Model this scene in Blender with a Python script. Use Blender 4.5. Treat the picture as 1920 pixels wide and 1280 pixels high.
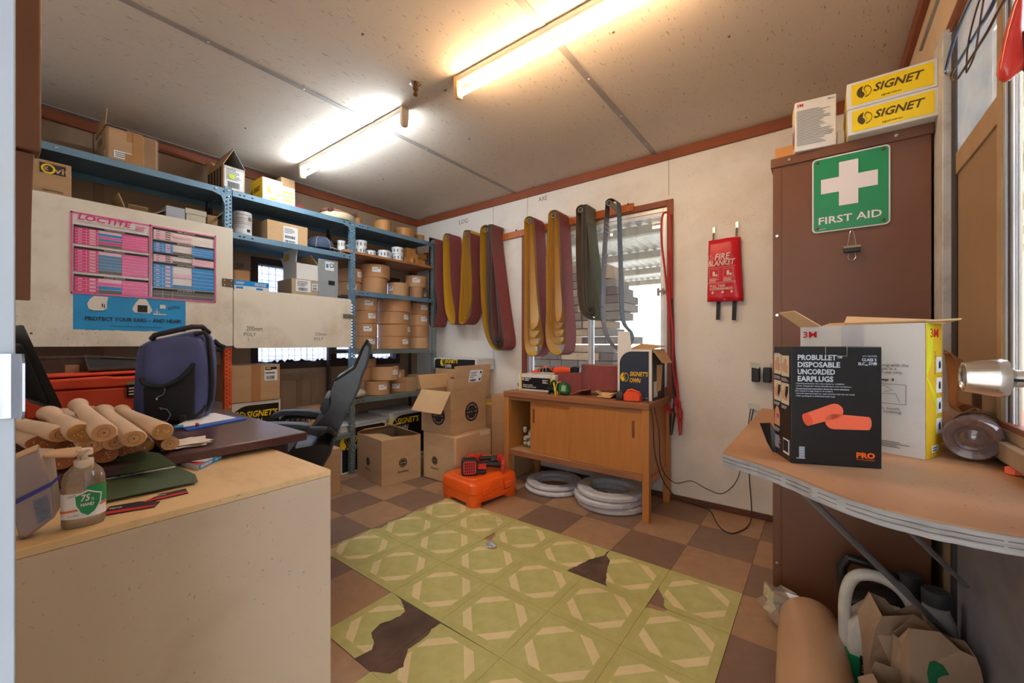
import bpy, math, random
from mathutils import Matrix, Vector
random.seed(7)
PI = math.pi
C = bpy.context.scene.collection
S = bpy.context.scene
for o in list(bpy.data.objects): bpy.data.objects.remove(o)

# ------------------------------------------------------------ camera, sky, exposure
F, YAW, EYE, HY = 760.0, .650, 1.085, 644.0
CC, SS = math.cos(YAW), math.sin(YAW)
cam = bpy.data.objects.new('camera', bpy.data.cameras.new('camera')); C.objects.link(cam)
cam.data.sensor_width = 36; cam.data.lens = 36*F/1920; cam.data.clip_start = .01
cam.data.shift_y = (HY-640)/1920
cam.location = (0, 0, EYE); cam.rotation_euler = (PI/2, 0, YAW)
S.camera = cam
S.view_settings.view_transform = 'Standard'; S.view_settings.look = 'None'
S.view_settings.exposure = 1.0; S.view_settings.gamma = 1.0; S.view_settings.use_curve_mapping = False
w = bpy.data.worlds.new('sky'); S.world = w; w.use_nodes = True
bg = w.node_tree.nodes['Background']; bg.inputs[0].default_value = (.76, .87, 1.0, 1); bg.inputs[1].default_value = 5.2
TUBE_COOL, TUBE_WARM = 40.0, 38.0

def at(px, py, ax, v):
    a = (px-960)/F; b = (HY-py)/F
    r = Vector((a*CC-SS, a*SS+CC, b)); i = 'xyz'.index(ax)
    o = Vector((0, 0, EYE)); return o + r*((v-o[i])/r[i])
def sy(px, X): return at(px, 0, 'x', X).y
def sx(px, Y): return at(px, 0, 'y', Y).x
def fw(x, y): return -x*SS+y*CC
def zz(py, x, y): return EYE+(HY-py)/F*fw(x, y)

# ------------------------------------------------------------ materials
def lin(c): return tuple([((v/255)/12.92 if v/255 <= .04045 else ((v/255+.055)/1.055)**2.4) for v in c])+(1,)
MC = {}
def mat(name, col, rough=.6, metal=0, var=.12, scale=6, dirt=0, dcol=(70, 52, 38), dscale=14, bump=0, bscale=60, stretch=(1, 1, 1), spec=.5, coat=0, spk=0):
    if name in MC: return MC[name]
    m = bpy.data.materials.new(name); m.use_nodes = True; t = m.node_tree; n = t.nodes; L = t.links.new
    p = n['Principled BSDF']; p.inputs['Roughness'].default_value = rough; p.inputs['Metallic'].default_value = metal
    p.inputs['Specular IOR Level'].default_value = spec; p.inputs['Coat Weight'].default_value = coat
    c = lin(col)
    tc = n.new('ShaderNodeTexCoord'); mp = n.new('ShaderNodeMapping'); mp.inputs['Scale'].default_value = stretch; L(tc.outputs['Object'], mp.inputs[0])
    nz = n.new('ShaderNodeTexNoise'); nz.inputs['Scale'].default_value = scale; nz.inputs['Detail'].default_value = 6; L(mp.outputs[0], nz.inputs[0])
    mx = n.new('ShaderNodeMix'); mx.data_type = 'RGBA'
    mx.inputs[6].default_value = tuple(x*(1-var) for x in c[:3])+(1,); mx.inputs[7].default_value = tuple(min(1, x*(1+var)) for x in c[:3])+(1,)
    cr = n.new('ShaderNodeMapRange'); cr.inputs[1].default_value = .3; cr.inputs[2].default_value = .7; L(nz.outputs[0], cr.inputs[0]); L(cr.outputs[0], mx.inputs[0])
    out = mx.outputs[2]
    if dirt:
        n2 = n.new('ShaderNodeTexNoise'); n2.inputs['Scale'].default_value = dscale; n2.inputs['Detail'].default_value = 9; n2.inputs['Roughness'].default_value = .65; L(mp.outputs[0], n2.inputs[0])
        r2 = n.new('ShaderNodeMapRange'); r2.inputs[1].default_value = .5; r2.inputs[2].default_value = .78; r2.inputs[4].default_value = dirt; L(n2.outputs[0], r2.inputs[0])
        m2 = n.new('ShaderNodeMix'); m2.data_type = 'RGBA'; L(r2.outputs[0], m2.inputs[0]); L(out, m2.inputs[6]); m2.inputs[7].default_value = lin(dcol); out = m2.outputs[2]
    if spk:
        n4 = n.new('ShaderNodeTexNoise'); n4.inputs['Scale'].default_value = 120; n4.inputs['Detail'].default_value = 3; L(tc.outputs['Object'], n4.inputs[0])
        n5 = n.new('ShaderNodeTexNoise'); n5.inputs['Scale'].default_value = 1.7; n5.inputs['Detail'].default_value = 4; L(tc.outputs['Object'], n5.inputs[0])
        ad = n.new('ShaderNodeMath'); ad.operation = 'MULTIPLY_ADD'; ad.inputs[1].default_value = .35; L(n5.outputs[0], ad.inputs[0]); L(n4.outputs[0], ad.inputs[2])
        r4 = n.new('ShaderNodeMapRange'); r4.inputs[1].default_value = .86; r4.inputs[2].default_value = .93; r4.inputs[4].default_value = spk; L(ad.outputs[0], r4.inputs[0])
        m4 = n.new('ShaderNodeMix'); m4.data_type = 'RGBA'; L(r4.outputs[0], m4.inputs[0]); L(out, m4.inputs[6]); m4.inputs[7].default_value = lin((74, 52, 40)); out = m4.outputs[2]
    L(out, p.inputs['Base Color'])
    if bump:
        b = n.new('ShaderNodeBump'); b.inputs['Strength'].default_value = bump; b.inputs['Distance'].default_value = .002
        n3 = n.new('ShaderNodeTexNoise'); n3.inputs['Scale'].default_value = bscale; n3.inputs['Detail'].default_value = 4; L(mp.outputs[0], n3.inputs[0]); L(n3.outputs[0], b.inputs['Height']); L(b.outputs[0], p.inputs['Normal'])
    MC[name] = m; return m
def emis(name, col, st):
    m = bpy.data.materials.new(name); m.use_nodes = True; p = m.node_tree.nodes['Principled BSDF']
    p.inputs['Emission Color'].default_value = col+(1,); p.inputs['Emission Strength'].default_value = st; MC[name] = m; return m
def glassy(name, tint=(1, 1, 1), refl=.10, rough=.02, haze=0, hcol=(200, 190, 175)):
    if name in MC: return MC[name]
    m = bpy.data.materials.new(name); m.use_nodes = True; t = m.node_tree; n = t.nodes; L = t.links.new
    for x in list(n):
        if x.type != 'OUTPUT_MATERIAL': n.remove(x)
    o = n[0]; tr = n.new('ShaderNodeBsdfTransparent'); tr.inputs[0].default_value = tint+(1,)
    gl = n.new('ShaderNodeBsdfGlossy'); gl.inputs['Roughness'].default_value = rough
    lw = n.new('ShaderNodeLayerWeight'); lw.inputs[0].default_value = .35
    mr = n.new('ShaderNodeMapRange'); mr.inputs[3].default_value = refl*.5; mr.inputs[4].default_value = min(1, refl*4); L(lw.outputs['Fresnel'], mr.inputs[0])
    ms = n.new('ShaderNodeMixShader'); L(mr.outputs[0], ms.inputs[0]); L(tr.outputs[0], ms.inputs[1]); L(gl.outputs[0], ms.inputs[2]); out = ms.outputs[0]
    if haze:
        df = n.new('ShaderNodeBsdfDiffuse'); df.inputs[0].default_value = lin(hcol)
        tc = n.new('ShaderNodeTexCoord'); nz = n.new('ShaderNodeTexNoise'); nz.inputs['Scale'].default_value = 5; nz.inputs['Detail'].default_value = 8; L(tc.outputs['Object'], nz.inputs[0])
        r = n.new('ShaderNodeMapRange'); r.inputs[1].default_value = .3; r.inputs[2].default_value = .75; r.inputs[3].default_value = haze*.5; r.inputs[4].default_value = haze*1.4; L(nz.outputs[0], r.inputs[0])
        m2 = n.new('ShaderNodeMixShader'); L(r.outputs[0], m2.inputs[0]); L(out, m2.inputs[1]); L(df.outputs[0], m2.inputs[2]); out = m2.outputs[0]
    L(out, o.inputs[0]); MC[name] = m; return m

CARD = mat('cardboard', (190, 152, 112), .8, var=.07, scale=5, dirt=.18, dcol=(120, 88, 60), bump=.15, bscale=90, stretch=(1, 1, 3))
CARD2 = mat('cardboard_pale', (206, 168, 124), .8, var=.06, dirt=.2, dcol=(130, 100, 72))
CARDIN = mat('cardboard_inner', (205, 165, 118), .85, var=.05)
CARDO = mat('cardboard_orange', (192, 134, 74), .55, var=.08)
KRAFT = mat('kraft_paper', (190, 142, 98), .6, var=.06, scale=3, dirt=.1, dcol=(140, 100, 66), bump=.1, bscale=30)
KRAFT2 = mat('kraft_paper_light', (204, 160, 116), .6, var=.06, scale=3)
TAPE = mat('packing_tape', (176, 128, 82), .25, var=.05)
WHITE = mat('white_card', (228, 226, 222), .6, var=.05, dirt=.15, dcol=(150, 130, 108))
LABEL = mat('label_paper', (236, 236, 238), .55, var=.02)
INK = mat('ink_black', (28, 27, 28), .6, var=.1)
INKG = mat('ink_grey', (110, 108, 106), .6, var=.1)
INKB = mat('ink_navy', (30, 34, 52), .6, var=.1)
YEL = mat('print_yellow', (250, 214, 20), .5, var=.03)
RED3 = mat('print_red', (214, 24, 42), .5, var=.03)
BLACKC = mat('black_card', (26, 26, 28), .38, var=.15)
NAVY = mat('navy_card', (44, 56, 78), .5, var=.1)
STEELB = mat('blue_grey_steel', (112, 146, 170), .45, .25, var=.12, dirt=.3, dcol=(70, 84, 92))
STEELG = mat('grey_green_steel', (120, 134, 132), .5, .3, var=.15, dirt=.4, dcol=(66, 60, 52))
STEELD = mat('dark_rusty_steel', (70, 58, 52), .6, .3, var=.2, dirt=.4)
ORP = mat('orange_steel', (226, 84, 30), .5, .1, var=.08, dirt=.25)
ALU = mat('aluminium', (214, 216, 220), .35, .6, var=.05, dirt=.15)
CHROME = mat('satin_chrome', (225, 222, 220), .22, 1, var=.05, bump=.05, bscale=200)
BRN = mat('brown_painted_steel', (120, 76, 52), .42, .1, var=.06, scale=2, dirt=.12, dcol=(60, 40, 30), dscale=8, bump=.12, bscale=180)
TRIM = mat('brown_trim_paint', (142, 74, 44), .5, var=.1, dirt=.2)
WOODR = mat('orange_wood', (190, 104, 48), .4, var=.22, scale=5, stretch=(9, 9, 1), dirt=.15, dcol=(110, 60, 30))
WOODX = mat('teak_veneer', (190, 124, 66), .4, var=.08, scale=7, stretch=(7, 7, .6), bump=.05)
WOODT = mat('teak_top', (160, 104, 70), .5, var=.16, scale=7, stretch=(.6, 7, 7), dirt=.2, dcol=(120, 90, 74))
MAROON = mat('maroon_abrasive', (140, 70, 68), .85, var=.1, scale=30, bump=.4, bscale=900)
BACKY = mat('yellow_belt_backing', (214, 164, 36), .6, var=.1, scale=12, stretch=(1, 1, .2))
BLK = mat('black_plastic', (30, 31, 34), .4, var=.15)
RUB = mat('black_rubber', (36, 36, 38), .65, var=.15)

# ------------------------------------------------------------ mesh helpers
class MB:
    def __init__(s): s.v = []; s.f = []; s.M = Matrix()
    def add(s, vs, fs):
        b = len(s.v); s.v += [tuple(s.M @ Vector(p)) for p in vs]; s.f += [tuple(i+b for i in q) for q in fs]; return s
    def box(s, x0, y0, z0, x1, y1, z1):
        return s.add([(x0, y0, z0), (x1, y0, z0), (x1, y1, z0), (x0, y1, z0), (x0, y0, z1), (x1, y0, z1), (x1, y1, z1), (x0, y1, z1)],
                     [(3, 2, 1, 0), (4, 5, 6, 7), (0, 1, 5, 4), (1, 2, 6, 5), (2, 3, 7, 6), (3, 0, 4, 7)])
    def slab(s, pts, t):
        P = [Vector(p) for p in pts]; n = len(P); nn = Vector((0, 0, 0))
        for i in range(n): nn += P[i].cross(P[(i+1) % n])
        nn.normalize(); d = nn*t
        return s.add(P+[p+d for p in P], [tuple(reversed(range(n))), tuple(range(n, 2*n))]+[(i, (i+1) % n, n+(i+1) % n, n+i) for i in range(n)])
    def prism(s, poly, y0, y1):      # poly in (x,z), extruded along y
        n = len(poly)
        return s.add([(x, y0, z) for x, z in poly]+[(x, y1, z) for x, z in poly],
                     [tuple(range(n)), tuple(reversed(range(n, 2*n)))]+[((i+1) % n, i, n+i, n+(i+1) % n) for i in range(n)])
    def prismz(s, poly, z0, z1):
        n = len(poly)
        return s.add([(x, y, z0) for x, y in poly]+[(x, y, z1) for x, y in poly],
                     [tuple(reversed(range(n))), tuple(range(n, 2*n))]+[(i, (i+1) % n, n+(i+1) % n, n+i) for i in range(n)])
    def loft(s, rings, closed=True, caps=True):
        n = len(rings[0]); vs = [p for r in rings for p in r]; fs = []
        for j in range(len(rings)-1):
            for i in range(n if closed else n-1):
                a, b = j*n+i, j*n+(i+1) % n; fs.append((a, b, b+n, a+n))
        if caps: fs += [tuple(reversed(range(n))), tuple(range((len(rings)-1)*n, len(rings)*n))]
        return s.add(vs, fs)
    def lathe(s, prof, n=24, sx=1, sy=1, caps=True, closedprof=False):   # prof (r,z)
        rings = [[(r*sx*math.cos(2*PI*i/n), r*sy*math.sin(2*PI*i/n), z) for i in range(n)] for r, z in prof]
        if closedprof: rings.append(rings[0]); caps = False
        return s.loft(rings, True, caps)
    def tube(s, pts, r, n=8, closed=False, rr=None):
        P = [Vector(p) for p in pts]; m = len(P); rings = []; up = Vector((0, 0, 1)); prev = None
        for i in range(m):
            a = P[(i-1) % m] if (closed or i) else P[i]; b = P[(i+1) % m] if (closed or i < m-1) else P[i]
            t = (b-a).normalized()
            if prev is None:
                u = t.cross(up if abs(t.z) < .9 else Vector((1, 0, 0))).normalized()
            else: u = (prev-t*prev.dot(t)).normalized()
            prev = u; v = t.cross(u); R = rr[i] if rr else r
            rings.append([P[i]+u*R*math.cos(2*PI*k/n)+v*R*math.sin(2*PI*k/n) for k in range(n)])
        if closed: rings.append(rings[0])
        return s.loft(rings, True, not closed)
    def puff(s, poly, wdt, rnd=.3, n=8, y0=0):   # padded body: profile (x,z), width along y
        cx = sum(p[0] for p in poly)/len(poly); cz = sum(p[1] for p in poly)/len(poly); rings = []
        for j in range(n+1):
            t = -1+2*j/n; t = math.sin(t*PI/2); k = 1-rnd*(1-math.sqrt(max(0, 1-abs(t)**3)))
            rings.append([(cx+(x-cx)*k, y0+t*wdt/2, cz+(z-cz)*k) for x, z in poly])
        return s.loft(rings)
    def ribbon(s, pts, y0, y1, t):   # strip following pts (x,z), width y0..y1, thickness t
        P = [Vector((a, b)) for a, b in pts]; m = len(P); outer = []
        for i in range(m):
            d = (P[min(i+1, m-1)]-P[max(i-1, 0)]).normalized(); outer.append(P[i]+Vector((-d.y, d.x))*t)
        vs = [(p.x, y0, p.y) for p in P]+[(p.x, y1, p.y) for p in P]+[(p.x, y0, p.y) for p in outer]+[(p.x, y1, p.y) for p in outer]; fs = []
        for i in range(m-1):
            fs += [(i, i+1, m+i+1, m+i), (2*m+i, 3*m+i, 3*m+i+1, 2*m+i+1), (i, 2*m+i, 2*m+i+1, i+1), (m+i, m+i+1, 3*m+i+1, 3*m+i)]
        fs += [(0, m, 3*m, 2*m), (m-1, 3*m-1, 4*m-1, 2*m-1)]
        return s.add(vs, fs)
    def build(s, name, m, parent=None, loc=(0, 0, 0), rot=(0, 0, 0), bevel=0, smooth=False, sub=0, seg=2):
        me = bpy.data.meshes.new(name); me.from_pydata(s.v, [], s.f); me.update()
        if m: me.materials.append(m)
        return link(name, me, parent, loc, rot, bevel, smooth, sub, seg)
def link(name, me, parent=None, loc=(0, 0, 0), rot=(0, 0, 0), bevel=0, smooth=False, sub=0, seg=2):
    o = bpy.data.objects.new(name, me); C.objects.link(o); o.parent = parent; o.location = loc; o.rotation_euler = rot
    if bevel:
        b = o.modifiers.new('b', 'BEVEL'); b.width = bevel; b.segments = seg; b.limit_method = 'ANGLE'; b.angle_limit = .7
    if sub:
        b = o.modifiers.new('s', 'SUBSURF'); b.levels = b.render_levels = sub
    if smooth or bevel:
        me.shade_smooth()
        try: me.set_sharp_from_angle(angle=.7)
        except Exception: pass
    return o
def box(name, m, parent, x0, y0, z0, x1, y1, z1, bevel=0, **k): return MB().box(x0, y0, z0, x1, y1, z1).build(name, m, parent, bevel=bevel, **k)
def thing(name, label, cat, loc=(0, 0, 0), rz=0, group=None):
    o = bpy.data.objects.new(name, None); C.objects.link(o); o.location = loc; o.rotation_euler = (0, 0, rz); o.empty_display_size = .05
    o['label'] = label; o['category'] = cat
    if group: o['group'] = group
    return o
def tag(o, label, cat, group=None):
    o['label'] = label; o['category'] = cat
    if group: o['group'] = group
    return o
def struct(o): o['kind'] = 'structure'; return o
def dup(root, loc=None, rz=None, label=None):
    r = root.copy(); C.objects.link(r)
    if loc is not None: r.location = loc
    if rz is not None: r.rotation_euler = (0, 0, rz)
    if label: r['label'] = label
    for ch in list(root.children):
        c = ch.copy(); C.objects.link(c); c.parent = r
        for g in list(ch.children):
            d = g.copy(); C.objects.link(d); d.parent = c
    return r
# a face = (origin, right, up) in the parent's space
def face(o, r, u): return (Vector(o), Vector(r).normalized(), Vector(u).normalized())
def fpt(f, a, b, e=0): return f[0]+f[1]*a+f[2]*b+f[1].cross(f[2])*e
def decal(name, m, parent, f, a, b, wd, ht, e=.0008, t=.0005, poly=None, label=None):
    q = poly or [(0, 0), (1, 0), (1, 1), (0, 1)]
    o = MB().slab([fpt(f, a+wd*x, b+ht*y, e) for x, y in q], t).build(name, m, parent)
    if label: o['label'] = label
    return o
def bars(name, m, parent, f, rects, e=.0016, t=.0003):   # printed bars joined in one mesh
    b = MB()
    for a, c, wd, ht in rects: b.slab([fpt(f, a, c, e), fpt(f, a+wd, c, e), fpt(f, a+wd, c+ht, e), fpt(f, a, c+ht, e)], t)
    o = b.build(name, m, parent)
    if len(rects) > 1: o['kind'] = 'stuff'
    return o
def lines(m, parent, f, a, b, wd, ht, n, e=.0016, name='fine_print', fill=.45):
    r = []; dy = ht/n
    for i in range(n): r.append((a, b+ht-dy*(i+1)+dy*.25, wd*random.uniform(.6, 1), dy*fill))
    return bars(name, m, parent, f, r, e)
def barcode(m, parent, f, a, b, wd, ht, e=.0016):
    r = []; x = 0
    while x < wd*.96:
        k = random.choice([1, 1, 2, 3])*wd/60; r.append((a+x, b, k, ht)); x += k+random.choice([1, 1, 2])*wd/60
    return bars('barcode', m, parent, f, r, e)
def txt(s, f, a, b, wd, ht, m, parent, name='lettering', shear=0, bold=0, e=.0016, ang=0, t=.0002):
    cu = bpy.data.curves.new('t', 'FONT'); cu.body = s; cu.shear = shear; cu.offset = bold; cu.extrude = t; cu.resolution_u = 2; cu.space_line = .85
    ob = bpy.data.objects.new('t', cu); C.objects.link(ob); bpy.context.view_layer.update()
    me = bpy.data.meshes.new_from_object(ob.evaluated_get(bpy.context.evaluated_depsgraph_get()))
    bpy.data.objects.remove(ob); bpy.data.curves.remove(cu)
    xs = [v.co.x for v in me.vertices]; ys = [v.co.y for v in me.vertices]
    x0, x1, y0, y1 = min(xs), max(xs), min(ys), max(ys); kx = wd/(x1-x0); ky = ht/(y1-y0) if ht else kx
    ca, sa = math.cos(ang), math.sin(ang)
    for v in me.vertices:
        x, y, z = (v.co.x-x0)*kx, (v.co.y-y0)*ky, v.co.z
        v.co = fpt(f, a+x*ca-y*sa, b+x*sa+y*ca, e+t+z)
    me.name = name; me.materials.clear(); me.materials.append(m)
    return link(name, me, parent)
def arcpoly(cx, cy, r, a0, a1, n=12): return [(cx+r*math.cos(a0+(a1-a0)*i/n), cy+r*math.sin(a0+(a1-a0)*i/n)) for i in range(n+1)]
def ringmark(m, parent, f, cx, cy, r, word=None, rw=.28, name='round_logo', bar=True, wm=None):
    b = MB(); n = 28
    for i in range(n):
        p = [(r*math.cos(2*PI*k/n), r*math.sin(2*PI*k/n)) for k in (i, i+1)]
        q = [(x*(1-rw), y*(1-rw)) for x, y in p]
        b.slab([fpt(f, cx+x, cy+y, .001) for x, y in (q[0], p[0], p[1], q[1])], .0003)
    if bar:
        h = r*.36
        for s in (-1, 1):
            b.slab([fpt(f, cx+x, cy+y, .0013) for x, y in ((-r*.95, s*h/2-.003*r/.03), (r*.95, s*h/2-.003*r/.03), (r*.95, s*h/2+.003*r/.03), (-r*.95, s*h/2+.003*r/.03))], .0003)
        for s in (-1, 1):
            b.slab([fpt(f, cx+x, cy+s*y, .0013) for x, y in ([(-r*.62, h*.8), (r*.62, h*.8), (r*.35, r*.66), (-r*.35, r*.66)] if s > 0 else [(-r*.35, r*.66), (r*.35, r*.66), (r*.62, h*.8), (-r*.62, h*.8)])], .0003)
    o = b.build(name, m, parent)
    if word: txt(word, f, cx-r*.85, cy-r*.12, r*1.7, r*.26, m, parent, bold=.01)
    return o
def swirl(parent, f, cx, cy, r, m1, m2=None):
    # two interlocking comma shapes: left one solid, right one outlined
    L = arcpoly(0, 0, r, PI*.5, PI*1.45, 14)
    inner = [(r*-.05, -r*.9), (r*.22, -r*.55), (r*.1, -r*.15), (-r*.2, r*.15), (-r*.15, r*.6)]
    a = MB().slab([fpt(f, cx+x*.85-r*.1, cy+y, .0012) for x, y in L+inner], .0003)
    a.build('comma_logo', m1, parent)
    R = [(-x, -y) for x, y in L+inner]; b = MB(); n = len(R)
    mid = (sum(x for x, y in R)/n, sum(y for x, y in R)/n)
    for i in range(n):
        p, q = R[i], R[(i+1) % n]; pi = (p[0]+(mid[0]-p[0])*.2, p[1]+(mid[1]-p[1])*.2); qi = (q[0]+(mid[0]-q[0])*.2, q[1]+(mid[1]-q[1])*.2)
        b.slab([fpt(f, cx+x*.85+r*.1, cy+y, .0012) for x, y in (p, q, qi, pi)], .0003)
    b.build('comma_logo_outline', m2 or m1, parent)

class Carton:
    # local frame: front face looks to -y, origin at the bottom centre
    def __init__(s, name, label, cat, loc, rz, wd, d, h, m=CARD, group=None, open_=False, bevel=.003, tape=None, seam=True, inner=CARDIN):
        s.t = thing(name, label, cat, loc, rz, group); s.w, s.d, s.h = wd, d, h
        if open_:
            t = .004; b = MB(); b.box(-wd/2, -d/2, 0, wd/2, d/2, t)
            b.box(-wd/2, -d/2, t, wd/2, -d/2+t, h).box(-wd/2, d/2-t, t, wd/2, d/2, h).box(-wd/2, -d/2+t, t, -wd/2+t, d/2-t, h).box(wd/2-t, -d/2+t, t, wd/2, d/2-t, h)
            b.build('body', m, s.t)
        else:
            MB().box(-wd/2, -d/2, 0, wd/2, d/2, h).build('body', m, s.t, bevel=bevel)
        s.front = face((-wd/2, -d/2, 0), (1, 0, 0), (0, 0, 1)); s.right = face((wd/2, -d/2, 0), (0, 1, 0), (0, 0, 1))
        s.left = face((-wd/2, d/2, 0), (0, -1, 0), (0, 0, 1)); s.top = face((-wd/2, -d/2, h), (1, 0, 0), (0, 1, 0)); s.m = m
        if tape: s.tape(tape)
    def tape(s, k):
        tw = .05
        if k == 'x':    # along x on top, down the two ends
            b = MB().box(-s.w/2-.0006, -tw/2, s.h-.06, s.w/2+.0006, tw/2, s.h+.0008); b.build('packing_tape', TAPE, s.t)
        if k == 'y':
            b = MB().box(-tw/2, -s.d/2-.0006, s.h-.06, tw/2, s.d/2+.0006, s.h+.0008); b.build('packing_tape', TAPE, s.t)
        if k == 'v': MB().box(-tw/2, -s.d/2-.0007, 0, tw/2, -s.d/2+.01, s.h).build('packing_tape', TAPE, s.t)
    def flap(s, side, ln, ang, m=None, name='flap', taper=.0):
        # ang 0 = flat over the top, pi/2 = straight up, pi = folded out level
        t = .004; w2, d2, h = s.w/2, s.d/2, s.h
        A, B, o = {'front': ((-w2, -d2), (w2, -d2), (0, -1)), 'back': ((w2, d2), (-w2, d2), (0, 1)), 'left': ((-w2, d2), (-w2, -d2), (-1, 0)), 'right': ((w2, -d2), (w2, d2), (1, 0))}[side]
        d = Vector((-o[0]*math.cos(ang), -o[1]*math.cos(ang), math.sin(ang)))*ln
        a, b = Vector((A[0], A[1], h+.001)), Vector((B[0], B[1], h+.001)); e = (b-a)*taper
        MB().slab([a, b, b+d-e, a+d+e], t).build(name, m or s.m, s.t)
    def sticker(s, f, a, b, wd, ht, code=True, n=4, m=LABEL, name='shipping_label'):
        o = decal(name, m, s.t, f, a, b, wd, ht)
        if n: lines(INKG, o, f, a+wd*.08, b+ht*(.42 if code else .1), wd*.8, ht*(.5 if code else .8), n)
        if code: barcode(INK, o, f, a+wd*.15, b+ht*.08, wd*.65, ht*.26)
        return o

# ============================================================ STRUCTURE
XL, XR, YB, ZC = -3.55, .33, 2.935, 2.435
G0X, G0Y, T = -1.182, 1.088, .305
SUBF = mat('bare_floor', (112, 86, 68), .75, var=.35, scale=9, dirt=.75, dcol=(48, 40, 38), dscale=7)
TILEL = mat('tan_floor_tile', (172, 136, 104), .45, var=.14, scale=7, dirt=.45, dcol=(96, 70, 54), dscale=5, stretch=(1, 1, 1), spk=.7)
TILED = mat('dark_floor_tile', (134, 106, 88), .45, var=.14, scale=7, dirt=.4, dcol=(72, 54, 46), dscale=5)
fl = struct(box('floor', SUBF, None, XL-.1, -.12, -.08, XR+.1, YB+.1, -.004))
meT = [None, None]
for i, mm in enumerate((TILEL, TILED)):
    e = T/2-.0007; b = MB().box(-e, -e, -.003, e, e, 0); me = bpy.data.meshes.new('floor_tile'); me.from_pydata(b.v, [], b.f); me.materials.append(mm); meT[i] = me
for k in range(-8, 5):
    for m in range(-4, 7):
        x, y = G0X+(k+.5)*T, G0Y+(m+.5)*T
        if x < XL+.1 or x > XR or y < -.12 or y > YB+.02: continue
        o = link('floor_tile', meT[1 if (k+m) % 2 == 0 else 0], fl, (x, y, random.uniform(-.0004, .0004)), (0, 0, random.choice([0, PI/2, PI, -PI/2])))
def green_mat():
    m = bpy.data.materials.new('green_vinyl'); m.use_nodes = True; t = m.node_tree; n = t.nodes; L = t.links.new; p = n['Principled BSDF']
    tc = n.new('ShaderNodeTexCoord'); se = n.new('ShaderNodeSeparateXYZ'); L(tc.outputs['Object'], se.inputs[0])
    def M(op, a, b=None):
        k = n.new('ShaderNodeMath'); k.operation = op
        for i, v in enumerate((a, b)):
            if v is None: continue
            if isinstance(v, (int, float)): k.inputs[i].default_value = v
            else: L(v, k.inputs[i])
        return k.outputs[0]
    ax = M('DIVIDE', M('ABSOLUTE', se.outputs[0]), T/2); ay = M('DIVIDE', M('ABSOLUTE', se.outputs[1]), T/2)
    s = M('ADD', ax, ay); mx = M('MAXIMUM', ax, ay)
    bar = M('MULTIPLY', M('MULTIPLY', M('GREATER_THAN', s, .84), M('LESS_THAN', s, 1.16)), M('LESS_THAN', mx, .77))
    rim = M('GREATER_THAN', mx, .79)
    strip = M('MULTIPLY', M('GREATER_THAN', s, .82), M('LESS_THAN', s, 1.20))
    nz = n.new('ShaderNodeTexNoise'); nz.inputs['Scale'].default_value = 16; nz.inputs['Detail'].default_value = 8; L(tc.outputs['Object'], nz.inputs[0])
    oi = n.new('ShaderNodeObjectInfo'); ge = n.new('ShaderNodeNewGeometry')
    n2 = n.new('ShaderNodeTexNoise'); n2.inputs['Scale'].default_value = 2.2; n2.inputs['Detail'].default_value = 7; L(ge.outputs['Position'], n2.inputs[0])
    def mix(f, a, b):
        k = n.new('ShaderNodeMix'); k.data_type = 'RGBA'
        for i, v in ((0, f), (6, a), (7, b)):
            if isinstance(v, tuple): k.inputs[i].default_value = v
            elif isinstance(v, (int, float)): k.inputs[i].default_value = v
            else: L(v, k.inputs[i])
        return k.outputs[2]
    def rng(v, a, b, c, d):
        k = n.new('ShaderNodeMapRange'); L(v, k.inputs[0])
        for i, q in enumerate((a, b, c, d)): k.inputs[i+1].default_value = q
        return k.outputs[0]
    base = mix(rng(nz.outputs[0], .35, .65, 0, 1), lin((188, 187, 116)), lin((203, 199, 132)))
    base = mix(M('MULTIPLY', rim, .3), base, lin((182, 172, 104)))
    cream = mix(rng(nz.outputs[0], .3, .7, 0, 1), lin((230, 212, 162)), lin((238, 224, 182)))
    col = mix(bar, base, cream)
    vn = n.new('ShaderNodeTexNoise'); vn.inputs['Scale'].default_value = 34; vn.inputs['Detail'].default_value = 2; vn.inputs['Distortion'].default_value = 1.5; L(ge.outputs['Position'], vn.inputs[0])
    vein = M('LESS_THAN', M('ABSOLUTE', M('SUBTRACT', vn.outputs[0], .5)), .006)
    col = mix(M('MULTIPLY', vein, .4), col, lin((212, 208, 160)))
    col = mix(rng(n2.outputs[0], .5, .8, 0, .35), col, lin((150, 126, 72)))
    col = mix(rng(nz.outputs[0], .66, .74, 0, .3), col, lin((110, 92, 60)))
    L(col, p.inputs['Base Color']); p.inputs['Roughness'].default_value = .36
    L(rng(n2.outputs[0], .35, .65, .26, .5), p.inputs['Roughness'])
    return m
GREEN = green_mat()
def pw(pts, z=.002): return [tuple(at(x, y, 'z', z)[:2]) for x, y in pts]
def jag(pts, amp=.004):
    out = []
    for a, b in zip(pts[:-1], pts[1:]):
        out.append(a); L_ = math.dist(a, b); k = int(L_/.012)
        for i in range(1, k):
            q = i/k; out.append((a[0]+(b[0]-a[0])*q+random.uniform(-amp, amp), a[1]+(b[1]-a[1])*q+random.uniform(-amp, amp)))
    return out+[pts[-1]]
def Z(X, Y, x0, y0, s): return (x0+X/s, y0+Y/s)
def gtile(k, m, poly=None):
    cx, cy = G0X+(k+.5)*T, G0Y+(m+.5)*T; e = T/2-.0006
    P = [(x-cx, y-cy) for x, y in poly] if poly else [(-e, -e), (e, -e), (e, e), (-e, e)]
    if poly: P = [(max(-e, min(e, x)), max(-e, min(e, y))) for x, y in P]
    b = MB(); n = len(P)
    b.prismz(P, -.0002, .0025)
    return b.build('vinyl_tile', GREEN, fl, (cx, cy, 0))
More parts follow.
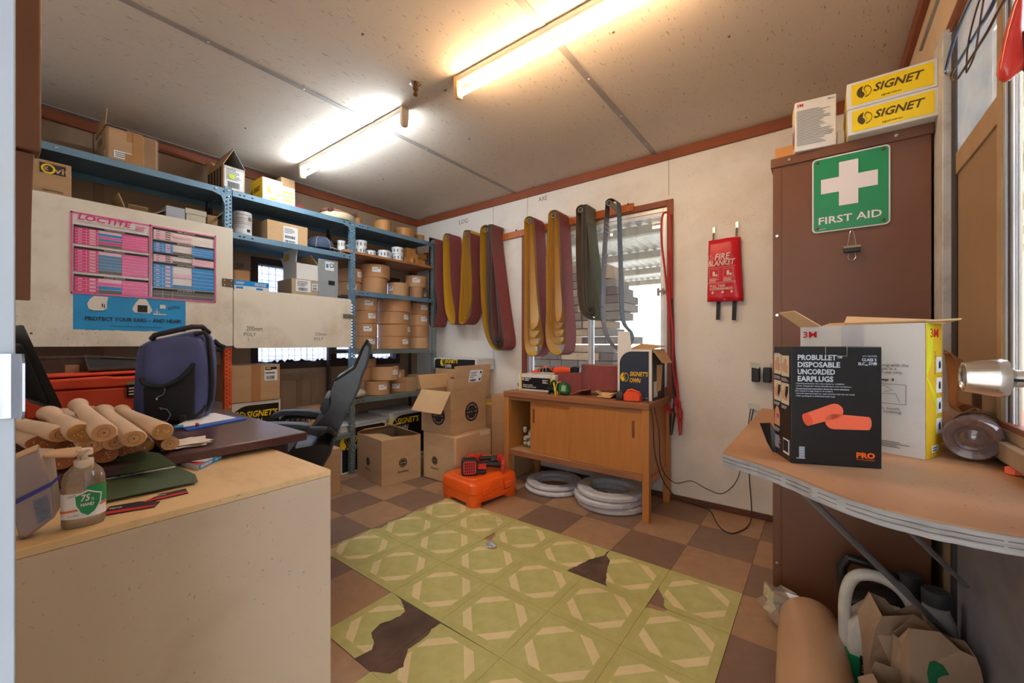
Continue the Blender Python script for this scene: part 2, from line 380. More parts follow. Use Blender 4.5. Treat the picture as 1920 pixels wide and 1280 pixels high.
z1 = lambda l: pw([Z(x, y, 600, 920, 5.333) for x, y in l]); z2 = lambda l: pw([Z(x, y, 900, 920, 5.333) for x, y in l])
z3 = lambda l: pw([Z(x, y, 1120, 1010, 5.333) for x, y in l]); z4 = lambda l: pw([Z(x, y, 600, 1100, 5.333) for x, y in l])
def gc(k, m): return (G0X+k*T, G0Y+m*T)
torn = {
    (-1, -1): [gc(-1, -1), gc(-1, 0), (gc(-1, 0)[0]+.02, gc(-1, 0)[1])]+jag(z4([(790, 112), (835, 185), (850, 245), (800, 290), (700, 335), (600, 365), (510, 460), (540, 560), (520, 622)]), .003)+[(gc(-1, -1)[0]+.21, gc(-1, -1)[1]+.001)],
    (0, -1): [gc(1, 0), gc(1, -1), gc(0, -1)]+jag(z4([(700, 870), (835, 800), (850, 720), (880, 620), (1000, 545), (1080, 480), (1115, 420), (1205, 365)]), .003),
    (0, 2): [gc(0, 2), gc(0, 3), gc(1, 3)]+jag(z2([(1262, 615), (1245, 648), (1100, 682), (985, 740), (860, 800)]), .003),
    (1, 2): [gc(2, 2), gc(2, 3), gc(1, 3)]+jag(z2([(1262, 640), (1300, 690), (1270, 800), (1260, 930), (1295, 968)]), .003),
    (2, 2): [gc(3, 2), gc(3, 3), gc(2, 3)]+jag(z3([(612, 478), (622, 520), (672, 600), (666, 668), (700, 708)]), .002),
    (-1, 2): [gc(0, 2), gc(0, 3), gc(-1, 3)]+jag([gc(-1, 2.2)]+z1([(1600, 455), (1742, 412), (1755, 440), (1712, 498)]), .002)+z1([(1715, 520)]),
    (2, 1): [gc(2, 1), gc(3, 1), gc(3, 2)]+jag(z3([(700, 712), (660, 728), (560, 700), (475, 688)]), .002),
}
for k, m in ((-1, -1), (0, -1), (0, 2), (1, 2)):
    x0, y0 = gc(k, m); struct(box('bare_patch', mat('adhesive_stain', (96, 74, 62), .75, var=.35, scale=10, dirt=.85, dcol=(40, 34, 34), dscale=6), fl, x0+.001, y0+.001, -.001, x0+T-.001, y0+T-.001, .0009))
for m in range(-4, 3):
    for k in range(-3, 3):
        if m == -1 and k < -1: continue
        if m < -1 and k < 0: continue
        if (k, m) in torn: gtile(k, m, torn[(k, m)]); continue
        if k == -3:
            x0, y0 = gc(-3, m); r = jag([(x0+.01, y0+T), (x0+.03, y0+T*.7), (x0+.012, y0+T*.4), (x0+.045, y0+T*.15), (x0+.01, y0)], .006)
            gtile(k, m, [gc(-2, m), gc(-2, m+1)]+r)
        else: gtile(k, m)

# --- ceiling
def speck_mat(name, c1, c2):
    m = mat(name, c1, .75, var=.05, scale=1.5, bump=.1, bscale=40); t = m.node_tree; n = t.nodes; L = t.links.new; p = n['Principled BSDF']
    src = p.inputs['Base Color'].links[0].from_socket
    ge = n.new('ShaderNodeNewGeometry'); mp = n.new('ShaderNodeMapping'); mp.inputs['Scale'].default_value = (140, 28, 1); L(ge.outputs['Position'], mp.inputs[0])
    nz = n.new('ShaderNodeTexNoise'); nz.inputs['Scale'].default_value = 1; nz.inputs['Detail'].default_value = 2; L(mp.outputs[0], nz.inputs[0])
    r = n.new('ShaderNodeMapRange'); r.inputs[1].default_value = .66; r.inputs[2].default_value = .72; r.inputs[4].default_value = .6; L(nz.outputs[0], r.inputs[0])
    k = n.new('ShaderNodeMix'); k.data_type = 'RGBA'; L(r.outputs[0], k.inputs[0]); L(src, k.inputs[6]); k.inputs[7].default_value = lin(c2); L(k.outputs[2], p.inputs['Base Color']); return m
CEIL = speck_mat('ceiling_board', (216, 202, 188), (122, 98, 78))
ce = struct(box('ceiling', CEIL, None, XL-.1, -.12, ZC+.006, XR+.1, YB+.1, ZC+.09))
jx = [XL, -3.49, -2.175, -.938, XR]
for a, b in zip(jx[:-1], jx[1:]):
    box('ceiling_panel', CEIL, ce, a+.002, -.1, ZC, b-.002, YB, ZC+.007)
STRIP = mat('cover_strip_grey', (160, 152, 148), .5, var=.1, dirt=.2)
for x in jx[1:-1]:
    s_ = box('cover_strip', STRIP, ce, x-.016, -.1, ZC-.004, x+.016, YB-.02, ZC)
    b = MB()
    for q in range(7):
        b.M = Matrix.Translation((x+.0, .2+q*.42, ZC-.004)); b.lathe([(.006, 0), (.005, -.002), (.001, -.003)], 8)
    b.build('screw', ALU, s_)
b = MB()
for px, py in [(680, 64), (1367, 68), (835, 169), (718, 336), (1000, 350), (620, 190), (880, 260), (460, 240), (1150, 60)]:
    p = at(px, py, 'z', ZC); b.M = Matrix.Translation(p); b.lathe([(.006, 0), (.005, -.003), (.001, -.004)], 8)
b.build('screw', mat('rusty_screw', (96, 80, 66), .6), ce)

# --- walls
WALLB = mat('white_wall_panel', (238, 234, 228), .5, var=.05, scale=1.5, dirt=.32, dcol=(176, 142, 104), dscale=2.2, bump=.08, bscale=25, spk=.6)
WALLL = mat('brown_wall_board', (168, 140, 114), .6, var=.12, scale=2, dirt=.5, dcol=(92, 64, 46), dscale=3, stretch=(1, 1, .35))
W0, W1, Z0, Z1 = -2.115, -.815, .735, 2.095       # window in the back wall
wb = struct(MB().box(XL-.1, YB, 0, W0, YB+.1, ZC+.01).box(W1, YB, 0, XR+.1, YB+.1, ZC+.01).box(W0, YB, 0, W1, YB+.1, Z0).box(W0, YB, Z1, W1, YB+.1, ZC+.01).build('wall_back', WALLB))
JS = mat('joint_strip', (206, 196, 180), .55, dirt=.3, dcol=(140, 110, 84))
for x, zt in ((sx(925, YB), ZC), (sx(989, YB), ZC), (sx(1254, YB), ZC)):
    box('joint_strip', JS, wb, x-.003, YB-.0025, (Z1+.03 if -2.1 < x < -.82 else .05), x+.003, YB, ZC-.05)
# scuffs and stains fixed to the wall surface: hand-written pencil notes
PEN = mat('pencil', (120, 112, 104), .8)
fb = face((0, YB, 0), (1, 0, 0), (0, 0, 1))
def wtxt(s, px, py, wpx, hpx, bold=0):
    x = sx(px, YB); z = zz(py, x, YB); k = fw(x, YB)/F
    txt(s, fb, x, z, sx(px+wpx, YB)-x, hpx*k, PEN, wb, name='pencil_note', e=.0006)
wtxt('LOG', 861, 421, 16, 8); wtxt('AXE', 1010, 378, 16, 8)
L0, L1, LZ0, LZ1 = 1.29, 2.70, .875, 1.77          # window in the left wall
wl = struct(MB().box(XL-.1, -.12, 0, XL, L0, ZC+.01).box(XL-.1, L1, 0, XL, YB, ZC+.01).box(XL-.1, L0, 0, XL, L1, LZ0).box(XL-.1, L0, LZ1, XL, L1, ZC+.01).build('wall_left', WALLL))
for y in (.45, 1.12, 1.66, 1.78, 2.1): box('batten', mat('wall_batten', (150, 122, 98), .6, var=.15, dirt=.5), wl, XL, y-.022, .05, XL+.008, y+.022, (LZ0-.06 if y > 1.29 else ZC-.04))
box('rail', mat('wall_batten', (150, 122, 98)), wl, XL, .9, LZ0-.10, XL+.012, 2.85, LZ0-.04)
R0, R1, RZ0, RZ1 = .93, 1.915, .865, 2.075           # window in the right wall
WALLR = mat('cream_wall', (222, 196, 164), .6, var=.06, dirt=.3, dcol=(150, 110, 78), dscale=3)
WALLRL = mat('grey_scuffed_board', (150, 142, 144), .7, var=.22, scale=4, dirt=.3, dcol=(96, 88, 90), stretch=(1, .5, 1))
wr = struct(MB().box(XR, -.12, RZ0, XR+.1, R0, ZC+.01).box(XR, R1, RZ0, XR+.1, YB, ZC+.01).box(XR, R0, RZ1, XR+.1, R1, ZC+.01).build('wall_right', WALLR))
box('lower_board', WALLRL, wr, XR, -.12, 0, XR+.1, 1.80, RZ0)
box('lower_board', mat('tan_post_paint', (176, 150, 112), .6, dirt=.4), wr, XR, 1.80, 0, XR+.1, YB, RZ0)
box('joint_strip', JS, wr, XR-.003, sy(1755, XR)-.004, RZ1+.03, XR, sy(1755, XR)+.004, ZC-.04)
box('cover_angle', mat('dark_angle', (64, 54, 50), .6), wr, XR-.01, 1.79, 0, XR, 1.815, RZ0-.02)
wn = struct(MB().box(XL-.1, -.14, 0, -.455, .012, ZC+.01).box(XR-.0, -.14, 0, XR+.1, -.04, ZC+.01).box(-.455, -.14, 2.06, XR, -.0, ZC+.01).build('wall_front', WALLB))
# --- trims
for nm, bx in (('trim_back', (XL, YB-.022, ZC-.062, XR, YB, ZC)), ('trim_left', (XL, .012, ZC-.062, XL+.022, YB, ZC)), ('trim_right', (XR-.022, 0, ZC-.062, XR, YB, ZC))):
    struct(box(nm, TRIM, None, *bx, bevel=.002))
struct(box('baseboard_back', mat('baseboard_brown', (98, 60, 48), .6, var=.15, dirt=.4), None, XL, YB-.014, 0, -.15, YB, .036, bevel=.002))
struct(box('baseboard_left', MC['baseboard_brown'], None, XL, .012, 0, XL+.014, YB, .036, bevel=.002))

# --- door jamb beside the camera, strike plate
JAMB = mat('white_jamb_paint', (160, 166, 174), .5, var=.06, dirt=.35, dcol=(150, 130, 84), dscale=6)
dj = struct(MB().box(-.475, -.14, 0, -.445, .0155, 2.06).box(-.475, -.14, 2.06, XR, .0155, 2.09).build('trim_door_jamb', JAMB, bevel=.001)); dj.name = 'trim_1'
sp = MB(); z0_, z1_ = 1.034, 1.078
pr = [(-.4445, -.03), (-.4438, .0165), (-.437, .0195), (-.430, .0190), (-.4300, .0175), (-.4365, .0178), (-.4425, .0152), (-.4432, -.03)]
sp = thing('strike_plate', 'steel lock strike plate with a curved lip on the white door jamb', 'door fitting', (-.444, -.01, z0_))
pts = [(.0005, -.03), (.0008, .015), (.0002, .0235), (-.004, .0275), (-.010, .0285)]
yz = [(0, 0.0), (.0, .0)]
b = MB(); rings = []
prof = [(.0006, -.04), (.0006, .020), (-.001, .0262), (-.006, .0300), (-.013, .0312)]
for j, (x, y) in enumerate(prof): pass
lip = [(0.0015, -.04), (.0015, .018), (.004, .0245), (.010, .0278), (.017, .0286), (.0245, .0286)]
t_ = .0012; n_ = len(lip)
vs = []; hh = z1_-z0_
for x, y in lip:
    k = max(0, (x-.016)/.0085)**2*.006
    vs += [(x, y, k), (x, y, hh-k), (x-.0003, y-t_, k), (x-.0003, y-t_, hh-k)]
fs = []
for i in range(n_-1):
    a = 4*i; fs += [(a, a+4, a+5, a+1), (a+2, a+3, a+7, a+6), (a, a+2, a+6, a+4), (a+1, a+5, a+7, a+3)]
fs += [(0, 1, 3, 2), (4*n_-4, 4*n_-2, 4*n_-1, 4*n_-3)]
MB().add(vs, fs).build('plate', mat('worn_steel', (140, 140, 146), .3, .8, dirt=.3, var=.1), sp, smooth=True)
box('hole_shadow_box', mat('dark_slot', (26, 24, 22), .8), sp, .0012, -.028, .012, .0019, -.008, .032).name = 'latch_slot_shade'  # dark box painted in as the shade inside the latch hole

# --- door on the right, opened flat to the wall: only its knob reaches the picture
dr = struct(box('door_1', mat('door_grey', (206, 208, 212), .5, dirt=.2), None, .262, .10, .01, .300, .985, 2.04, bevel=.002))
kb = MB(); kb.M = Matrix.Translation((.262, .90, 1.035)) @ Matrix.Rotation(-PI/2, 4, 'Y')
kb.lathe([(.030, 0), (.030, .004), (.026, .008), (.014, .011), (.0135, .018), (.0125, .020), (.0125, .040), (.0165, .044), (.0262, .047), (.0282, .053), (.0275, .060), (.0225, .088), (.0215, .0905), (.019, .0915), (.0178, .0895), (.010, .089), (.0004, .089)], 48)
kb.build('door_knob', CHROME, dr, smooth=True)
kb = MB(); kb.M = Matrix.Translation((.222+.008, .8875, 1.033)); kb.box(-.012, -.0006, -.002, .010, .001, .002); kb.build('knob_slot', MC['dark_slot'], dr)

# --- windows
def frame_rect(b, axis, c0, c1, u0, u1, z0, z1, t, tb=None):
    tb = tb or t
    def bx(ua, ub, za, zb):
        if axis == 'y': b.box(ua, c0, za, ub, c1, zb)
        else: b.box(c0, ua, za, c1, ub, zb)
    bx(u0, u0+t, z0, z1); bx(u1-t, u1, z0, z1); bx(u0+t, u1-t, z0, z0+tb); bx(u0+t, u1-t, z1-t, z1)
b = MB(); frame_rect(b, 'y', YB-.012, YB+.1, W0, W1, Z0, Z1, .042)
w1 = struct(b.build('window_1', TRIM, bevel=.002))
b = MB(); frame_rect(b, 'y', YB+.01, YB+.06, W0+.042, W1-.042, Z0+.042, Z1-.042, .030); b.build('window_frame', ALU, w1, bevel=.0015)
xm = sx(1107, YB+.02)
b = MB(); frame_rect(b, 'y', YB+.018, YB+.034, xm-.02, W1-.072, Z0+.072, Z1-.072, .022); sa = b.build('sliding_sash', mat('white_aluminium', (232, 234, 238), .4, .2, dirt=.15), w1, bevel=.001)
b = MB(); frame_rect(b, 'y', YB+.036, YB+.05, W0+.072, xm+.02, Z0+.072, Z1-.072, .02); b.build('fixed_sash', MC['white_aluminium'], w1, bevel=.001)
GL = glassy('window_glass', (.93, .96, .97), .12, haze=.14, hcol=(180, 176, 170))
box('pane', GL, w1, xm, YB+.025, Z0+.09, W1-.09, YB+.028, Z1-.09); box('pane', GL, w1, W0+.09, YB+.042, Z0+.09, xm, YB+.045, Z1-.09)
xl = W1-.105; zl = zz(547, xl, YB)
b = MB().box(xl-.008, YB-.004, zl-.028, xl+.006, YB+.016, zl+.028).box(xl+.006, YB-.012, zl-.006, xl+.05, YB+.0, zl+.01).box(xl+.03, YB-.018, zl-.018, xl+.04, YB-.004, zl+.02)
b.build('latch', mat('latch_metal', (150, 140, 136), .4, .6), w1, bevel=.001)
box('window_sill', TRIM, w1, W0-.03, YB-.03, Z0-.03, W1+.02, YB, Z0, bevel=.002)

b = MB(); frame_rect(b, 'x', XL-.1, XL+.006, L0, L1, LZ0, LZ1, .05)
FRD = mat('dark_window_frame', (58, 44, 38), .7, var=.2, dirt=.4)
w2 = struct(b.build('window_2', FRD))
for y in (1.98, 2.36): box('mullion', FRD, w2, XL-.06, y-.03, LZ0+.05, XL-.02, y+.03, LZ1-.05)
GLD = glassy('dusty_glass', (.58, .60, .68), .05, haze=.34, hcol=(216, 218, 236))
for a, c in ((L0+.05, 1.95), (2.01, 2.33), (2.39, L1-.05)): box('pane', GLD, w2, XL-.045, a, LZ0+.05, XL-.042, c, LZ1-.05)
b = MB(); y = L0
while y < L1: b.box(XL-.072, y, LZ0, XL-.069, y+.003, LZ1); y += .052
z = LZ0
while z < LZ1: b.box(XL-.072, L0, z, XL-.069, L1, z+.003); z += .052
o = b.build('security_mesh', mat('mesh_wire', (150, 150, 160), .5, .4), w2); o['kind'] = 'stuff'
# ragged dirt build-up along the sill
b = MB(); pr = [(L0+.05, LZ0+.05)]; y = L0+.05
while y < L1-.05: pr.append((y, LZ0+.05+random.uniform(.002, .03))); y += .02
pr.append((L1-.05, LZ0+.05)); b.slab([(XL-.041, p, q) for p, q in pr], .002); b.build('dirt_line', mat('dirt', (50, 36, 30), .9), w2)

b = MB(); frame_rect(b, 'x', XR-.006, XR+.1, R0, R1+.045, RZ0, RZ1+.03, .045); w3 = struct(b.build('window_3', TRIM, bevel=.002))
WP = mat('white_post_paint', (206, 204, 200), .5, dirt=.5, dcol=(120, 100, 84), dscale=20)
box('jamb_post', WP, w3, XR-.022, sy(1786, XR), RZ0+.0, XR+.004, R1+.055, RZ1-.0, bevel=.002)
box('jamb_bead', mat('dark_angle', (64, 54, 50)), w3, XR-.003, sy(1793, XR), RZ0+.04, XR+.003, sy(1786, XR), RZ1-.02, bevel=.001)
ys = sy(1871, XR)
TAN = mat('tan_infill_board', (160, 130, 98), .85, var=.10, scale=3, dirt=.3, dcol=(118, 92, 70), dscale=6, bump=.2, bscale=300)
TANR = mat('tan_rail', (182, 150, 112), .6, dirt=.2)
box('infill_board', TAN, w3, XR+.004, ys-.01, RZ0+.03, XR+.010, sy(1792, XR)+.01, 1.62)
box('transom_rail', TANR, w3, XR-.001, ys, 1.60, XR+.012, sy(1792, XR), 1.665, bevel=.002)
box('top_pane', glassy('white_glass', (1, 1, 1), .1, haze=.5, hcol=(220, 226, 230)), w3, XR+.004, ys, 1.665, XR+.008, sy(1792, XR), RZ1-.01)
box('meeting_stile', TANR, w3, XR-.002, sy(1880, XR), RZ0+.03, XR+.03, ys, RZ1-.01, bevel=.001)
ya = sy(1880, XR)
for d0, d1, mm in ((.0, .018, ALU), (.022, .030, MC['dark_angle']), (.034, .046, ALU), (.052, .058, MC['white_aluminium']), (.062, .068, ALU)):
    box('sash_stile', mm, w3, XR+.0+d0*.1, ya-d1, RZ0+.03, XR+.01, ya-d0, RZ1-.01, bevel=.001)
box('near_pane', glassy('near_glass', (.9, .95, .95), .12, haze=.2), w3, XR+.02, R0+.04, RZ0+.03, XR+.024, ya-.06, RZ1-.01)
box('window_track', mat('dusty_track', (168, 142, 124), .6, dirt=.4), w3, XR-.024, R0-.02, RZ0-.03, XR+.02, R1, RZ0+.010, bevel=.003)
box('window_track', MC['dusty_track'], w3, XR-.008, R0-.02, RZ0+.010, XR+.02, R1, RZ0+.032, bevel=.002)

# --- outside
VR = mat('sky_blocker_boards', (206, 204, 200), .7, var=.15, dirt=.3)
struct(MB().box(-4.2, -3.4, 2.32, 2.2, -.15, 2.38).build('sky_blocker_roof', VR))  # unseen roof added outside the doorway to cut the sky light
struct(MB().box(-4.2, -5.0, -.32, 4.2, -4.9, 2.9).build('added_bounce_wall', mat('bounce_wall_paint', (196, 196, 196), .8, var=.15, dirt=.3)))  # unseen wall added behind the camera to block sky and bounce light
fn = thing('sky_blocking_fence', 'added olive brown paling fence blocking the sky outside the right window', 'fence', (2.6, 2.2, -.32))  # added to block the overbright sky behind the near pane
for i in range(34): MB().box(0, -3.4+i*.2, 0, .02, -3.4+i*.2+.185, 2.15+.02*(i % 3)).build('paling', mat('olive_paling', (74, 72, 60), .8, var=.2, dirt=.4), fn)
for z in (.4, 1.7): box('fence_rail', MC['olive_paling'], fn, .02, -3.4, z, .06, 3.4, z+.09)
GRD = mat('pale_ground', (198, 186, 170), .9, var=.1)
struct(MB().box(-40, YB+.2, -.42, 30, 60, -.32).box(-60, -40, -.42, XL-.2, YB+.2, -.32).box(XR+.2, -40, -.42, 40, YB+.2, -.32).box(XL-.2, -40, -.42, XR+.2, -.2, -.32).build('ground', GRD))
BRI = [mat('timber_block_tan', (128, 98, 70), .8, var=.2), mat('timber_block_brown', (62, 44, 36), .8, var=.2), mat('timber_block_grey', (86, 72, 62), .8, var=.2)]
ts = thing('timber_stack', 'stack of sawn timber billets outside behind the back window', 'timber', (-3.2, 4.6, -.32))
for r in range(24):
    x = -2.0+(r % 2)*.12
    while x < 1.12:
        L_ = random.choice([.18, .24, .3]); zt = r*.1
        if x < .85 or r < 23:
            q = random.random(); o = MB().box(x, random.uniform(-.03, .03), zt, x+L_-.012, .5, zt+.09).build('timber_block', BRI[0 if q < .22 else 1 if q < .75 else 2], ts)
        x += L_
rf = thing('carport_roof', 'corrugated shed roof outside above the timber stack', 'roof', (-3, 7, 0))
b = MB(); pts = []
for i in range(161): pts.append((-6+i*.075, 2.75+.018*math.cos(i*PI)+(i*.075)*.0))
MB().ribbon(pts, -3.7, 4.0, .004).build('roof_sheet', mat('galvanised_roof', (188, 184, 178), .5, .3, dirt=.4), rf)
for y in (-3, -1.4, .2, 1.8, 3.4): box('purlin', mat('purlin_grey', (150, 140, 128), .7), rf, -6, y-.05, 2.6, 6, y+.05, 2.72)
for x in (-4.5, 2.2): box('post', MC['purlin_grey'], rf, x-.06, 3.3, -.32, x+.06, 3.42, 2.62)

# ============================================================ FLUORESCENT LIGHTS
def batten(x0, x1, y, label, em, capm):
    t = thing('fluorescent_light', label, 'ceiling light', ((x0+x1)/2, y, ZC)); L_ = (x1-x0)/2
    b = MB(); b.M = Matrix.Rotation(PI/2, 4, 'Z')
    b.prism([(-.022, -.003), (.022, -.003), (.022, -.030), (.012, -.042), (-.012, -.042), (-.022, -.030)], -L_+.012, L_-.012)
    b.build('housing', mat('batten_enamel', (226, 218, 206), .45, var=.04, dirt=.15), t, bevel=.002)
    for s in (-1, 1):
        b = MB(); b.M = Matrix.Translation((s*(L_-.012), 0, 0)) @ Matrix.Rotation(PI/2, 4, 'Z')
        b.prism([(-.024, -.002), (.024, -.002), (.024, -.05), (.017, -.105), (-.012, -.110), (-.020, -.10), (-.024, -.05)], -.012, .012)
        b.build('lamp_holder', capm, t, bevel=.002)
    b = MB(); b.M = Matrix.Translation((0, 0, -.086)) @ Matrix.Rotation(PI/2, 4, 'Y')
    b.lathe([(.013, -L_+.024), (.013, L_-.024)], 16); b.build('tube', em, t, smooth=True)
    return t
CAPM = mat('aged_cream_plastic', (226, 206, 176), .5, dirt=.25); CAPY = mat('yellowed_plastic', (232, 190, 120), .5)
batten(-3.11, -1.885, 1.475, 'cool white fluorescent batten light above the steel shelves', emis('tube_cool', (.82, .93, 1.0), TUBE_COOL), CAPM)
batten(-1.475, -.25, 1.475, 'warm glowing fluorescent batten light nearer the camera', emis('tube_warm', (1.0, .66, .36), TUBE_WARM), CAPY)
sp = thing('sprinkler_fitting', 'rusty brass ceiling fitting on a round chrome plate between the lights', 'fitting', tuple(at(779, 156, 'z', ZC)))
b = MB(); b.lathe([(.030, 0), (.029, -.004), (.020, -.007), (.012, -.008)], 24); b.build('cover_plate', CHROME, sp, smooth=True)
b = MB(); b.lathe([(.011, -.006), (.012, -.02), (.014, -.024), (.014, -.034), (.008, -.038), (.009, -.05), (.012, -.054), (.011, -.064), (.003, -.067)], 8); b.build('nozzle', mat('rusty_brass', (112, 76, 40), .55, .5, dirt=.5), sp)

# ============================================================ STEEL SHELVING
SH = thing('steel_shelving', 'blue grey bolted steel shelving of three bays along the left wall', 'shelving', (-3.3, 1.4, 0))
def O(x, y, z): return (x+3.3, y-1.4, z)
def perf(z0, z1, wd, ax):        # perforated strip in local (u,z); ax 'y' or 'x'
    vs = []; fs = []; p = .025; hs = .0045; n = int((z1-z0)/p)
    for c in (0, 1):
        u0 = c*wd/2; uc = u0+wd/4; us = [u0, uc-hs, uc+hs, u0+wd/2]; off = p/2*c
        zs = [z0]
        for i in range(n):
            zc_ = z0+i*p+p/4+off*.999
            if zc_+hs < z1: zs += [zc_-hs, zc_+hs]
        zs.append(z1)
        for j in range(len(zs)-1):
            for i in range(3):
                if i == 1 and j % 2 == 1: continue
                b0 = len(vs); q = [(us[i], zs[j]), (us[i+1], zs[j]), (us[i+1], zs[j+1]), (us[i], zs[j+1])]
                vs += [(0, a, z) if ax == 'y' else (a, 0, z) for a, z in q]; fs.append((b0, b0+1, b0+2, b0+3))
    return vs, fs
def post(x, y, z0, z1, m, front=True, sy_=1):
    b = MB(); b.M = Matrix.Translation(O(x, y, 0))
    v, f = perf(z0, z1, .04, 'y'); b.add([(a, q*sy_, z) for a, q, z in v], f)
    v, f = perf(z0, z1, .04, 'x'); b.add([(-a if front else a, q, z) for a, q, z in v], f)
    o = b.build('upright', m, SH); md = o.modifiers.new('s', 'SOLIDIFY'); md.thickness = .002; md.offset = 0; return o
XF, XK = -3.095, -3.50
Y0, Y1, Y2, Y3 = .10, .972, 1.865, 2.765
post(XF, Y0, 0, 2.12, STEELB)
post(XF, Y1, 1.06, 2.115, STEELB); post(XF, Y1, 0, 1.06, ORP)['label'] = 'orange lower length of upright'
post(XF, Y2, 0, .9, STEELG); post(XF, Y2, .9, 2.10, STEELB)
post(XF, Y3, 0, 2.10, STEELG)
for y in (Y0, Y1, Y2, Y3): post(XK, y+.01, 0, 2.10, STEELD, False)
box('foot_tip', mat('green_plastic', (60, 150, 80)), SH, *O(XF-.01, Y1, .615), *O(XF+.003, Y1+.04, .65))
def shelf(y0, y1, z, m, lip=.038, x0=XK, x1=XF-.001, slots=True):
    b = MB(); a0 = O(x0, y0, 0); a1 = O(x1, y1, 0)
    b.box(a0[0], a0[1], z-.003, a1[0], a1[1], z); b.box(a1[0]-.002, a0[1], z-lip, a1[0], a1[1], z-.003); b.box(a0[0], a0[1], z-lip, a0[0]+.002, a1[1], z-.003)
    o = b.build('shelf', m, SH)
    if slots:
        b = MB(); 
        for yy in (.035, .06, .11, y1-y0-.1, y1-y0-.05): b.box(a1[0]-.0005, a0[1]+yy, z-.024, a1[0]+.0008, a0[1]+yy+.014, z-.016)
        b.build('slot', mat('slot_black', (24, 24, 26), .8), o)
    return o
shelf(.0, Y1+.04, 2.10, STEELB); shelf(Y1+.045, Y2+.035, 2.10, STEELB); shelf(Y2+.042, Y3+.03, 2.10, STEELB)
shelf(.0, Y1+.02, 1.775, STEELB); shelf(Y1+.045, Y2+.035, 1.823, STEELB); shelf(Y1+.045, Y2+.035, 1.45, STEELG)
WSH = mat('plywood_shelf', (176, 122, 82), .7, var=.15, dirt=.3)
sh_w = box('wooden_shelf', WSH, SH, *O(XK+.0, Y2-.06, 1.838), *O(XF+.0, Y3+.02, 1.858)); sh_w['label'] = 'plywood shelf board'
shelf(Y2+.042, Y3+.03, 1.532, STEELB); shelf(Y2+.042, Y3+.03, 1.033, STEELG); shelf(Y2+.0, Y3+.03, .62, STEELG)
shelf(Y1+.045, Y2+.0, .345, STEELG, slots=False)
# gusset corner plates and bolts
for y in (Y1, Y2, Y3):
    MB().slab([O(XF+.0005, y, 2.062), O(XF+.0005, y-.07, 2.062), O(XF+.0005, y-.02, 2.045), O(XF+.0005, y, 1.99)], .0015).build('gusset', STEELB, SH)
b = MB()
for y, z in ((.24, 2.083), (Y1-.05, 2.083), (Y1+.02, 2.09), (Y1+.02, 2.05), (Y2+.02, 2.07), (Y1+.02, 1.80), (Y2+.02, 1.51)):
    b.M = Matrix.Translation(O(XF+.001, y, z)) @ Matrix.Rotation(PI/2, 4, 'Y'); b.lathe([(.007, 0), (.0065, .003), (.003, .005)], 8)
b.build('bolt', CHROME, SH)
b = MB()
for y in (Y1, Y2, Y3):   # side braces under the shelves
    b.box(*O(XK, y+.002, 1.79), *O(XF, y+.004, 1.82)) if False else None
    b.slab([O(XK, y+.003, 1.98), O(XF-.01, y+.003, 1.93), O(XF-.01, y+.003, 1.91), O(XK, y+.003, 1.96)], .002)
b.build('side_brace', STEELD, SH)

# --- white melamine doors hung on the shelving
MEL = mat('aged_white_melamine', (236, 227, 210), .42, var=.05, scale=2, dirt=.5, dcol=(160, 122, 80), dscale=3, bump=.05, spk=.6)
def board(name, label, y0, y1, za, zb, r=.02):
    t = thing(name, label, 'cabinet door', (-3.085, (y0+y1)/2, za))
    q = arcpoly(y1-y0-r, r, r, -PI/2, 0, 5)+arcpoly(y1-y0-r, zb-za-r, r, 0, PI/2, 5)+arcpoly(r, zb-za-r, r, PI/2, PI, 5)+arcpoly(r, r, r, PI, 1.5*PI, 5)
    MB().slab([(0, a-(y1-y0)/2, z) for a, z in q], .016).build('panel', MEL, t)
    return t
bd1 = board('door_panel', 'large white melamine door panel carrying the pink chart and blue poster', .085, 1.009, 1.070, 1.838, .006)
bd2 = board('door_panel', 'smaller white melamine door with handwritten notes below the open shelf', 1.014, 1.853, 1.055, 1.450, .022)
def B2(y, z): return (.0165, y-(1.014+1.853)/2, z-1.055)
f2 = face((.0162, -(1.853-1.014)/2, 0), (0, 1, 0), (0, 0, 1))
def w2t(s, px, py, wp, hp):
    y = sy(px, -3.069); z = zz(py, -3.069, y); k = fw(-3.069, y)/F
    txt(s, f2, y-1.014, z-1.055, sy(px+wp, -3.069)-y, hp*k, INKG, bd2, e=.0006)
w2t('200mm', 462, 620, 30, 9); w2t('POLY', 457, 630, 23, 7); w2t('250mm', 590, 629, 22, 6); w2t('POLY', 589, 638, 17, 6)
MB().box(*B2(1.10, 1.098), *[a+b for a, b in zip(B2(1.10, 1.098), (.0006, .002, .028))]).build('arrow_mark', INKG, bd2)
HNG = mat('rusty_hinge', (112, 92, 76), .5, .6, dirt=.4)
hy = sy(427, -3.069); hz = zz(530, -3.069, hy)
hg = MB().box(.016, -.055, hz-1.07-.028, .0195, .045-.0, hz-1.07+.028); hg.M = Matrix.Translation((0, 0, 0))
b = MB(); b.box(.0165, (hy-.547)-.032, hz-1.07-.026, .020, (hy-.547)+.03, hz-1.07+.026); b.build('hinge', HNG, bd1, bevel=.001)
b = MB()
for a in (-.02, .018):
    for c in (-.016, .014):
        b.M = Matrix.Translation((.020, hy-.547+a, hz-1.07+c)) @ Matrix.Rotation(PI/2, 4, 'Y'); b.lathe([(.005, 0), (.004, .002)], 8)
b.build('hinge_screw', CHROME, bd1)
b = MB(); b.box(.0165, (1.853-1.014)/2-.075, (1.31-1.055)-.018, .0225, (1.853-1.014)/2+.03, (1.31-1.055)+.016); b.build('latch_plate', mat('grey_latch', (122, 122, 112), .5, .4), bd2, bevel=.003)
b = MB()
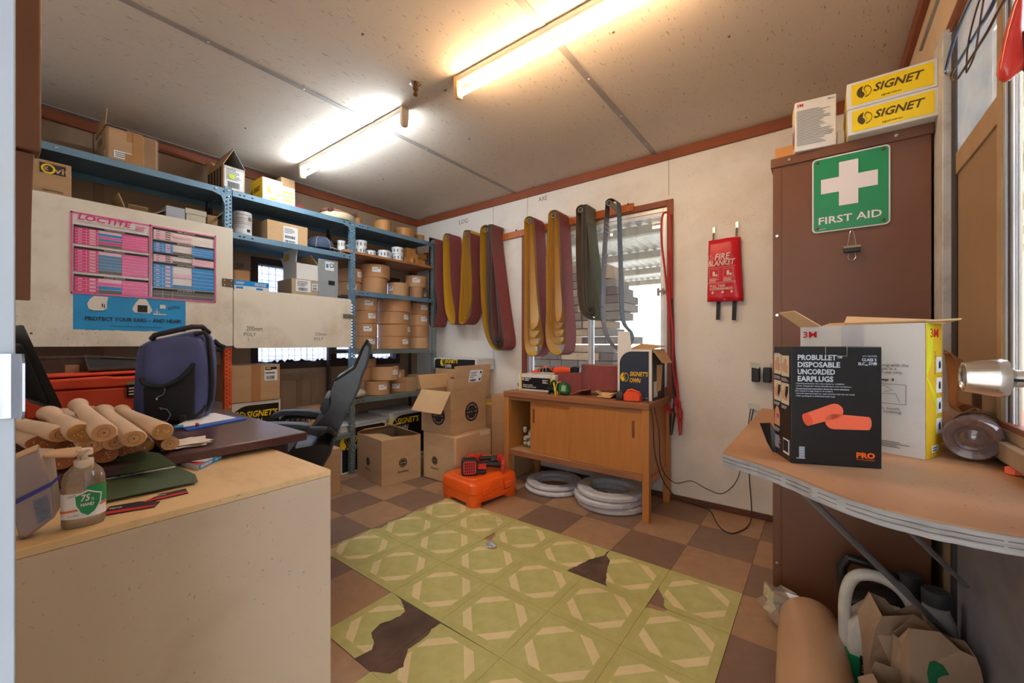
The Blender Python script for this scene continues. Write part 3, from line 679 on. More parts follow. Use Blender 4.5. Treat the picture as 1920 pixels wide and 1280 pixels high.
for y, z in ((.12, 1.14), (.155, 1.135), (.12, 1.12), (.14, 1.76)):
    b.M = Matrix.Translation((.016, y-.547, z-1.07)) @ Matrix.Rotation(PI/2, 4, 'Y'); b.lathe([(.005, 0), (.003, .001)], 8)
b.build('screw_hole', mat('brown_hole', (96, 66, 44), .9), bd1)

# --- pink product chart
X_ = -3.0685
PINK = mat('chart_pink', (232, 96, 158), .22, var=.05); PINKD = mat('chart_magenta', (222, 60, 130), .22, var=.05); PINKL = mat('chart_pale_pink', (240, 190, 208), .22, var=.05)
BLUE = mat('chart_blue', (28, 140, 214), .22, var=.06); BLUEG = mat('chart_slate_blue', (84, 132, 176), .25, var=.08); GREYC = mat('chart_grey', (104, 100, 98), .3, var=.1); CHW = mat('chart_white', (240, 232, 230), .2, var=.02)
ch = thing('product_chart', 'glossy pink and white framed product chart on the white door panel', 'poster', (X_, .60, 1.342))
def CY(px): return sy(px, X_+.004)-.60
cy0, cy1 = CY(132), CY(405); H1 = 1.776-1.342
fc = face((.0035, 0, 0), (0, 1, 0), (0, 0, 1))
yy = [cy0, cy1]
def ztl(u): return .425+u*.008
MB().slab([(.0, cy0, .003), (.0, cy1, 0), (.0, cy1, ztl(1)), (.0, cy0, ztl(0))], -.004).build('chart_board', CHW, ch)
ym = CY(282)
b = MB(); e = .007
for (a, c) in ((cy0, ym+.004), (ym-.004, cy1)):
    pass
fr = [(cy0, .003, cy1, .010), (cy0, ztl(0)-.007, cy1, ztl(0)), (cy0, .003, cy0+e, ztl(0)), (cy1-e, .003, cy1, ztl(1)), (ym-.004, .003, ym+.003, ztl(.5))]
bars('pink_border', PINK, ch, fc, [(a, c, p-a, q-c) for a, c, p, q in fr], .001)
def chart_block(ya, yb, ztop, zbot, c1, c2, mid, c4, head):
    H = ztop-zbot; wd = yb-ya
    bars('black_rule', INK, ch, fc, [(ya, ztop-.012, wd, .012), (ya, zbot, .0025, H), (yb-.0025, zbot, .0025, H)], .0012)
    txt(head, fc, ya+wd*.38, ztop-.0095, wd*.28, .007, CHW, ch, e=.0020)
    n = len(mid); rh = (H-.013)/n
    decal('chart_column', c1, ch, fc, ya+.003, zbot, wd*.3, H-.013, .0011)
    if c4: decal('chart_column', c4, ch, fc, ya+wd*.62, zbot, wd*.38-.003, H-.013, .0011)
    for i, mm in enumerate(mid):
        if mm: decal('chart_cell', mm, ch, fc, ya+wd*.305, zbot+H-.013-(i+1)*rh, wd*.31, rh*.97, .0011)
    bars('white_rule', CHW, ch, fc, [(ya+.003, zbot+H-.013-(i+1)*rh-.0007, wd-.006, .0013) for i in range(n-1)]+[(ya+wd*.15, zbot, .0012, H-.013), (ya+wd*.30, zbot, .0012, H-.013)], .0017)
    r = []
    for i in range(n):
        r.append((ya+wd*.19, zbot+H-.013-(i+.75)*rh, wd*.08, rh*.5)); r.append((ya+wd*.05, zbot+H-.013-(i+.65)*rh, wd*.05, rh*.25))
    bars('fine_print', PINKL if c1 in (PINK, PINKD, BLUE) else GREYC, ch, fc, r, .0019)
a, c = cy0+.012, ym-.008
chart_block(a, c, .360, .262, PINKD, None, [PINKL, BLUE, PINK, BLUEG, PINKD, GREYC], PINK, 'THREADLOCKING')
chart_block(a, c, .248, .118, PINKD, None, [PINKL, BLUEG, BLUEG, BLUEG, BLUEG, BLUEG, GREYC], PINK, 'RETAINING COMPOUNDS')
chart_block(a, c, .104, .012, PINKD, None, [PINKL, PINK, BLUE, GREYC], PINK, 'FLANGE SEALING')
a, c = ym+.010, cy1-.010
chart_block(a, c, .416, .350, PINKL, None, [None, PINKL, None, PINKL], None, 'PIPE SEALING')
chart_block(a, c, .345, .276, BLUE, None, [None, None, None, GREYC], BLUE, 'BONDING')
chart_block(a, c, .274, .222, PINKL, None, [None, None, GREYC], PINKL, 'GASKETING')
chart_block(a, c, .218, .072, BLUE, None, [None, None, PINKL, None, None, BLUEG], BLUE, 'INSTANT ADHESIVES')
chart_block(a, c, .066, .012, GREYC, None, [GREYC, INKG], GREYC, 'PRIMERS')
txt('LOCTITE', fc, cy0+.026, .388, .205, .030, PINKD, ch, shear=.15, bold=.02)
txt('LOCTITE PRODUCTS FOR TOTAL RELIABILITY IN MAINTENANCE', fc, cy0+.024, .374, .26, .007, GREYC, ch)
lines(PINK, ch, fc, cy0+.248, .382, .055, .026, 3, .0012)
# --- blue safety poster
ps = thing('safety_poster', 'creased bright blue hearing safety poster tucked below the pink chart', 'poster', (X_+.0002, .53, 1.155))
PB = mat('poster_blue', (20, 150, 214), .35, var=.08, scale=8, bump=.5, bscale=14)
q0, q1 = sy(137, X_)-.53, sy(348, X_)-.53
low = jag([(q0, .003), (q1, 0)], .002)
MB().slab([(0, y, z) for y, z in low]+[(0, q1, .188), (0, q0, .188)], -.0006).build('sheet', PB, ps)
fp = face((.0008, q0, 0), (0, 1, 0), (0, 0, 1)); PW = q1-q0
txt('PROTECT YOUR EARS \u2013 AND HEAR!', fp, PW*.09, .052, PW*.86, .022, INKB, ps, bold=.02)
txt('NATIONAL SAFETY COUNCIL OF AUSTRALIA', fp, PW*.29, .022, PW*.47, .006, INKB, ps)
txt('RATTLE', fp, PW*.83, .128, PW*.12, .018, INKB, ps, ang=.25)
FIG = mat('figure_cream', (230, 222, 212), .5, var=.03)
def blob(m, pts): decal('cartoon_figure', m, ps, fp, 0, 0, 1, 1, .0006, .0003, poly=pts)
blob(FIG, [(.055, .115), (.05, .14), (.06, .165), (.075, .183), (.13, .183), (.125, .15), (.125, .12), (.11, .108), (.075, .105)])
bars('ink_mark', INK, ps, fp, [(.105, .125, .004, .02), (.114, .12, .003, .022), (.06, .104, .06, .002)], .0014)
blob(FIG, [(.235, .105), (.225, .125), (.24, .16), (.255, .183), (.285, .183), (.30, .15), (.312, .12), (.30, .103)])
bars('apron', INK, ps, fp, [(.248, .108, .042, .040)], .0014)
bars('cartoon_sign', FIG, ps, fp, [(.315, .098, .06, .006), (.330, .104, .003, .028), (.318, .112, .026, .003), (.345, .135, .026, .022)], .0014)

# ============================================================ THINGS ON THE SHELVES
def shbox(name, label, px0, px1, pyt, z0, xf, depth, m=CARD, cat='box', **k):
    ya, yb = sy(px0, xf), sy(px1, xf); h = zz(pyt, xf, ya)-z0
    return Carton(name, label, cat, (xf-depth/2, (ya+yb)/2, z0), PI/2, yb-ya, depth, h, m, **k)
# top shelf, bay by bay
c = shbox('cardboard_box', 'large taped tan cardboard box with plastic film on the top shelf, far left', 199, 296, 233, 2.10, -3.115, .30, bevel=.012)
c.tape('y')
decal('tape_patch', TAPE, c.t, c.front, c.w*.50, .0, c.w*.2, c.h, .0012); decal('tape_patch', TAPE, c.t, c.front, c.w*.35, .0, c.w*.25, c.h*.3, .0016)
c.sticker(c.front, .03, .02, .075, .04, code=False, n=3); c.sticker(c.left, c.d-.07, .02, .045, .035, code=False, n=2)
bars('printed_mark', INKG, c.t, c.left, [(.10, c.h-.07, .09, .03), (.04, c.h*.35, .12, .006), (.04, c.h*.28, .10, .006)], .001)
c.flap('left', .09, 1.5)
film = MB(); w2_, d2_, h2_ = c.w/2+.002, c.d/2+.002, c.h+.001
film.box(w2_*.45, -d2_, 0, w2_, d2_*.2, h2_); film.build('plastic_film', glassy('clear_film', (1, 1, 1), .16, .12), c.t)
c = shbox('cardboard_box', 'open box with striped side and spotted shipping label on the top shelf', 419, 459, 308, 2.10, -3.10, .30, CARD2, open_=True)
for s_ in range(5): bars('dark_stripe', mat('stripe_dark', (66, 58, 58), .7), c.t, c.left, [(.01+s_*.055, 0, .034, c.h)], .0008)
o = c.sticker(c.front, .005, .004, c.w-.012, c.h-.006, n=8)
b = MB(); f = c.front
for i in range(11):
    for (a_, b_) in ((.006+i*(c.w-.018)/10, c.h-.008), (.006+i*(c.w-.018)/10, c.h-.016)):
        b.slab([fpt(f, a_, b_, .002), fpt(f, a_+.005, b_, .002), fpt(f, a_+.005, b_+.004, .002), fpt(f, a_, b_+.004, .002)], .0003)
b.build('spot_pattern', mat('spot_brown', (120, 92, 60)), o)
MB().slab([fpt(f, c.w*.38+.018*math.cos(i*PI/6), c.h*.58+.018*math.sin(i*PI/6), .003) for i in range(12)], .0003).build('green_sticker', mat('fluoro_green', (206, 230, 60)), c.t)
c.flap('back', .12, 1.9, CARDIN); c.flap('right', .14, 1.05, mat('grey_flap', (150, 158, 166), .6)); c.flap('left', .13, 1.1)
c = shbox('cardboard_box', 'yellow sided white carton with a torn front on the top shelf', 492, 530, 330, 2.10, -3.11, .20, WHITE)
decal('yellow_side', YEL, c.t, c.left, 0, 0, c.d, c.h, .0006)
txt('SIGNET', c.left, c.d*.28, c.h*.42, c.d*.55, c.h*.22, INK, c.t, shear=.3, bold=.02); swirl(c.t, c.left, c.d*.15, c.h*.5, c.h*.13, INK)
decal('torn_patch', YEL, c.t, c.front, .03, .05, .03, .05, .001, poly=[(0, .9), (.3, 1), (1, .1), (.5, 0)]); bars('yellow_band', YEL, c.t, c.front, [(.045, .012, .05, .012), (.085, .05, .04, .008)], .001)
c = shbox('cardboard_box', 'tall pale carton with yellow stripes behind the yellow box', 527, 553, 331, 2.10, -3.21, .16, CARD2)
decal('white_front', WHITE, c.t, c.front, 0, 0, c.w, c.h*.72, .0006); bars('yellow_stripe', YEL, c.t, c.front, [(.01, .03+i*.03, c.w*.8, .01) for i in range(4)], .0013)
b = MB(); b.box(-.014, -.045, 0, .014, .045, .10); o = b.build('small_packet', mat('red_packet', (170, 70, 66), .5), None, loc=(-3.34, sy(558, -3.34), 2.10), bevel=.003); tag(o, 'small red packet behind the pale carton on the top shelf', 'packet')
# masking roll with strap
yc = sy(632, -3.22)
t = thing('strap_roll', 'dusty roll wrapped in film with a rusty red clamp strap on the top shelf', 'strap', (-3.22, yc, 2.10))
MB().lathe([(.05, 0), (.135, 0), (.14, .008), (.14, .045), (.134, .052), (.05, .052)], 32, closedprof=True).build('roll', mat('film_cream', (206, 194, 160), .4, var=.12, bump=.3), t, smooth=True)
pts = [(.125*math.cos(a_)*.85, .125*math.sin(a_), .058+.014*abs(math.sin(a_*1.0))) for a_ in [i*PI/14 for i in range(28)]]
MB().tube(pts, .011, 6, True).build('clamp_strap', mat('rusty_strap', (150, 96, 84), .6, dirt=.4), t, smooth=True)
for s in (-1, 1):
    b = MB(); b.M = Matrix.Translation((.085, s*.105, .066)) @ Matrix.Rotation(PI/2, 4, 'Y'); b.lathe([(.02, -.012), (.022, 0), (.02, .014), (.008, .016)], 14); b.build('clamp_bolt', mat('rusty_bolt', (104, 62, 52), .6, .3, dirt=.5), t, smooth=True)

def roll(name, label, px0, px1, z0, h, X, m=KRAFT, r_in=.75, group=None, lab=None, sq=1.0, tilt=0, inner=None, cat='roll', seam=True):
    pc = (px0+px1)/2; y = sy(pc, X); R = (px1-px0)/2/F*fw(X, y)*.965
    t = thing(name, label, cat, (X, y, z0), random.uniform(-.1, .1) if lab is None else 0, group)
    if tilt: t.rotation_euler = (0, tilt, 0)
    ri = R*r_in
    MB().lathe([(ri, 0), (R-.004, 0), (R, .004), (R, h-.004), (R-.004, h), (ri, h)], 40, 1/ sq, sq, closedprof=True).build('wrap', m, t, smooth=True)
    if inner: MB().lathe([(ri-.012, .002), (ri-.0005, .002), (ri-.0005, h+.001), (ri-.012, h+.001)], 40, 1/sq, sq, closedprof=True).build('belt_edge', inner, t, smooth=True)
    def patch(nm, mm, a0, a1, za, zb, e):
        b = MB(); n = 6; vs = []
        for i in range(n+1):
            a = a0+(a1-a0)*i/n
            for zz_ in (za, zb): vs.append(((R+e)/sq*math.cos(a), (R+e)*sq*math.sin(a), zz_))
        b.add(vs, [(2*i, 2*i+2, 2*i+3, 2*i+1) for i in range(n)]); return b.build(nm, mm, t)
    if lab is not None:
        # lab = fraction across the visible width 0..1
        va = math.atan2(-y, -X)     # direction to camera
        a = va+math.asin(max(-.97, min(.97, (lab-.5)*2))); wd = .075/R
        patch('label', LABEL, a-wd/2, a+wd/2, h*.40, h*.40+min(.045, h*.5), .0012)
        patch('printed_line', INKG, a-wd/2*.7, a+wd/2*.2, h*.40+min(.045, h*.5)*.5, h*.40+min(.045, h*.5)*.6, .002)
        patch('printed_line', INK, a+wd/2*.3, a+wd/2*.8, h*.40+min(.045, h*.5)*.72, h*.40+min(.045, h*.5)*.88, .002)
    if seam: patch('paper_seam', mat('kraft_edge', (158, 116, 78), .7), 0, .02, .003, h-.003, .0015) if random.random() < .4 else None
    return t
G1 = 'kraft rolls on the steel shelves'
# top shelf, right bay
roll('belt_roll', 'teardrop kraft roll on the top shelf, left of the wide amber roll', 700, 734, 2.10, .115, -3.24, CARDO, group=G1, sq=.85)
roll('belt_roll', 'wide shiny amber roll on the top shelf at the wall corner', 739, 778, 2.10, .105, -3.26, CARDO, group=G1)
roll('belt_roll', 'narrow amber roll at the right end of the top shelf', 777, 796, 2.10, .09, -3.27, CARDO, group=G1)
roll('belt_roll', 'slim upright roll beside the strap roll on the top shelf', 664, 677, 2.10, .13, -3.37, CARDO, group=G1)
# second level: printed tube, carton, hat
y = sy(454.5, -3.2); R = 15.2/F*fw(-3.2, y)
t = thing('label_tube', 'tall white printed tube standing by the blue upright', 'tube', (-3.2, y, 1.823)); hh = .168
MB().lathe([(R*.5, 0), (R, 0), (R, hh), (R*.93, hh+.002), (R*.9, hh), (R*.5, hh)], 36, closedprof=True).build('tube_body', mat('printed_white_tube', (214, 208, 204), .3, var=.04), t, smooth=True)
for (z0, z1, a0, a1, mm) in [(.02, .05, -.9, .3, LABEL), (.095, .098, -1.3, 1.3, INKG), (.108, .110, -1.2, 1, INKG), (.12, .123, -1, 1.2, INKG), (.083, .086, -1.2, .9, INKG), (.145, .148, -1, .8, INKG), (.03, .05, .35, .75, INK), (.11, .135, .5, 1.0, INKG)]:
    vs = []
    for i in range(9):
        a = -.2+a0+(a1-a0)*i/8
        for z in (z0, z1): vs.append(((R+.001)*math.cos(a), (R+.001)*math.sin(a), z))
    MB().add(vs, [(2*i, 2*i+2, 2*i+3, 2*i+1) for i in range(8)]).build('print_band', mm, t)
c = shbox('cardboard_box', 'pale carton with tall white label on the second shelf', 501, 577, 410, 1.823, -3.13, .28, CARD2)
o = decal('shipping_label', LABEL, c.t, c.front, c.w*.38, .004, c.w*.36, c.h*.82); lines(INKG, o, c.front, c.w*.41, c.h*.5, c.w*.28, c.h*.27, 4); barcode(INK, o, c.front, c.w*.42, c.h*.26, c.w*.26, c.h*.14); barcode(INK, o, c.front, c.w*.42, .01, c.w*.26, c.h*.1)
# cap
yc = sy(603, -3.2)
t = thing('cap', 'grey and navy cap with a wide pale brim on the second shelf', 'hat', (-3.20, yc-.01, 1.823))
HN = mat('cap_navy', (66, 78, 102), .8, bump=.3, bscale=400); HB = mat('cap_khaki', (180, 166, 140), .8, bump=.3, bscale=300)
b = MB(); b.lathe([(.092, .022), (.096, .040), (.088, .075), (.062, .105), (.03, .118), (.002, .121)], 24, 1, 1.08); b.build('crown', HN, t, smooth=True)
for k in range(6):
    a = k*PI/3+.3; pts = [(r*math.cos(a), r*math.sin(a)*1.08, z) for r, z in ((.099, .014), (.099, .035), (.089, .075), (.063, .106), (.03, .119), (.003, .122))]
    MB().tube(pts, .0018, 5).build('seam', HB, t)
b = MB(); n = 16; vs = []
for i in range(n+1):
    a = -PI*.05+PI*1.0*i/n; 
    for r, dz in ((.095, .036), (.16, .020), (.16, .015), (.095, .030)): vs.append((r*math.cos(a)*.55, r*math.sin(a)*1.12+.015, dz+.012*math.cos(a)))
b.add(vs, [(4*i+j, 4*i+4+j, 4*i+4+(j+1) % 4, 4*i+(j+1) % 4) for i in range(n) for j in range(4)]+[(0, 1, 2, 3), (4*n, 4*n+3, 4*n+2, 4*n+1)]); b.build('brim', HB, t, smooth=True)
# white label rolls on the plywood shelf and the end of the second shelf
WL = mat('white_sticker_roll', (232, 236, 240), .28, var=.03)
GW = 'white sticker rolls on the plywood shelf'
def wroll(label, px0, px1, z0, h, X=-3.17):
    y = sy((px0+px1)/2, X); R = (px1-px0)/2/F*fw(X, y)
    t = thing('sticker_roll', label, 'roll', (X, y, z0), 0, GW)
    MB().lathe([(R*.45, 0), (R, 0), (R, h), (R*.45, h)], 28, closedprof=True).build('sticker_coil', WL, t, smooth=True)
    va = math.atan2(-y, -X)
    for k in range(-3, 4):
        a = va+k*.62+random.uniform(-.1, .1); vs = []
        for i in range(4):
            for z in (h*.25, h*.68): vs.append(((R+.0008)*math.cos(a+i*.07), (R+.0008)*math.sin(a+i*.07), z))
        MB().add(vs, [(2*i, 2*i+2, 2*i+3, 2*i+1) for i in range(3)]).build('printed_square', INKG, t)
wroll('white sticker roll under another, leftmost of the row', 633, 647, 1.823, .052); wroll('white sticker roll on top of the leftmost one', 633, 647, 1.8755, .062)
wroll('white sticker roll partly behind the blue upright, lower', 646, 662, 1.823, .06, -3.2); wroll('white sticker roll partly behind the blue upright, upper', 649, 661, 1.8835, .05, -3.22)
wroll('white sticker roll stacked on top just right of the blue upright', 665.5, 687.5, 1.858+.055, .062, -3.18); wroll('white sticker roll at the foot of the two roll stack right of the upright', 664, 685, 1.858, .054)
wroll('low white sticker roll right of the two roll stack', 685.5, 704, 1.858, .046); wroll('low white sticker roll in the middle of the plywood shelf', 709, 731, 1.858, .066, -3.15)
wroll('white sticker roll hidden behind the middle one', 707, 721, 1.858, .08, -3.27); wroll('thin white sticker roll left of the tall stack', 723, 736, 1.858, .088, -3.25)
wroll('white sticker roll at the foot of the rightmost stack', 736, 756, 1.858, .062, -3.16); wroll('white sticker roll on top of the rightmost stack', 734.5, 756, 1.9205, .062, -3.16)
# small kraft cube boxes
GK = 'small kraft cubes on the plywood shelf'
def cube(label, px0, px1, z0, h, X, rz=0):
    ya, yb = sy(px0, X), sy(px1, X)
    c = Carton('small_box', label, 'box', (X-(yb-ya)/2, (ya+yb)/2, z0), PI/2+rz, yb-ya, yb-ya, h, CARDO, GK, bevel=.001); MB().box(-.006, -c.d/2-.0008, h-.01, .006, c.d/2, h+.0008).build('tape', TAPE, c.t)
cube('small kraft cube, bottom row left end by the sticker rolls', 758, 769, 1.858, .052, -3.14); cube('small kraft cube, bottom row second from the left', 770, 780, 1.858, .052, -3.14, .5)
cube('small kraft cube, bottom row third from the left', 781, 788, 1.858, .052, -3.14); cube('small kraft cube, bottom row right end', 789, 797, 1.858, .052, -3.14)
cube('large kraft cube lying on the left of the bottom row', 762, 784, 1.9105, .055, -3.17); cube('kraft cube topmost on the left stack', 763, 780, 1.966, .052, -3.19)
cube('kraft cube in the back row at the right end', 786, 803, 1.858, .10, -3.26); cube('kraft cube topmost at the right end', 785, 800, 1.9585, .05, -3.26)
# third level in the middle bay
zb = 1.45
c = shbox('cardboard_box', 'kraft carton under the open white box with big label', 547, 597, 521, zb, -3.13, .24, mat('dull_card', (176, 156, 128), .8, var=.08)); c.sticker(c.front, .03, .03, .11, c.h-.035, n=4); c.sticker(c.front, .15, .05, .05, .05, n=2)
zt = zb+c.h+.001
c = shbox('cardboard_box', 'open white carton with raised flaps on the kraft carton', 556, 596, 492, zt, -3.13, .22, WHITE, open_=True)
c.flap('left', .11, 1.5); c.flap('right', .09, .9, CARD2); c.flap('back', .08, 2.2)
decal('orange_tag', mat('amber_tag', (214, 164, 60)), c.t, c.left, .04, c.h+.03, .07, .05, .006)
yc = (sy(597, -3.12)+sy(634, -3.12))/2; wd = sy(634, -3.12)-sy(597, -3.12)
t = thing('steel_cabinet_box', 'upright grey steel switch box with round sticker beside the kraft rolls', 'box', (-3.12-.13, yc, zb), PI/2)
h_ = zz(487, -3.12, yc)-zb; GBX = mat('grey_enamel', (160, 168, 172), .4, .2, var=.05, dirt=.15)
MB().box(-wd/2, -.13, 0, wd/2, .13, h_).build('housing', GBX, t, bevel=.004); f = face((-wd/2, -.13, 0), (1, 0, 0), (0, 0, 1))
decal('window_slot', mat('slot_black', (24, 24, 26)), t, f, wd*.5, h_*.34, wd*.32, .035); decal('sticker', LABEL, t, f, wd*.33, h_*.72, wd*.45, .07)
o = ringmark(INK, t, f, wd*.66, h_*.72+.042, .018, rw=.35, bar=False); bars('blue_mark', BLUE, t, f, [(wd*.38, h_*.72+.02, .018, .03)], .0016)
c = shbox('filter_box', 'flat blue and white printed box on the third shelf', 439, 504, 524, zb, -3.12, .2, WHITE, bevel=.001)
decal('blue_band', BLUE, c.t, c.front, 0, c.h*.45, c.w, c.h*.55, .0006); txt('WINDOW BOXES', c.front, c.w*.58, c.h*.52, c.w*.34, c.h*.36, CHW, c.t, shear=.3, bold=.02); lines(CHW, c.t, c.front, .01, c.h*.6, c.w*.3, c.h*.25, 2, .0016)
for a in (.05, .62): decal('blue_tab', BLUE, c.t, c.front, c.w*a, c.h*.12, c.w*.2, c.h*.2, .0008)
c = shbox('paper_bag', 'crumpled kraft bag with wires behind the blue and white box', 437, 470, 503, zb, -3.30, .14, KRAFT, cat='bag', bevel=.012)
b = MB(); random.seed(3)
for k in range(5): b.tube([(random.uniform(-.03, .04), random.uniform(-.04, .04), c.h-.01+random.uniform(0, .07)) for i in range(7)], .002, 5)
b.build('wire_tangle', mat('wire_grey', (140, 130, 120), .4, .5), c.t)
# kraft rolls bay 3, upper steel shelf z 1.532
z = 1.533
roll('belt_roll', 'kraft roll behind the blue upright, lower of two', 634, 676, z-.03, .115, -3.30, group=G1, lab=.62)
roll('belt_roll', 'kraft roll behind the blue upright, upper of two', 634, 678, z+.0865, .115, -3.30, group=G1, lab=.93)
roll('belt_roll', 'plain kraft roll carrying the widest roll below the plywood shelf', 676, 726, z, .145, -3.27, group=G1)
roll('belt_roll', 'widest kraft roll with label, on top just below the plywood shelf', 675, 731, z+.146, .12, -3.28, group=G1, lab=.55)
roll('belt_roll', 'single kraft roll right of the widest roll', 727, 767, z, .135, -3.27, KRAFT2, group=G1, lab=.12)
roll('belt_roll', 'kraft roll at right end of upper steel shelf, lower front', 768, 794, z, .115, -3.24, group=G1)
roll('belt_roll', 'kraft roll tucked behind the lower right end roll', 786, 808, z, .115, -3.36, group=G1, lab=.3)
roll('belt_roll', 'kraft roll tilted on top at the right end of the upper steel shelf', 760, 800, z+.118, .115, -3.27, KRAFT2, group=G1, lab=.5, tilt=.06)
# level z 1.033, three stacks of four
z = 1.034
ordn = ['lowest', 'second lowest', 'second highest', 'highest']
for nm, px0, px1, lb in (('left', 663, 707, (.75, .6, .78, .62)), ('middle', 708, 768.5, (.85, .96, .9, None)), ('right', 766, 805, (None, None, .8, .75))):
    for i in range(4):
        a = random.uniform(-1.5, 1.5); hgt = .1135 if nm != 'middle' else .1155
        roll('belt_roll', f'{ordn[i]} kraft roll in the {nm} stack of four', px0+a, px1+a+(2 if i == 3 and nm == 'middle' else 0), z+i*(hgt+.0012), hgt, -3.27, random.choice([KRAFT, KRAFT, KRAFT2]), group=G1, lab=lb[i])
# lower shelf z .62
z = .621
roll('belt_roll', 'bottom roll at the back left of the lowest shelf', 664, 700, z, .125, -3.36, group=G1)
roll('belt_roll', 'middle roll at the back left of the lowest shelf', 664, 704, z+.1265, .125, -3.36, group=G1, lab=.9)
roll('belt_roll', 'dark centred roll topmost at the back left of the lowest shelf', 664, 705, z+.2535, .075, -3.36, group=G1, inner=RUB)
roll('belt_roll', 'kraft roll with label at the front of the lowest shelf', 684, 731, z, .125, -3.24, group=G1, lab=.72)
roll('belt_roll', 'kraft roll with maroon lining topmost on the lowest shelf', 692, 748, z+.128, .125, -3.25, KRAFT2, group=G1, lab=.88, inner=MAROON)
roll('belt_roll', 'lower kraft roll right of the front pair on the lowest shelf', 731, 762, z, .09, -3.27, group=G1, lab=.35)
roll('belt_roll', 'upper kraft roll right of the front pair on the lowest shelf', 728, 760, z+.0915, .12, -3.29, group=G1, lab=.5, inner=MAROON)
c = shbox('small_box', 'small kraft box at the right end of the lowest shelf', 764, 781, 708, z, -3.14, .12, CARD); c = shbox('small_box', 'open kraft box behind the small box at the right end of the lowest shelf', 782, 806, 703, z, -3.22, .15, CARD2)
b = MB(); b.puff([(-.06, .03), (-.05, .005), (0, 0), (.06, .008), (.065, .04), (.03, .075), (-.03, .08)], .16, .5); o = b.build('wrapped_parcel', mat('bubble_film', (206, 190, 170), .25, bump=.8, bscale=70), None, loc=(-3.17, sy(668, -3.17), z), rot=(0, 0, .3), smooth=True, sub=1)
tag(o, 'film wrapped lump beside the upright on the lowest shelf', 'parcel')
# bay 1 goods behind the chart panel
z = 1.776
c = shbox('cardboard_box', 'kraft box with dark printed band behind the top left corner of the door panel', 57, 134, 293, z, -3.125, .26, CARD)
decal('dark_band', mat('faded_black', (64, 58, 50), .8), c.t, c.front, .03, c.h-.065, c.w-.05, .05, .0008)
txt('x', c.front, .04, c.h-.052, .02, .02, CARD2, c.t, bold=.02, e=.002); txt('vit', c.front, c.w*.56, c.h-.058, .055, .03, CARD2, c.t, bold=.02, e=.002)
b = MB(); f = c.front
for i in range(16):
    p = [(math.cos(2*PI*k/16), math.sin(2*PI*k/16)) for k in (i, i+1)]
    b.slab([fpt(f, c.w*.42+x*r, c.h-.042+y*r, .0018) for (x, y), r in ((p[0], .017), (p[0], .025), (p[1], .025), (p[1], .017))], .0003)
b.build('yellow_ring', YEL, c.t); txt('MADE IN AUSTRALIA', c.front, .04, .085, c.w*.5, .008, INK, c.t)
c = shbox('cardboard_box', 'open kraft box holding a masking tape roll, behind the door panel', 238, 275, 396, z, -3.16, .22, CARD, open_=True)
c.flap('left', .10, 1.9, CARDIN); c.flap('right', .13, 2.6, CARDIN); c.flap('front', .05, 2.4)
t = thing('tape_roll', 'roll of paper tape sticking out of the open kraft box', 'roll', (-3.22, (sy(238, -3.16)+sy(275, -3.16))/2, z+c.h-.02))
b = MB(); b.M = Matrix.Rotation(PI/2, 4, 'Y'); b.lathe([(.014, -.02), (.055, -.02), (.055, .02), (.014, .02)], 24, closedprof=True); b.build('paper_coil', KRAFT, t, smooth=True)
b = MB(); b.M = Matrix.Rotation(PI/2, 4, 'Y'); b.lathe([(.008, -.022), (.024, -.022), (.024, .045), (.008, .045)], 20, closedprof=True); b.build('white_core', LABEL, t, smooth=True)
c = shbox('cardboard_box', 'grey white box end behind the door panel', 311, 347, 384, z, -3.15, .2, mat('grey_white_card', (176, 180, 188), .7, var=.05))
c = shbox('cardboard_box', 'cream lidded box end behind the door panel', 349, 386, 390, z, -3.15, .2, mat('cream_card', (206, 196, 176), .7)); MB().box(-c.w/2-.003, -c.d/2-.003, c.h-.03, c.w/2+.003, c.d/2+.003, c.h+.002).build('lid', MC['cream_card'], c.t)
c = shbox('cardboard_box', 'kraft box with a slanting flap beside the blue upright', 389, 408, 402, z, -3.2, .2, CARD, open_=True); c.flap('right', .12, 2.2)
# desk-height goods below the doors
c = shbox('cardboard_box', 'plain kraft carton with a yellow black label below the white door', 431, 525, 686, .685, -3.12, .3, CARD)
MB().box(-.03, -c.d/2-.0008, 0, .03, -c.d/2+.01, c.h).build('packing_tape', TAPE, c.t)
o = c.sticker(c.front, c.w*.67, c.h*.55, c.w*.27, c.h*.4, n=2); decal('label_header', INK, o, c.front, c.w*.68, c.h*.86, c.w*.25, c.h*.08, .002); bars('label_header_print', YEL, o, c.front, [(c.w*.7, c.h*.885, c.w*.1, c.h*.03)], .003)
def own_box(name, label, wd, d, h, loc, rz, where='front', m=WHITE, dark=BLACKC, tx=.18, ty=.5, tw=.5, logo=True, group=None):
    c = Carton(name, label, 'box', loc, rz, wd, d, h, m, group, bevel=.002); f = c.front
    r = min(wd, h)*.35; poly = [(.02*wd, .03*h), (.96*wd, .03*h), (.96*wd, .93*h)]+[(.02*wd+r+r*math.cos(a), .93*h-r+r*math.sin(a)) for a in [PI/2+i*PI/16 for i in range(9)]]
    decal('dark_print', dark, c.t, f, 0, 0, 1, 1, .0006, poly=poly)
    th = wd*tw*.22
    txt("SIGNET'S", f, wd*tx, h*ty, wd*tw, th, YEL, c.t, shear=.25, bold=.025); txt('OWN', f, wd*tx, h*ty-th*1.25, wd*tw*.5, th, CHW if dark == BLACKC else YEL, c.t, shear=.2, bold=.025)
    if logo: swirl(c.t, f, wd*tx-th*.9, h*ty+th*.1, th*.95, YEL)
    return c
xf = -3.13; ya, yb = sy(428, xf), sy(526, xf)
own_box('printed_box', 'black and white printed carton under the kraft carton with label', yb-ya, .3, .335, (xf-.15, (ya+yb)/2, .3475), PI/2, tx=.32, ty=.68, tw=.62)
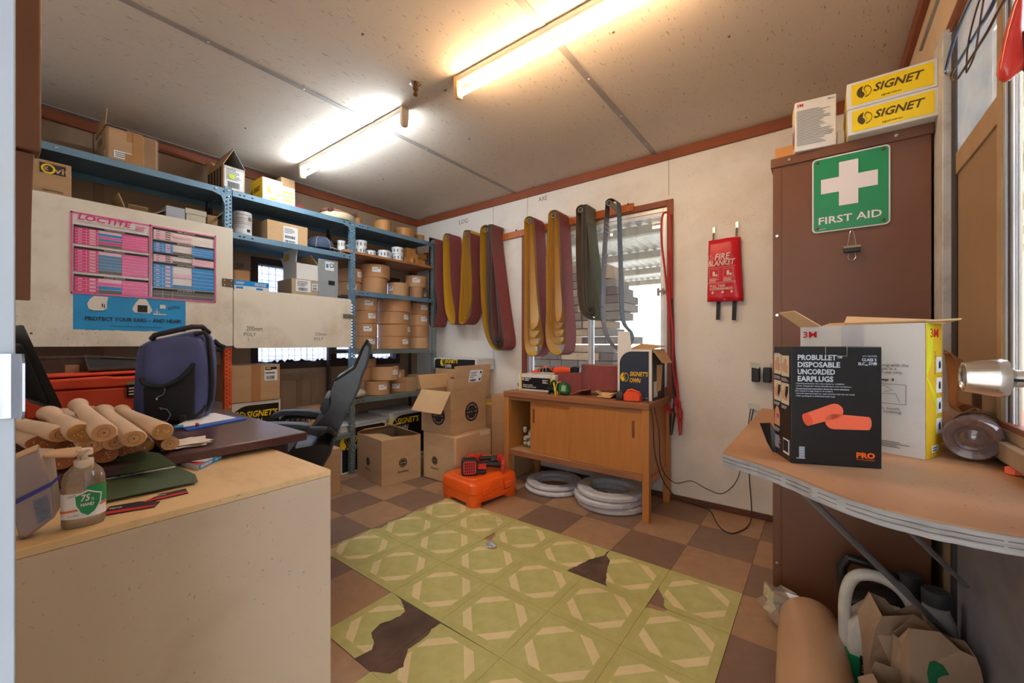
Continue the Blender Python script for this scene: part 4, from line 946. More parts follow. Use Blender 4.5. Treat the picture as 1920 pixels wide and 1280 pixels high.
# floor level
own_box('printed_box', 'black printed carton on the floor behind the left upright under the shelf', .44, .30, .40, (-3.145-.155, 2.03, 0.0), PI/2, ty=.62, tx=.22, tw=.62, m=WHITE)
c = own_box('printed_box', 'black printed carton with white lid under the right end of the lowest shelf', .42, .34, .44, (-3.16-.17, 2.50, 0.0), PI/2, ty=.74, tx=.2, tw=.62, m=WHITE)
b = MB(); b.slab([(-.235, -.2, .404), (.23, -.17, .404), (.22, .16, .425), (-.23, .17, .42)], .004); o = b.build('loose_lid', mat('white_lid', (208, 212, 220), .45, var=.04), None, loc=(-3.315, 2.03, 0.0), rot=(0, 0, PI/2)); tag(o, 'loose white card lid lying on the carton by the upright', 'lid')
b = MB(); b.slab([(-.17, -.16, .003), (.16, -.16, .003), (.15, .12, .01), (-.17, .12, .01)], .004); o = b.build('loose_lid', MC['white_lid'], None, loc=(-3.30+.03, 2.50, 0.441), rot=(0, 0, PI/2)); tag(o, 'loose white card lid lying on the carton beside the kraft stack', 'lid')

# ============================================================ COUNTER, DESK AND THINGS ON THEM
CPAN = mat('cream_counter_panel', (196, 174, 152), .4, var=.05, scale=2, dirt=.5, dcol=(150, 112, 84), dscale=2.6, bump=.04, spk=.35)
CTOP = mat('worn_plywood_top', (216, 182, 134), .5, var=.10, scale=3, dirt=.5, dcol=(150, 108, 66), dscale=6, stretch=(1, 2.5, 1), spk=.9)
ct = thing('counter', 'cream panelled counter with a worn plywood top in the left foreground', 'counter', (-1.30, .30, 0))
MB().box(-.30, -.265, .0, .263-.016, .252, .728).build('carcass', CPAN, ct, bevel=.001)
MB().box(.248, -.267, .0, .263, .267, .734).build('front_panel', CPAN, ct, bevel=.0012)
MB().box(-.30, .253, .0, .247, .267, .734).build('end_panel', CPAN, ct, bevel=.0012)
MB().box(-.30, -.267, .7345, .2635, .2675, .75).build('top', CTOP, ct, bevel=.0015)
MAH = mat('dark_mahogany_top', (78, 46, 44), .28, var=.15, dirt=.25, dcol=(120, 96, 84), dscale=9)
dk = thing('desk', 'dark mahogany desk with chipped edges behind the cream counter', 'desk', (-2.05, .34, 0))
DT = .79
MB().box(-.72, -.32, DT-.028, .685, .325, DT).build('top', MAH, dk, bevel=.004)
MB().box(-.68, -.30, 0, .09, .300, DT-.0285).build('pedestal', mat('dark_desk_side', (62, 38, 38), .45, var=.12), dk, bevel=.003)
box('apron', MC['dark_desk_side'], dk, .095, .24, DT-.10, .60, .285, DT-.0285)
box('leg', MC['dark_desk_side'], dk, .56, .286, 0, .60, .300, DT-.0285)
# tool handles
HW = [mat('pale_hickory', (212, 182, 152), .5, var=.12, scale=4, stretch=(1, 5, 5)), mat('tan_hickory', (192, 156, 122), .5, var=.14, scale=4, stretch=(1, 5, 5)), mat('brown_hickory', (130, 92, 64), .55, var=.15, scale=4, stretch=(1, 5, 5))]
EG = [mat('end_grain_gold', (178, 128, 66), .6, var=.2, scale=40), mat('end_grain_rust', (168, 96, 44), .6, var=.2, scale=40), mat('end_grain_tan', (196, 146, 96), .6, var=.15, scale=40)]
PRINTI = mat('burnt_mark', (90, 60, 40), .7)
GH = 'wooden tool handles piled on the desk'
def handle(label, bx, by, zb_, tx, ty, zt, R, mi, ei, ov=.82, roll_=0, L=.5):
    p = at(bx, by, 'z', zb_); q = at(tx, ty, 'z', zt) if tx is not None else None
    if q is None: q = p+Vector((-L, ty or 0, zt-zb_))
    d = (q-p); ln = d.length
    t = thing('tool_shaft', label, 'tool handle', tuple(p), 0, GH)
    M = d.to_track_quat('X', 'Z').to_matrix().to_4x4() @ Matrix.Rotation(roll_, 4, 'X'); t.rotation_euler = M.to_euler()
    R *= .86; b = MB(); n = 20
    prof = [(0, .90), (.006, 1.0), (.10, .97), (.25, .92), (.45, .84), (.65, .76), (.82, .74), (.92, .88), (.97, 1.02), (1, .92)]
    rings = [[(max(u*ln, .0) if i > 1 else (0 if i == 0 else .006), R*s*math.cos(2*PI*k/n), R*s*ov*math.sin(2*PI*k/n)) for k in range(n)] for i, (u, s) in enumerate(prof)]
    b.loft(rings).build('shaft', HW[mi], t, smooth=True)
    b = MB().loft([[(x, R*.88*math.cos(2*PI*k/n), R*.88*ov*math.sin(2*PI*k/n)) for k in range(n)] for x in (-.0008, .001)]); b.build('end_grain', EG[ei], t)
    f = face((-.0009, 0, 0), (0, -1, 0), (0, 0, 1))
    if ei == 2: ringmark(PRINTI, t, f, 0, 0, R*.45, rw=.06, bar=False, name='stamped_ring'); MB().slab([fpt(f, .002*math.cos(a), .002*math.sin(a), .001) for a in [i*PI/3 for i in range(6)]], .0003).build('centre_mark', PRINTI, t)
    else:
        b = MB()
        for k in range(6):
            a, c = random.uniform(-.5, .5)*R, random.uniform(-.3, .3)*R; b.slab([fpt(f, a, c, .001), fpt(f, a+.0022, c, .001), fpt(f, a+.0022, c+.0018, .001), fpt(f, a, c+.0018, .001)], .0003)
        b.build('pin_mark', CHW, t)
    return t
z1_, z2_, z3_ = DT+.023, DT+.062, DT+.098
handle('bottom row handle with rust coloured end, just right of the bottle top', 198, 853, z1_, None, .02, z1_, .028, 1, 1)
handle('bottom row handle with speckled rust end under the middle of the pile', 238, 843, z1_, None, .03, z1_, .026, 1, 1)
handle('brown weathered handle at the bottom right of the pile', 271, 836, z1_, None, .05, z1_, .026, 2, 0)
handle('bottom row handle hidden behind the bottle top', 168, 856, z1_, None, .01, z1_, .026, 1, 2)
handle('lowest handle behind the film wrapped pouch', 116, 866, z1_, None, .0, z1_, .026, 2, 1)
handle('handle with speckled rust end in the second row at left', 123, 839, z1_+.02, None, .0, z1_+.01, .027, 1, 1)
handle('second row handle with a stamped ring, left of centre', 171.5, 834, z2_, 120, 775, z2_, .028, 0, 2)
handle('second row handle with a faint stamped end in the centre', 215, 829, z2_, 167, 770, z2_+.01, .027, 1, 2)
handle('long pale handle with stamped ring, right of centre', 251, 822, z2_+.008, 193, 769, z2_+.02, .029, 0, 2, L=.6)
handle('lowest right handle with plain pale end over the desk edge', 319, 832, z1_+.005, 240, 787, z1_, .025, 2, 2)
handle('big handle with wide dark oval end at the far left front', 78, 829, z2_+.002, 2, 800, z2_, .034, 0, 1, .62)
handle('upper left handle with stamped ring beside the wide dark oval end', 114, 814, z3_-.012, 8, 786, z3_-.01, .026, 0, 2)
handle('thick handle with golden oval end in the top row', 152, 812, z3_-.005, 92, 775, z3_-.005, .031, 0, 0, .84, .4)
handle('top handle of the pile with stamped ring and pale flared tail', 195, 811, z3_+.004, 146, 758, z3_+.01, .026, 0, 2, .92)
handle('rightmost top handle with tan end reaching furthest right', 305, 809, z2_+.012, 226, 770, z2_+.01, .027, 0, 0, .95)
# papers under the rightmost handle
b = MB(); x0, y0 = at(345, 835, 'z', DT)[:2]
for k in range(4):
    a = random.uniform(-.5, .5); ux, uy = .05*math.cos(a), .05*math.sin(a)
    b.slab([(x0-ux+uy, y0-uy-ux, DT+.002+k*.002), (x0+ux+uy, y0+uy-ux, DT+.002+k*.002), (x0+ux-uy, y0+uy+ux, DT+.004+k*.003), (x0-ux-uy, y0-uy+ux, DT+.004+k*.003)], .0006)
tag(b.build('crumpled_papers', mat('newsprint', (222, 208, 196), .7, var=.1, dirt=.3), None), 'torn crumpled papers on the desk beside the right end of the handle pile', 'paper')['kind'] = 'stuff'
# clipboard
cl = thing('clipboard', 'blue clipboard with white sheets on the desk beside the backpack', 'clipboard', (0, 0, DT+.001))
P = [at(x, y, 'z', DT+.004) for x, y in ((330, 800), (352, 806), (462, 784), (420, 777), (372, 780))]
b = MB().slab([(p.x, p.y, .0) for p in P], .004); b.build('board', mat('clipboard_blue', (34, 96, 196), .35), cl)
P = [at(x, y, 'z', DT+.007) for x, y in ((332, 797), (350, 800), (442, 783), (404, 774), (376, 776))]
MB().slab([(p.x, p.y, .0048) for p in P], .002).build('paper', LABEL, cl)
p0, p1 = at(343, 799, 'z', DT+.012), at(372, 795, 'z', DT+.012); dd = (p1-p0)
pn = thing('marker_pen', 'white marker pen with red end and blue cap lying on the clipboard', 'pen', tuple(p0))
for a, c, mm, nm in ((-.55, .0, mat('pen_blue', (40, 140, 200), .4), 'cap'), (0, .75, CHW, 'barrel'), (.75, 1, mat('pen_red', (200, 40, 40), .4), 'end_plug')):
    MB().tube([dd*a, dd*c], .0058, 10).build(nm, mm, pn, smooth=True)
# backpack
BPK = mat('navy_nylon', (70, 78, 128), .62, var=.16, scale=9, bump=.5, bscale=45, dirt=.12, dcol=(120, 112, 130)); BPB = mat('black_mesh_pocket', (26, 24, 34), .8, var=.2, bump=.5, bscale=500); WEB = mat('black_webbing', (28, 30, 36), .7, bump=.3, bscale=600)
bp = thing('backpack', 'dusty navy backpack with black mesh pocket standing on the desk', 'backpack', (-2.02, .47, DT), YAW+.58)
# local frame: x to the right in view, -y toward the camera
def rr(w_, h_, r, n=5, skew=0, cx=0):
    q = arcpoly(w_/2-r, r, r, -PI/2, 0, n)+arcpoly(w_/2-r, h_-r, r, 0, PI/2, n)+arcpoly(-w_/2+r, h_-r, r, PI/2, PI, n)+arcpoly(-w_/2+r, r, r, PI, 1.5*PI, n)
    return [(cx+x+skew*z, z) for x, z in q]
sc = fw(-2.02, .47)/F    # metres per pixel at the backpack
def BX(px): return (px-311)*sc*.80
def BZ(py): return (789-py)*sc
prof = [(BX(x), BZ(y)) for x, y in [(243, 786), (239, 762), (243, 700), (246, 662), (252, 650), (262, 646), (268, 641), (300, 636), (360, 620), (372, 626), (384, 640), (388, 680), (388, 740), (382, 770), (376, 786), (352, 792), (300, 791)]]
MB().puff(prof, .17, .16, 8).build('main_compartment', BPK, bp, smooth=True, sub=1)
prof = [(BX(x), BZ(y)) for x, y in [(266, 788), (262, 740), (263, 690), (268, 648), (276, 641), (350, 632), (372, 642), (378, 690), (376, 760), (370, 785), (345, 790)]]
MB().puff(prof, .09, .14, 6, -.085).build('front_compartment', BPK, bp, smooth=True, sub=1)
prof = [(BX(x), BZ(y)) for x, y in [(268, 778), (266, 724), (272, 718), (300, 723), (330, 710), (352, 682), (353, 730), (352, 776), (345, 784), (300, 783)]]
MB().puff(prof, .03, .10, 4, -.128).build('mesh_pocket', BPB, bp, smooth=True)
pts = [(BX(x), -.15, BZ(y)) for x, y in [(264, 706), (268, 716), (280, 720), (296, 722), (312, 718), (330, 708), (342, 696), (352, 684)]]
MB().tube(pts, .0075, 8).build('pocket_binding', WEB, bp, smooth=True)
pts = [(BX(x), -.03+.1*k, BZ(y)) for k, (x, y) in zip([-.6, -.7, -.7, -.6, -.3, 0], [(276, 641), (282, 634), (310, 627), (345, 618), (362, 617), (374, 628)])]
MB().tube(pts, .010, 8).build('top_handle', WEB, bp, smooth=True)
pts = [(BX(x), -.10, BZ(y)) for x, y in [(350, 632), (368, 628), (376, 640), (380, 680), (382, 720), (380, 750), (372, 770), (356, 780), (344, 792)]]
MB().tube(pts, .008, 8).build('side_piping', WEB, bp, smooth=True)
pts = [(BX(x), .06, BZ(y)) for x, y in [(380, 642), (392, 652), (400, 654), (398, 664), (388, 660)]]
MB().tube(pts, .010, 8).build('shoulder_strap', WEB, bp, smooth=True)
pts = [(BX(x), -.12, BZ(y)) for x, y in [(372, 762), (362, 772), (350, 780), (340, 788), (330, 790.3)]]
MB().tube(pts, .009, 6).build('loose_strap', WEB, bp, smooth=True)
b = MB().box(BX(326), -.145, BZ(788), BX(338), -.125, BZ(774)); b.build('buckle', BLK, bp, bevel=.003)
MB().tube([(BX(x), -.146, BZ(y)) for x, y in [(290, 740), (300, 736), (303, 728), (299, 722)]], .0012, 5).build('drawcord', mat('cord_grey', (150, 150, 160), .6), bp)
MB().tube([(BX(x), -.147, BZ(y)) for x, y in [(292, 758), (306, 762), (312, 772), (306, 782), (292, 784)]], .0012, 5).build('drawcord', MC['cord_grey'], bp)
b = MB()
for x, y in ((288, 743), (295, 760)): b.box(BX(x), -.148, BZ(y+2), BX(x+2.5), -.143, BZ(y-2))
b.build('eyelet', CHROME, bp)
MB().tube([(BX(x), -.05-.02, BZ(y)) for x, y in [(254, 702), (256, 670), (259, 654)]], .006, 6).build('side_zip', WEB, bp, smooth=True)
# red tool case behind
rc = thing('tool_case', 'dusty red orange plastic case with black sticker on the desk behind the handles', 'case', (-2.56, .28, DT), PI/2-.02)
RO = mat('red_orange_plastic', (224, 74, 38), .45, var=.08, dirt=.35, dcol=(186, 130, 100), dscale=5)
MB().prism([(-.17, 0), (.20, 0), (.205, .05), (.205, .105), (-.175, .105), (-.178, .05)], -.13, .12).build('lower_shell', RO, rc, bevel=.008)
MB().prism([(-.180, .107), (.208, .107), (.208, .155), (.16, .155), (.14, .150), (.08, .150), (.055, .155), (-.16, .148), (-.180, .130)], -.135, .12).build('upper_shell', RO, rc, bevel=.008)
MB().prism([(-.15, .155), (.20, .162), (.20, .172), (-.15, .165)], -.10, .12).build('lid_ridge', RO, rc, bevel=.004)
f = face((.115, -.1355, .06), (1, 0, 0), (0, 0, 1)); o = decal('sticker', BLACKC, rc, f, 0, .0, .06, .065, .004); lines(CHW, o, f, .006, .006, .048, .04, 3, .006); bars('sticker_top', mat('sticker_olive', (150, 160, 130)), o, f, [(0, .055, .06, .012)], .006)
# open dark trays behind the case
tr = thing('plastic_tray', 'empty dark open tray leaning behind the red case', 'tray', (-2.66, .20, DT), PI/2)
DTR = mat('dark_dusty_plastic', (66, 52, 44), .6, var=.15, dirt=.4, dcol=(140, 110, 88))
b = MB()
b.box(-.06, .0, .0, .14, .02, .225).box(-.06, .0, .225, .14, .05, .238).box(-.06, .02, .0, .14, .05, .02); b.build('tray_shell', DTR, tr, bevel=.003)
MB().box(.03, -.004, .165, .075, 0, .20).build('switch_plate', mat('tan_switch', (160, 132, 104)), tr, bevel=.002)
b = MB(); MBp = [(-.15, .168), (.12, .175), (.18, .185), (.0, .232), (-.06, .236)]
t2 = thing('picture_frame', 'dark framed panel lying tilted on the red case', 'frame', (-2.62, .42, DT), PI/2)
b.slab([(-.13, .05, .232), (.14, .05, .205), (.14, -.08, .176), (-.13, -.08, .176)], .006); b.build('backing', mat('black_dusty', (34, 28, 26), .8), t2)
b = MB().tube([(-.13, .05, .237), (.14, .05, .210), (.14, -.08, .181), (-.13, -.08, .181)], .007, 6, True); b.build('rim', DTR, t2)
# monitor, seen from the side and behind
mo = thing('monitor', 'black computer monitor tilted back at the left end of the desk', 'monitor', (-1.86, .075, DT), 0)
q = [at(30, 606, 'y', .075), at(44, 607, 'y', .085), at(118, 767, 'y', .145), at(100, 769, 'y', .135)]
fwm = 1.17
def MP(px, py, f_): 
    a = (px-960)/F; v = Vector((a*CC-SS, a*SS+CC, (HY-py)/F))*f_+Vector((0, 0, EYE)); return v-Vector((-1.86, .075, DT))
A0, A1, A2, A3 = MP(44, 607, 1.28), MP(119, 766, 1.28), MP(100, 770, 1.30), MP(26, 612, 1.30)
off = Vector((-.10, -.34, -.0))
off = Vector((-.30, -.035, .0))
b = MB().loft([[A0, A1, A2, A3], [A0+off, A1+off, A2+off, A3+off]]); b.build('screen_housing', BLK, mo, bevel=.006)
B0, B1, B2_, B3 = MP(40, 640, 1.30), MP(96, 762, 1.30), MP(50, 742, 1.33), MP(12, 655, 1.33)
MB().loft([[B0, B1, B2_, B3], [B0+off*.9, B1+off*.9, B2_+off*.9, B3+off*.9]]).build('rear_bulge', mat('dark_grey_plastic', (44, 46, 52), .45, dirt=.2), mo, bevel=.01)
MB().tube([B2_+off*.5, (-.10, -.02, .03)], .022, 10).build('stand_neck', BLK, mo)
MB().lathe([(.001, 0), (.10, 0), (.10, .008), (.03, .016), (.001, .016)], 24).build('stand_base', BLK, mo, loc=(-.10, -.0, 0.0), smooth=True)
b = MB().tube([MP(16, 592, 1.4), MP(18, 600, 1.4), MP(22, 610, 1.38), MP(14, 640, 1.36)], .004, 6); tag(b.build('yellow_cable', mat('cable_yellow', (230, 170, 30)), None, loc=(-1.86, .075, DT)), 'short yellow cable rising behind the monitor', 'cable')
# on the counter top
CZ = .7505
fo = thing('document_folder', 'open dark green folder with white paper on the plywood counter top', 'folder', (0, 0, CZ))
GF = mat('green_folder', (72, 88, 62), .55, var=.1, bump=.1, bscale=20)
def cp(l, z): return [Vector((p.x, p.y, z)) for p in [at(x, y, 'z', CZ+z) for x, y in l]]
MB().slab(cp([(150, 905), (188, 941), (371, 903), (366, 890), (330, 873), (190, 896)], .006), .0015).build('front_cover', GF, fo)
MB().slab([cp([q_], z_)[0] for q_, z_ in (((120, 868), .03), ((192, 895), .012), ((332, 872), .030), ((300, 850), .052), ((270, 846), .052), ((200, 852), .050))], .0015).build('back_cover', GF, fo)
MB().slab(cp([(185, 896), (200, 898), (330, 876), (322, 868), (300, 872)], .0085), .001).build('paper', LABEL, fo)
MB().slab(cp([(214, 866), (228, 868), (226, 892), (219, 893)], .0122), .0012).build('fold_tab', GF, fo)
bk = thing('catalogue', 'thick blue and white catalogue lying under the desk edge', 'book', (0, 0, CZ))
P = cp([(322, 868), (372, 881), (416, 860), (384, 850)], .0)
MB().slab(P, .012).build('pages', LABEL, bk); MB().slab([p+Vector((0, 0, .0122)) for p in P], .0012).build('cover', mat('catalogue_cover', (226, 224, 228), .35), bk)
BLC = mat('catalogue_blue', (24, 140, 204), .35)
pa, pb, pc_, pd = [p+Vector((0, 0, .0136)) for p in P]
MB().slab([pb.lerp(pc_, .62), pc_, pd, pd.lerp(pa, .0).lerp(pb, .42).lerp(pd, .0) if False else pa.lerp(pd, .62)], .0004).build('cover_band', BLC, bk); MB().slab([pa.lerp(pb, .55), pb, pb.lerp(pc_, .3), pa.lerp(pb, .75)], .0004).build('cover_triangle', RED3, bk)
fs_ = face(P[1], P[2]-P[1], (0, 0, 1)); ln = (P[2]-P[1]).length
decal('spine', BLC, bk, fs_, 0, 0, ln, .0135, .0004); txt('MORROW', fs_, ln*.08, .003, ln*.45, .008, CHW, bk, bold=.02); txt('VOL. 126', fs_, ln*.68, .004, ln*.25, .006, CHW, bk)
for nm, pts, lab in (('blade_packet', [(190, 968), (290, 951), (300, 941), (262, 941), (205, 951)], 'flat black and red tool packet nearest the sanitiser bottle'), ('blade_packet', [(268, 944), (353, 925), (348, 917), (300, 927)], 'flat black and red tool packet beside the folder corner')):
    t = thing(nm, lab, 'packet', (0, 0, CZ)); P = cp(pts, .0); MB().slab(P, .002).build('card', mat('packet_black', (44, 38, 42), .4), t)
    n_ = len(P); up = Vector((0, 0, .0024)); MB().slab([P[0]+up, P[1]+up, P[1].lerp(P[2], .35)+up, P[0].lerp(P[-1], .35)+up], .0003).build('red_band', mat('packet_red', (190, 36, 46), .4), t)
    f_ = face(P[0]+(P[-1]-P[0])*.45+up, P[1]-P[0], (P[-1]-P[0])); ln = (P[1]-P[0]).length; txt('TOTO', f_, ln*.06, 0.0, ln*.25, .007, CHW, t, bold=.02)
# sanitiser bottle
x_, y_ = -1.088, .118
sb = thing('sanitiser_bottle', 'clear pump bottle of hand sanitiser with a green shield label', 'bottle', (x_, y_, CZ), YAW+.78)
Rb = 39.5*fw(x_, y_)/F*.74; kz = fw(x_, y_)/F
pz = lambda py: (986-py)*kz
b = MB(); b.lathe([(.001, 0), (Rb*.93, 0), (Rb, .006), (Rb*1.0, pz(918)), (Rb*.98, pz(900)), (Rb*.86, pz(887)), (Rb*.62, pz(878)), (Rb*.44, pz(872)), (Rb*.42, pz(866))], 40, 1, .72)
b.build('bottle', glassy('clear_bottle', (.93, .90, .86), .22, .08, haze=.35, hcol=(196, 168, 140)), sb, smooth=True)
MB().lathe([(.001, .002), (Rb*.9, .002), (Rb*.95, .01), (Rb*.94, pz(958)), (.001, pz(957))], 32, 1, .70).build('gel', glassy('gel', (.82, .88, .90), .12, .05, haze=.25, hcol=(200, 210, 216)), sb, smooth=True)
MB().lathe([(Rb*.42, pz(884)), (Rb*.46, pz(882)), (Rb*.46, pz(866)), (Rb*.44, pz(864)), (.001, pz(864))], 32).build('collar', mat('dusty_white_plastic', (216, 198, 180), .5, dirt=.3), sb, smooth=True)
DW = MC['dusty_white_plastic']
MB().lathe([(Rb*.2, pz(865)), (Rb*.2, pz(856)), (Rb*.42, pz(856)), (Rb*.42, pz(847)), (Rb*.36, pz(845)), (.001, pz(845))], 28).build('pump_stem', DW, sb, smooth=True)
MB().slab([((86-155)*kz*.74, -.010, pz(851)), ((140-155)*kz*.74, -.012, pz(858)), (0, -.008, pz(851)), ((150-155)*kz*.74, .010, pz(846)), ((95-155)*kz*.74, .008, pz(845))], .006).build('pump_nozzle', mat('dusty_nozzle', (204, 168, 132), .6), sb, bevel=.002)
MB().slab([((142-155)*kz*.74, -.013, pz(858)), ((146-155)*kz*.74, -.013, pz(858)), ((168-155)*kz*.74, -.010, pz(846)), ((160-155)*kz*.74, -.010, pz(845))], .004).build('pump_tab', MC['dusty_nozzle'], sb, bevel=.001)
def bp_patch(nm, mm, a0, a1, za, zb, e, n=12, sk=0):
    vs = []
    for i in range(n+1):
        a = a0+(a1-a0)*i/n; x = (Rb+e)*math.sin(a); y = -(Rb*.72+e)*math.cos(a)
        for z in (za, zb): vs.append((x, y, z+sk*x))
    return MB().add(vs, [(2*i, 2*i+2, 2*i+3, 2*i+1) for i in range(n)]).build(nm, mm, sb, smooth=True)
bp_patch('label', LABEL, -1.35, 1.35, pz(968), pz(922), .0008, 20)
GRN = mat('label_green', (30, 140, 84), .4); ORL = mat('label_orange', (226, 110, 84), .4)
bp_patch('green_corner', GRN, .15, 1.35, pz(945), pz(912), .0014); bp_patch('orange_stripe', ORL, -1.3, 1.3, pz(953), pz(949), .0018, 16, .12)
f = face((-.0, -(Rb*.72+.0025), 0), (1, 0, 0), (0, 0, 1))
def sh(k): return [(k*x*.78, pz(941)+k*y) for x, y in [(-.0205, .014), (-.010, .017), (0, .021), (.010, .017), (.0205, .014), (.019, -.002), (.011, -.016), (0, -.023), (-.011, -.016), (-.019, -.002)]]
ox = .006
decal('shield_rim', LABEL, sb, f, ox, 0, 1, 1, .0, .0004, poly=sh(1.12)); decal('shield', GRN, sb, f, ox, 0, 1, 1, .0006, .0004, poly=sh(1.0))
txt('75', f, ox-.009, pz(938)+.001, .012, .012, CHW, sb, shear=.2, bold=.02, e=.0014); txt('%', f, ox+.004, pz(938)+.001, .004, .005, CHW, sb, e=.0014); txt('HAND', f, ox-.009, pz(946), .017, .0055, CHW, sb, bold=.03, e=.0014); txt('CLEACE', f, -.020, pz(927), .011, .004, INKB, sb, e=.0004); txt('7.5 x 75ML', f, -.020, pz(962), .014, .003, INKG, sb, e=.0004)
# film pouch of wipes
pt = thing('wipes_pouch', 'dusty clear plastic pouch with blue bands leaning beside the sanitiser bottle', 'pouch', (-1.10, .062, CZ), YAW+.80)
k = fw(-1.10, .062)/F
PC = lambda x, y: ((x-75)*k*.70, (1019-y)*k)
FILM = mat('dusty_film', (150, 132, 134), .28, var=.18, scale=7, bump=.7, bscale=30, coat=.3, dirt=.4, dcol=(176, 140, 110))
prof = [PC(48, 1019), PC(18, 905), PC(20, 868), PC(80, 855), PC(84, 870), PC(104, 940), PC(108, 992), PC(60, 1020)]
MB().puff(prof, .036, .10, 6, -.004).build('pouch_body', FILM, pt, smooth=False)
MB().slab([(PC(80, 856)[0], -.020, PC(80, 856)[1]), (PC(104, 866)[0], .012, PC(104, 866)[1]), (PC(118, 978)[0], .010, PC(118, 978)[1]), (PC(106, 992)[0], -.020, PC(106, 992)[1])], .002).build('side_panel', mat('film_side', (186, 164, 148), .35, var=.1, bump=.6, bscale=40), pt)
MB().slab([(PC(16, 870)[0], -.01, PC(16, 870)[1]), (PC(78, 850)[0], -.012, PC(78, 850)[1]), (PC(76, 858)[0], -.024, PC(76, 858)[1]), (PC(18, 876)[0], -.022, PC(18, 876)[1])], .002).build('folded_top', mat('film_fold', (196, 164, 130), .5), pt)
BB = mat('band_blue', (40, 52, 140), .4)
MB().slab([(PC(x, y)[0], -.0245, PC(x, y)[1]) for x, y in ((26, 957), (102, 929), (101, 922), (25, 949))], .0008).build('blue_band', BB, pt)
MB().slab([(PC(x, y)[0], -.0245, PC(x, y)[1]) for x, y in ((102, 929), (118, 916), (116, 911), (101, 922))], .0008).build('blue_band', BB, pt)
b = MB()
for i in range(11): b.slab([(PC(x, y)[0], -.0242, PC(x, y)[1]) for x, y in ((70+i*.9, 952+i*4), (96+i*.6, 944+i*4), (96+i*.6, 946+i*4), (70+i*.9, 954+i*4))], .0006)
b.build('blue_print', mat('print_slate', (92, 116, 150), .5), pt)
# tin behind the pouch
x_, y_ = at(28, 855, 'z', CZ+.03)[:2]
t = thing('tin', 'small ribbed tin behind the pouch at the left edge', 'tin', (-1.42, .052, CZ)); MB().lathe([(.001, 0), (.045, 0), (.045, .01), (.042, .014), (.045, .03), (.042, .034), (.045, .05), (.001, .05)], 28).build('body', mat('tan_tin', (156, 132, 106), .5, .3, dirt=.3), t, smooth=True)

# ============================================================ OFFICE CHAIR
LEA = mat('black_leather', (30, 28, 30), .32, var=.2, scale=8, bump=.35, bscale=30, dirt=.15, dcol=(84, 72, 66)); ARM = mat('grey_black_plastic', (58, 66, 76), .38, var=.12, dirt=.25, dcol=(110, 100, 96))
kx = 2.12/F; cx_ = at(620, 0, 'z', 0)
a_ = (620-960)/F; base = Vector((a_*CC-SS, a_*SS+CC, 0))*2.12
oc = thing('office_chair', 'black leather swivel chair with padded arms behind the desk', 'chair', (base.x, base.y, 0), YAW+.36)
def K(X, Y): px = 500+X/4.925; py = 620+Y/4.925; return ((px-620)*kx*.99, EYE+(HY-py)*kx)
prof = [K(*q) for q in [(912, 84), (885, 100), (868, 150), (842, 230), (805, 320), (730, 372), (650, 425), (612, 480), (606, 560), (604, 640), (575, 700), (520, 770), (440, 850), (480, 880), (600, 900), (640, 930), (690, 800), (745, 680), (800, 590), (838, 500), (862, 400), (905, 300), (932, 190), (938, 110)]]
MB().puff(prof, .46, .10, 8).build('backrest', LEA, oc, smooth=True)
prof = [K(*q) for q in [(560, 570), (530, 630), (514, 680), (530, 710), (550, 740), (590, 700), (610, 640), (606, 570)]]
MB().puff(prof, .34, .2, 6).build('lumbar_cushion', LEA, oc, smooth=True)
prof = [K(*q) for q in [(350, 945), (300, 1000), (296, 1060), (330, 1120), (400, 1165), (480, 1200), (520, 1170), (560, 1120), (610, 1030), (640, 960), (600, 930), (500, 930)]]
MB().puff(prof, .52, .10, 8).build('seat_side_bolster', LEA, oc, smooth=True)
MB().tube([(K(x, y)[0], -.235, K(x, y)[1]) for x, y in [(350, 1130), (300, 1060), (305, 1000), (350, 948)]], .006, 6).build('piping', ARM, oc, smooth=True)
pts = [(K(x, y)[0], -.232, K(x, y)[1]) for x, y in [(910, 86), (870, 150), (838, 235), (800, 325), (720, 378), (640, 430), (611, 490)]]
MB().tube(pts, .007, 6).build('piping', LEA, oc, smooth=True)
pts = [(K(x, y)[0], -.232, K(x, y)[1]) for x, y in [(935, 120), (925, 200), (900, 300), (860, 400), (835, 500), (790, 600), (735, 700), (680, 820), (640, 930), (610, 1030), (540, 1150)]]
MB().tube(pts, .006, 6).build('piping', ARM, oc, smooth=True)
# near arm
def KN(X, Y):
    s_ = (2.12-.30)/2.12; x, z = K(X, Y); return (x*s_, EYE+(z-EYE)*s_)
def armpad(nm, prof, y, wd, m=ARM): return MB().puff([KN(*q) for q in prof], wd, .12, 6, y).build(nm, m, oc, smooth=True)
armpad('armrest_pad', [(-20, 840), (20, 826), (100, 822), (250, 830), (400, 848), (455, 862), (450, 880), (400, 884), (250, 876), (100, 862), (0, 858)], -.30, .07)
armpad('arm_bracket', [(180, 880), (300, 882), (560, 886), (600, 895), (615, 920), (560, 970), (530, 978), (440, 950), (260, 915), (180, 900)], -.30, .022, BLK)
MB().tube([(KN(600, 905)[0], -.30, KN(600, 905)[1]), (KN(640, 960)[0], -.27, KN(640, 960)[1]), (KN(655, 990)[0], -.24, KN(655, 990)[1])], .012, 8).build('arm_strap', BLK, oc)
b = MB(); p = KN(540, 937); b.M = Matrix.Translation((p[0], -.311, p[1])) @ Matrix.Rotation(PI/2, 4, 'X'); b.lathe([(.0085, 0), (.007, .003)], 10); b.build('bolt', mat('dark_slot', (26, 24, 22)), oc)
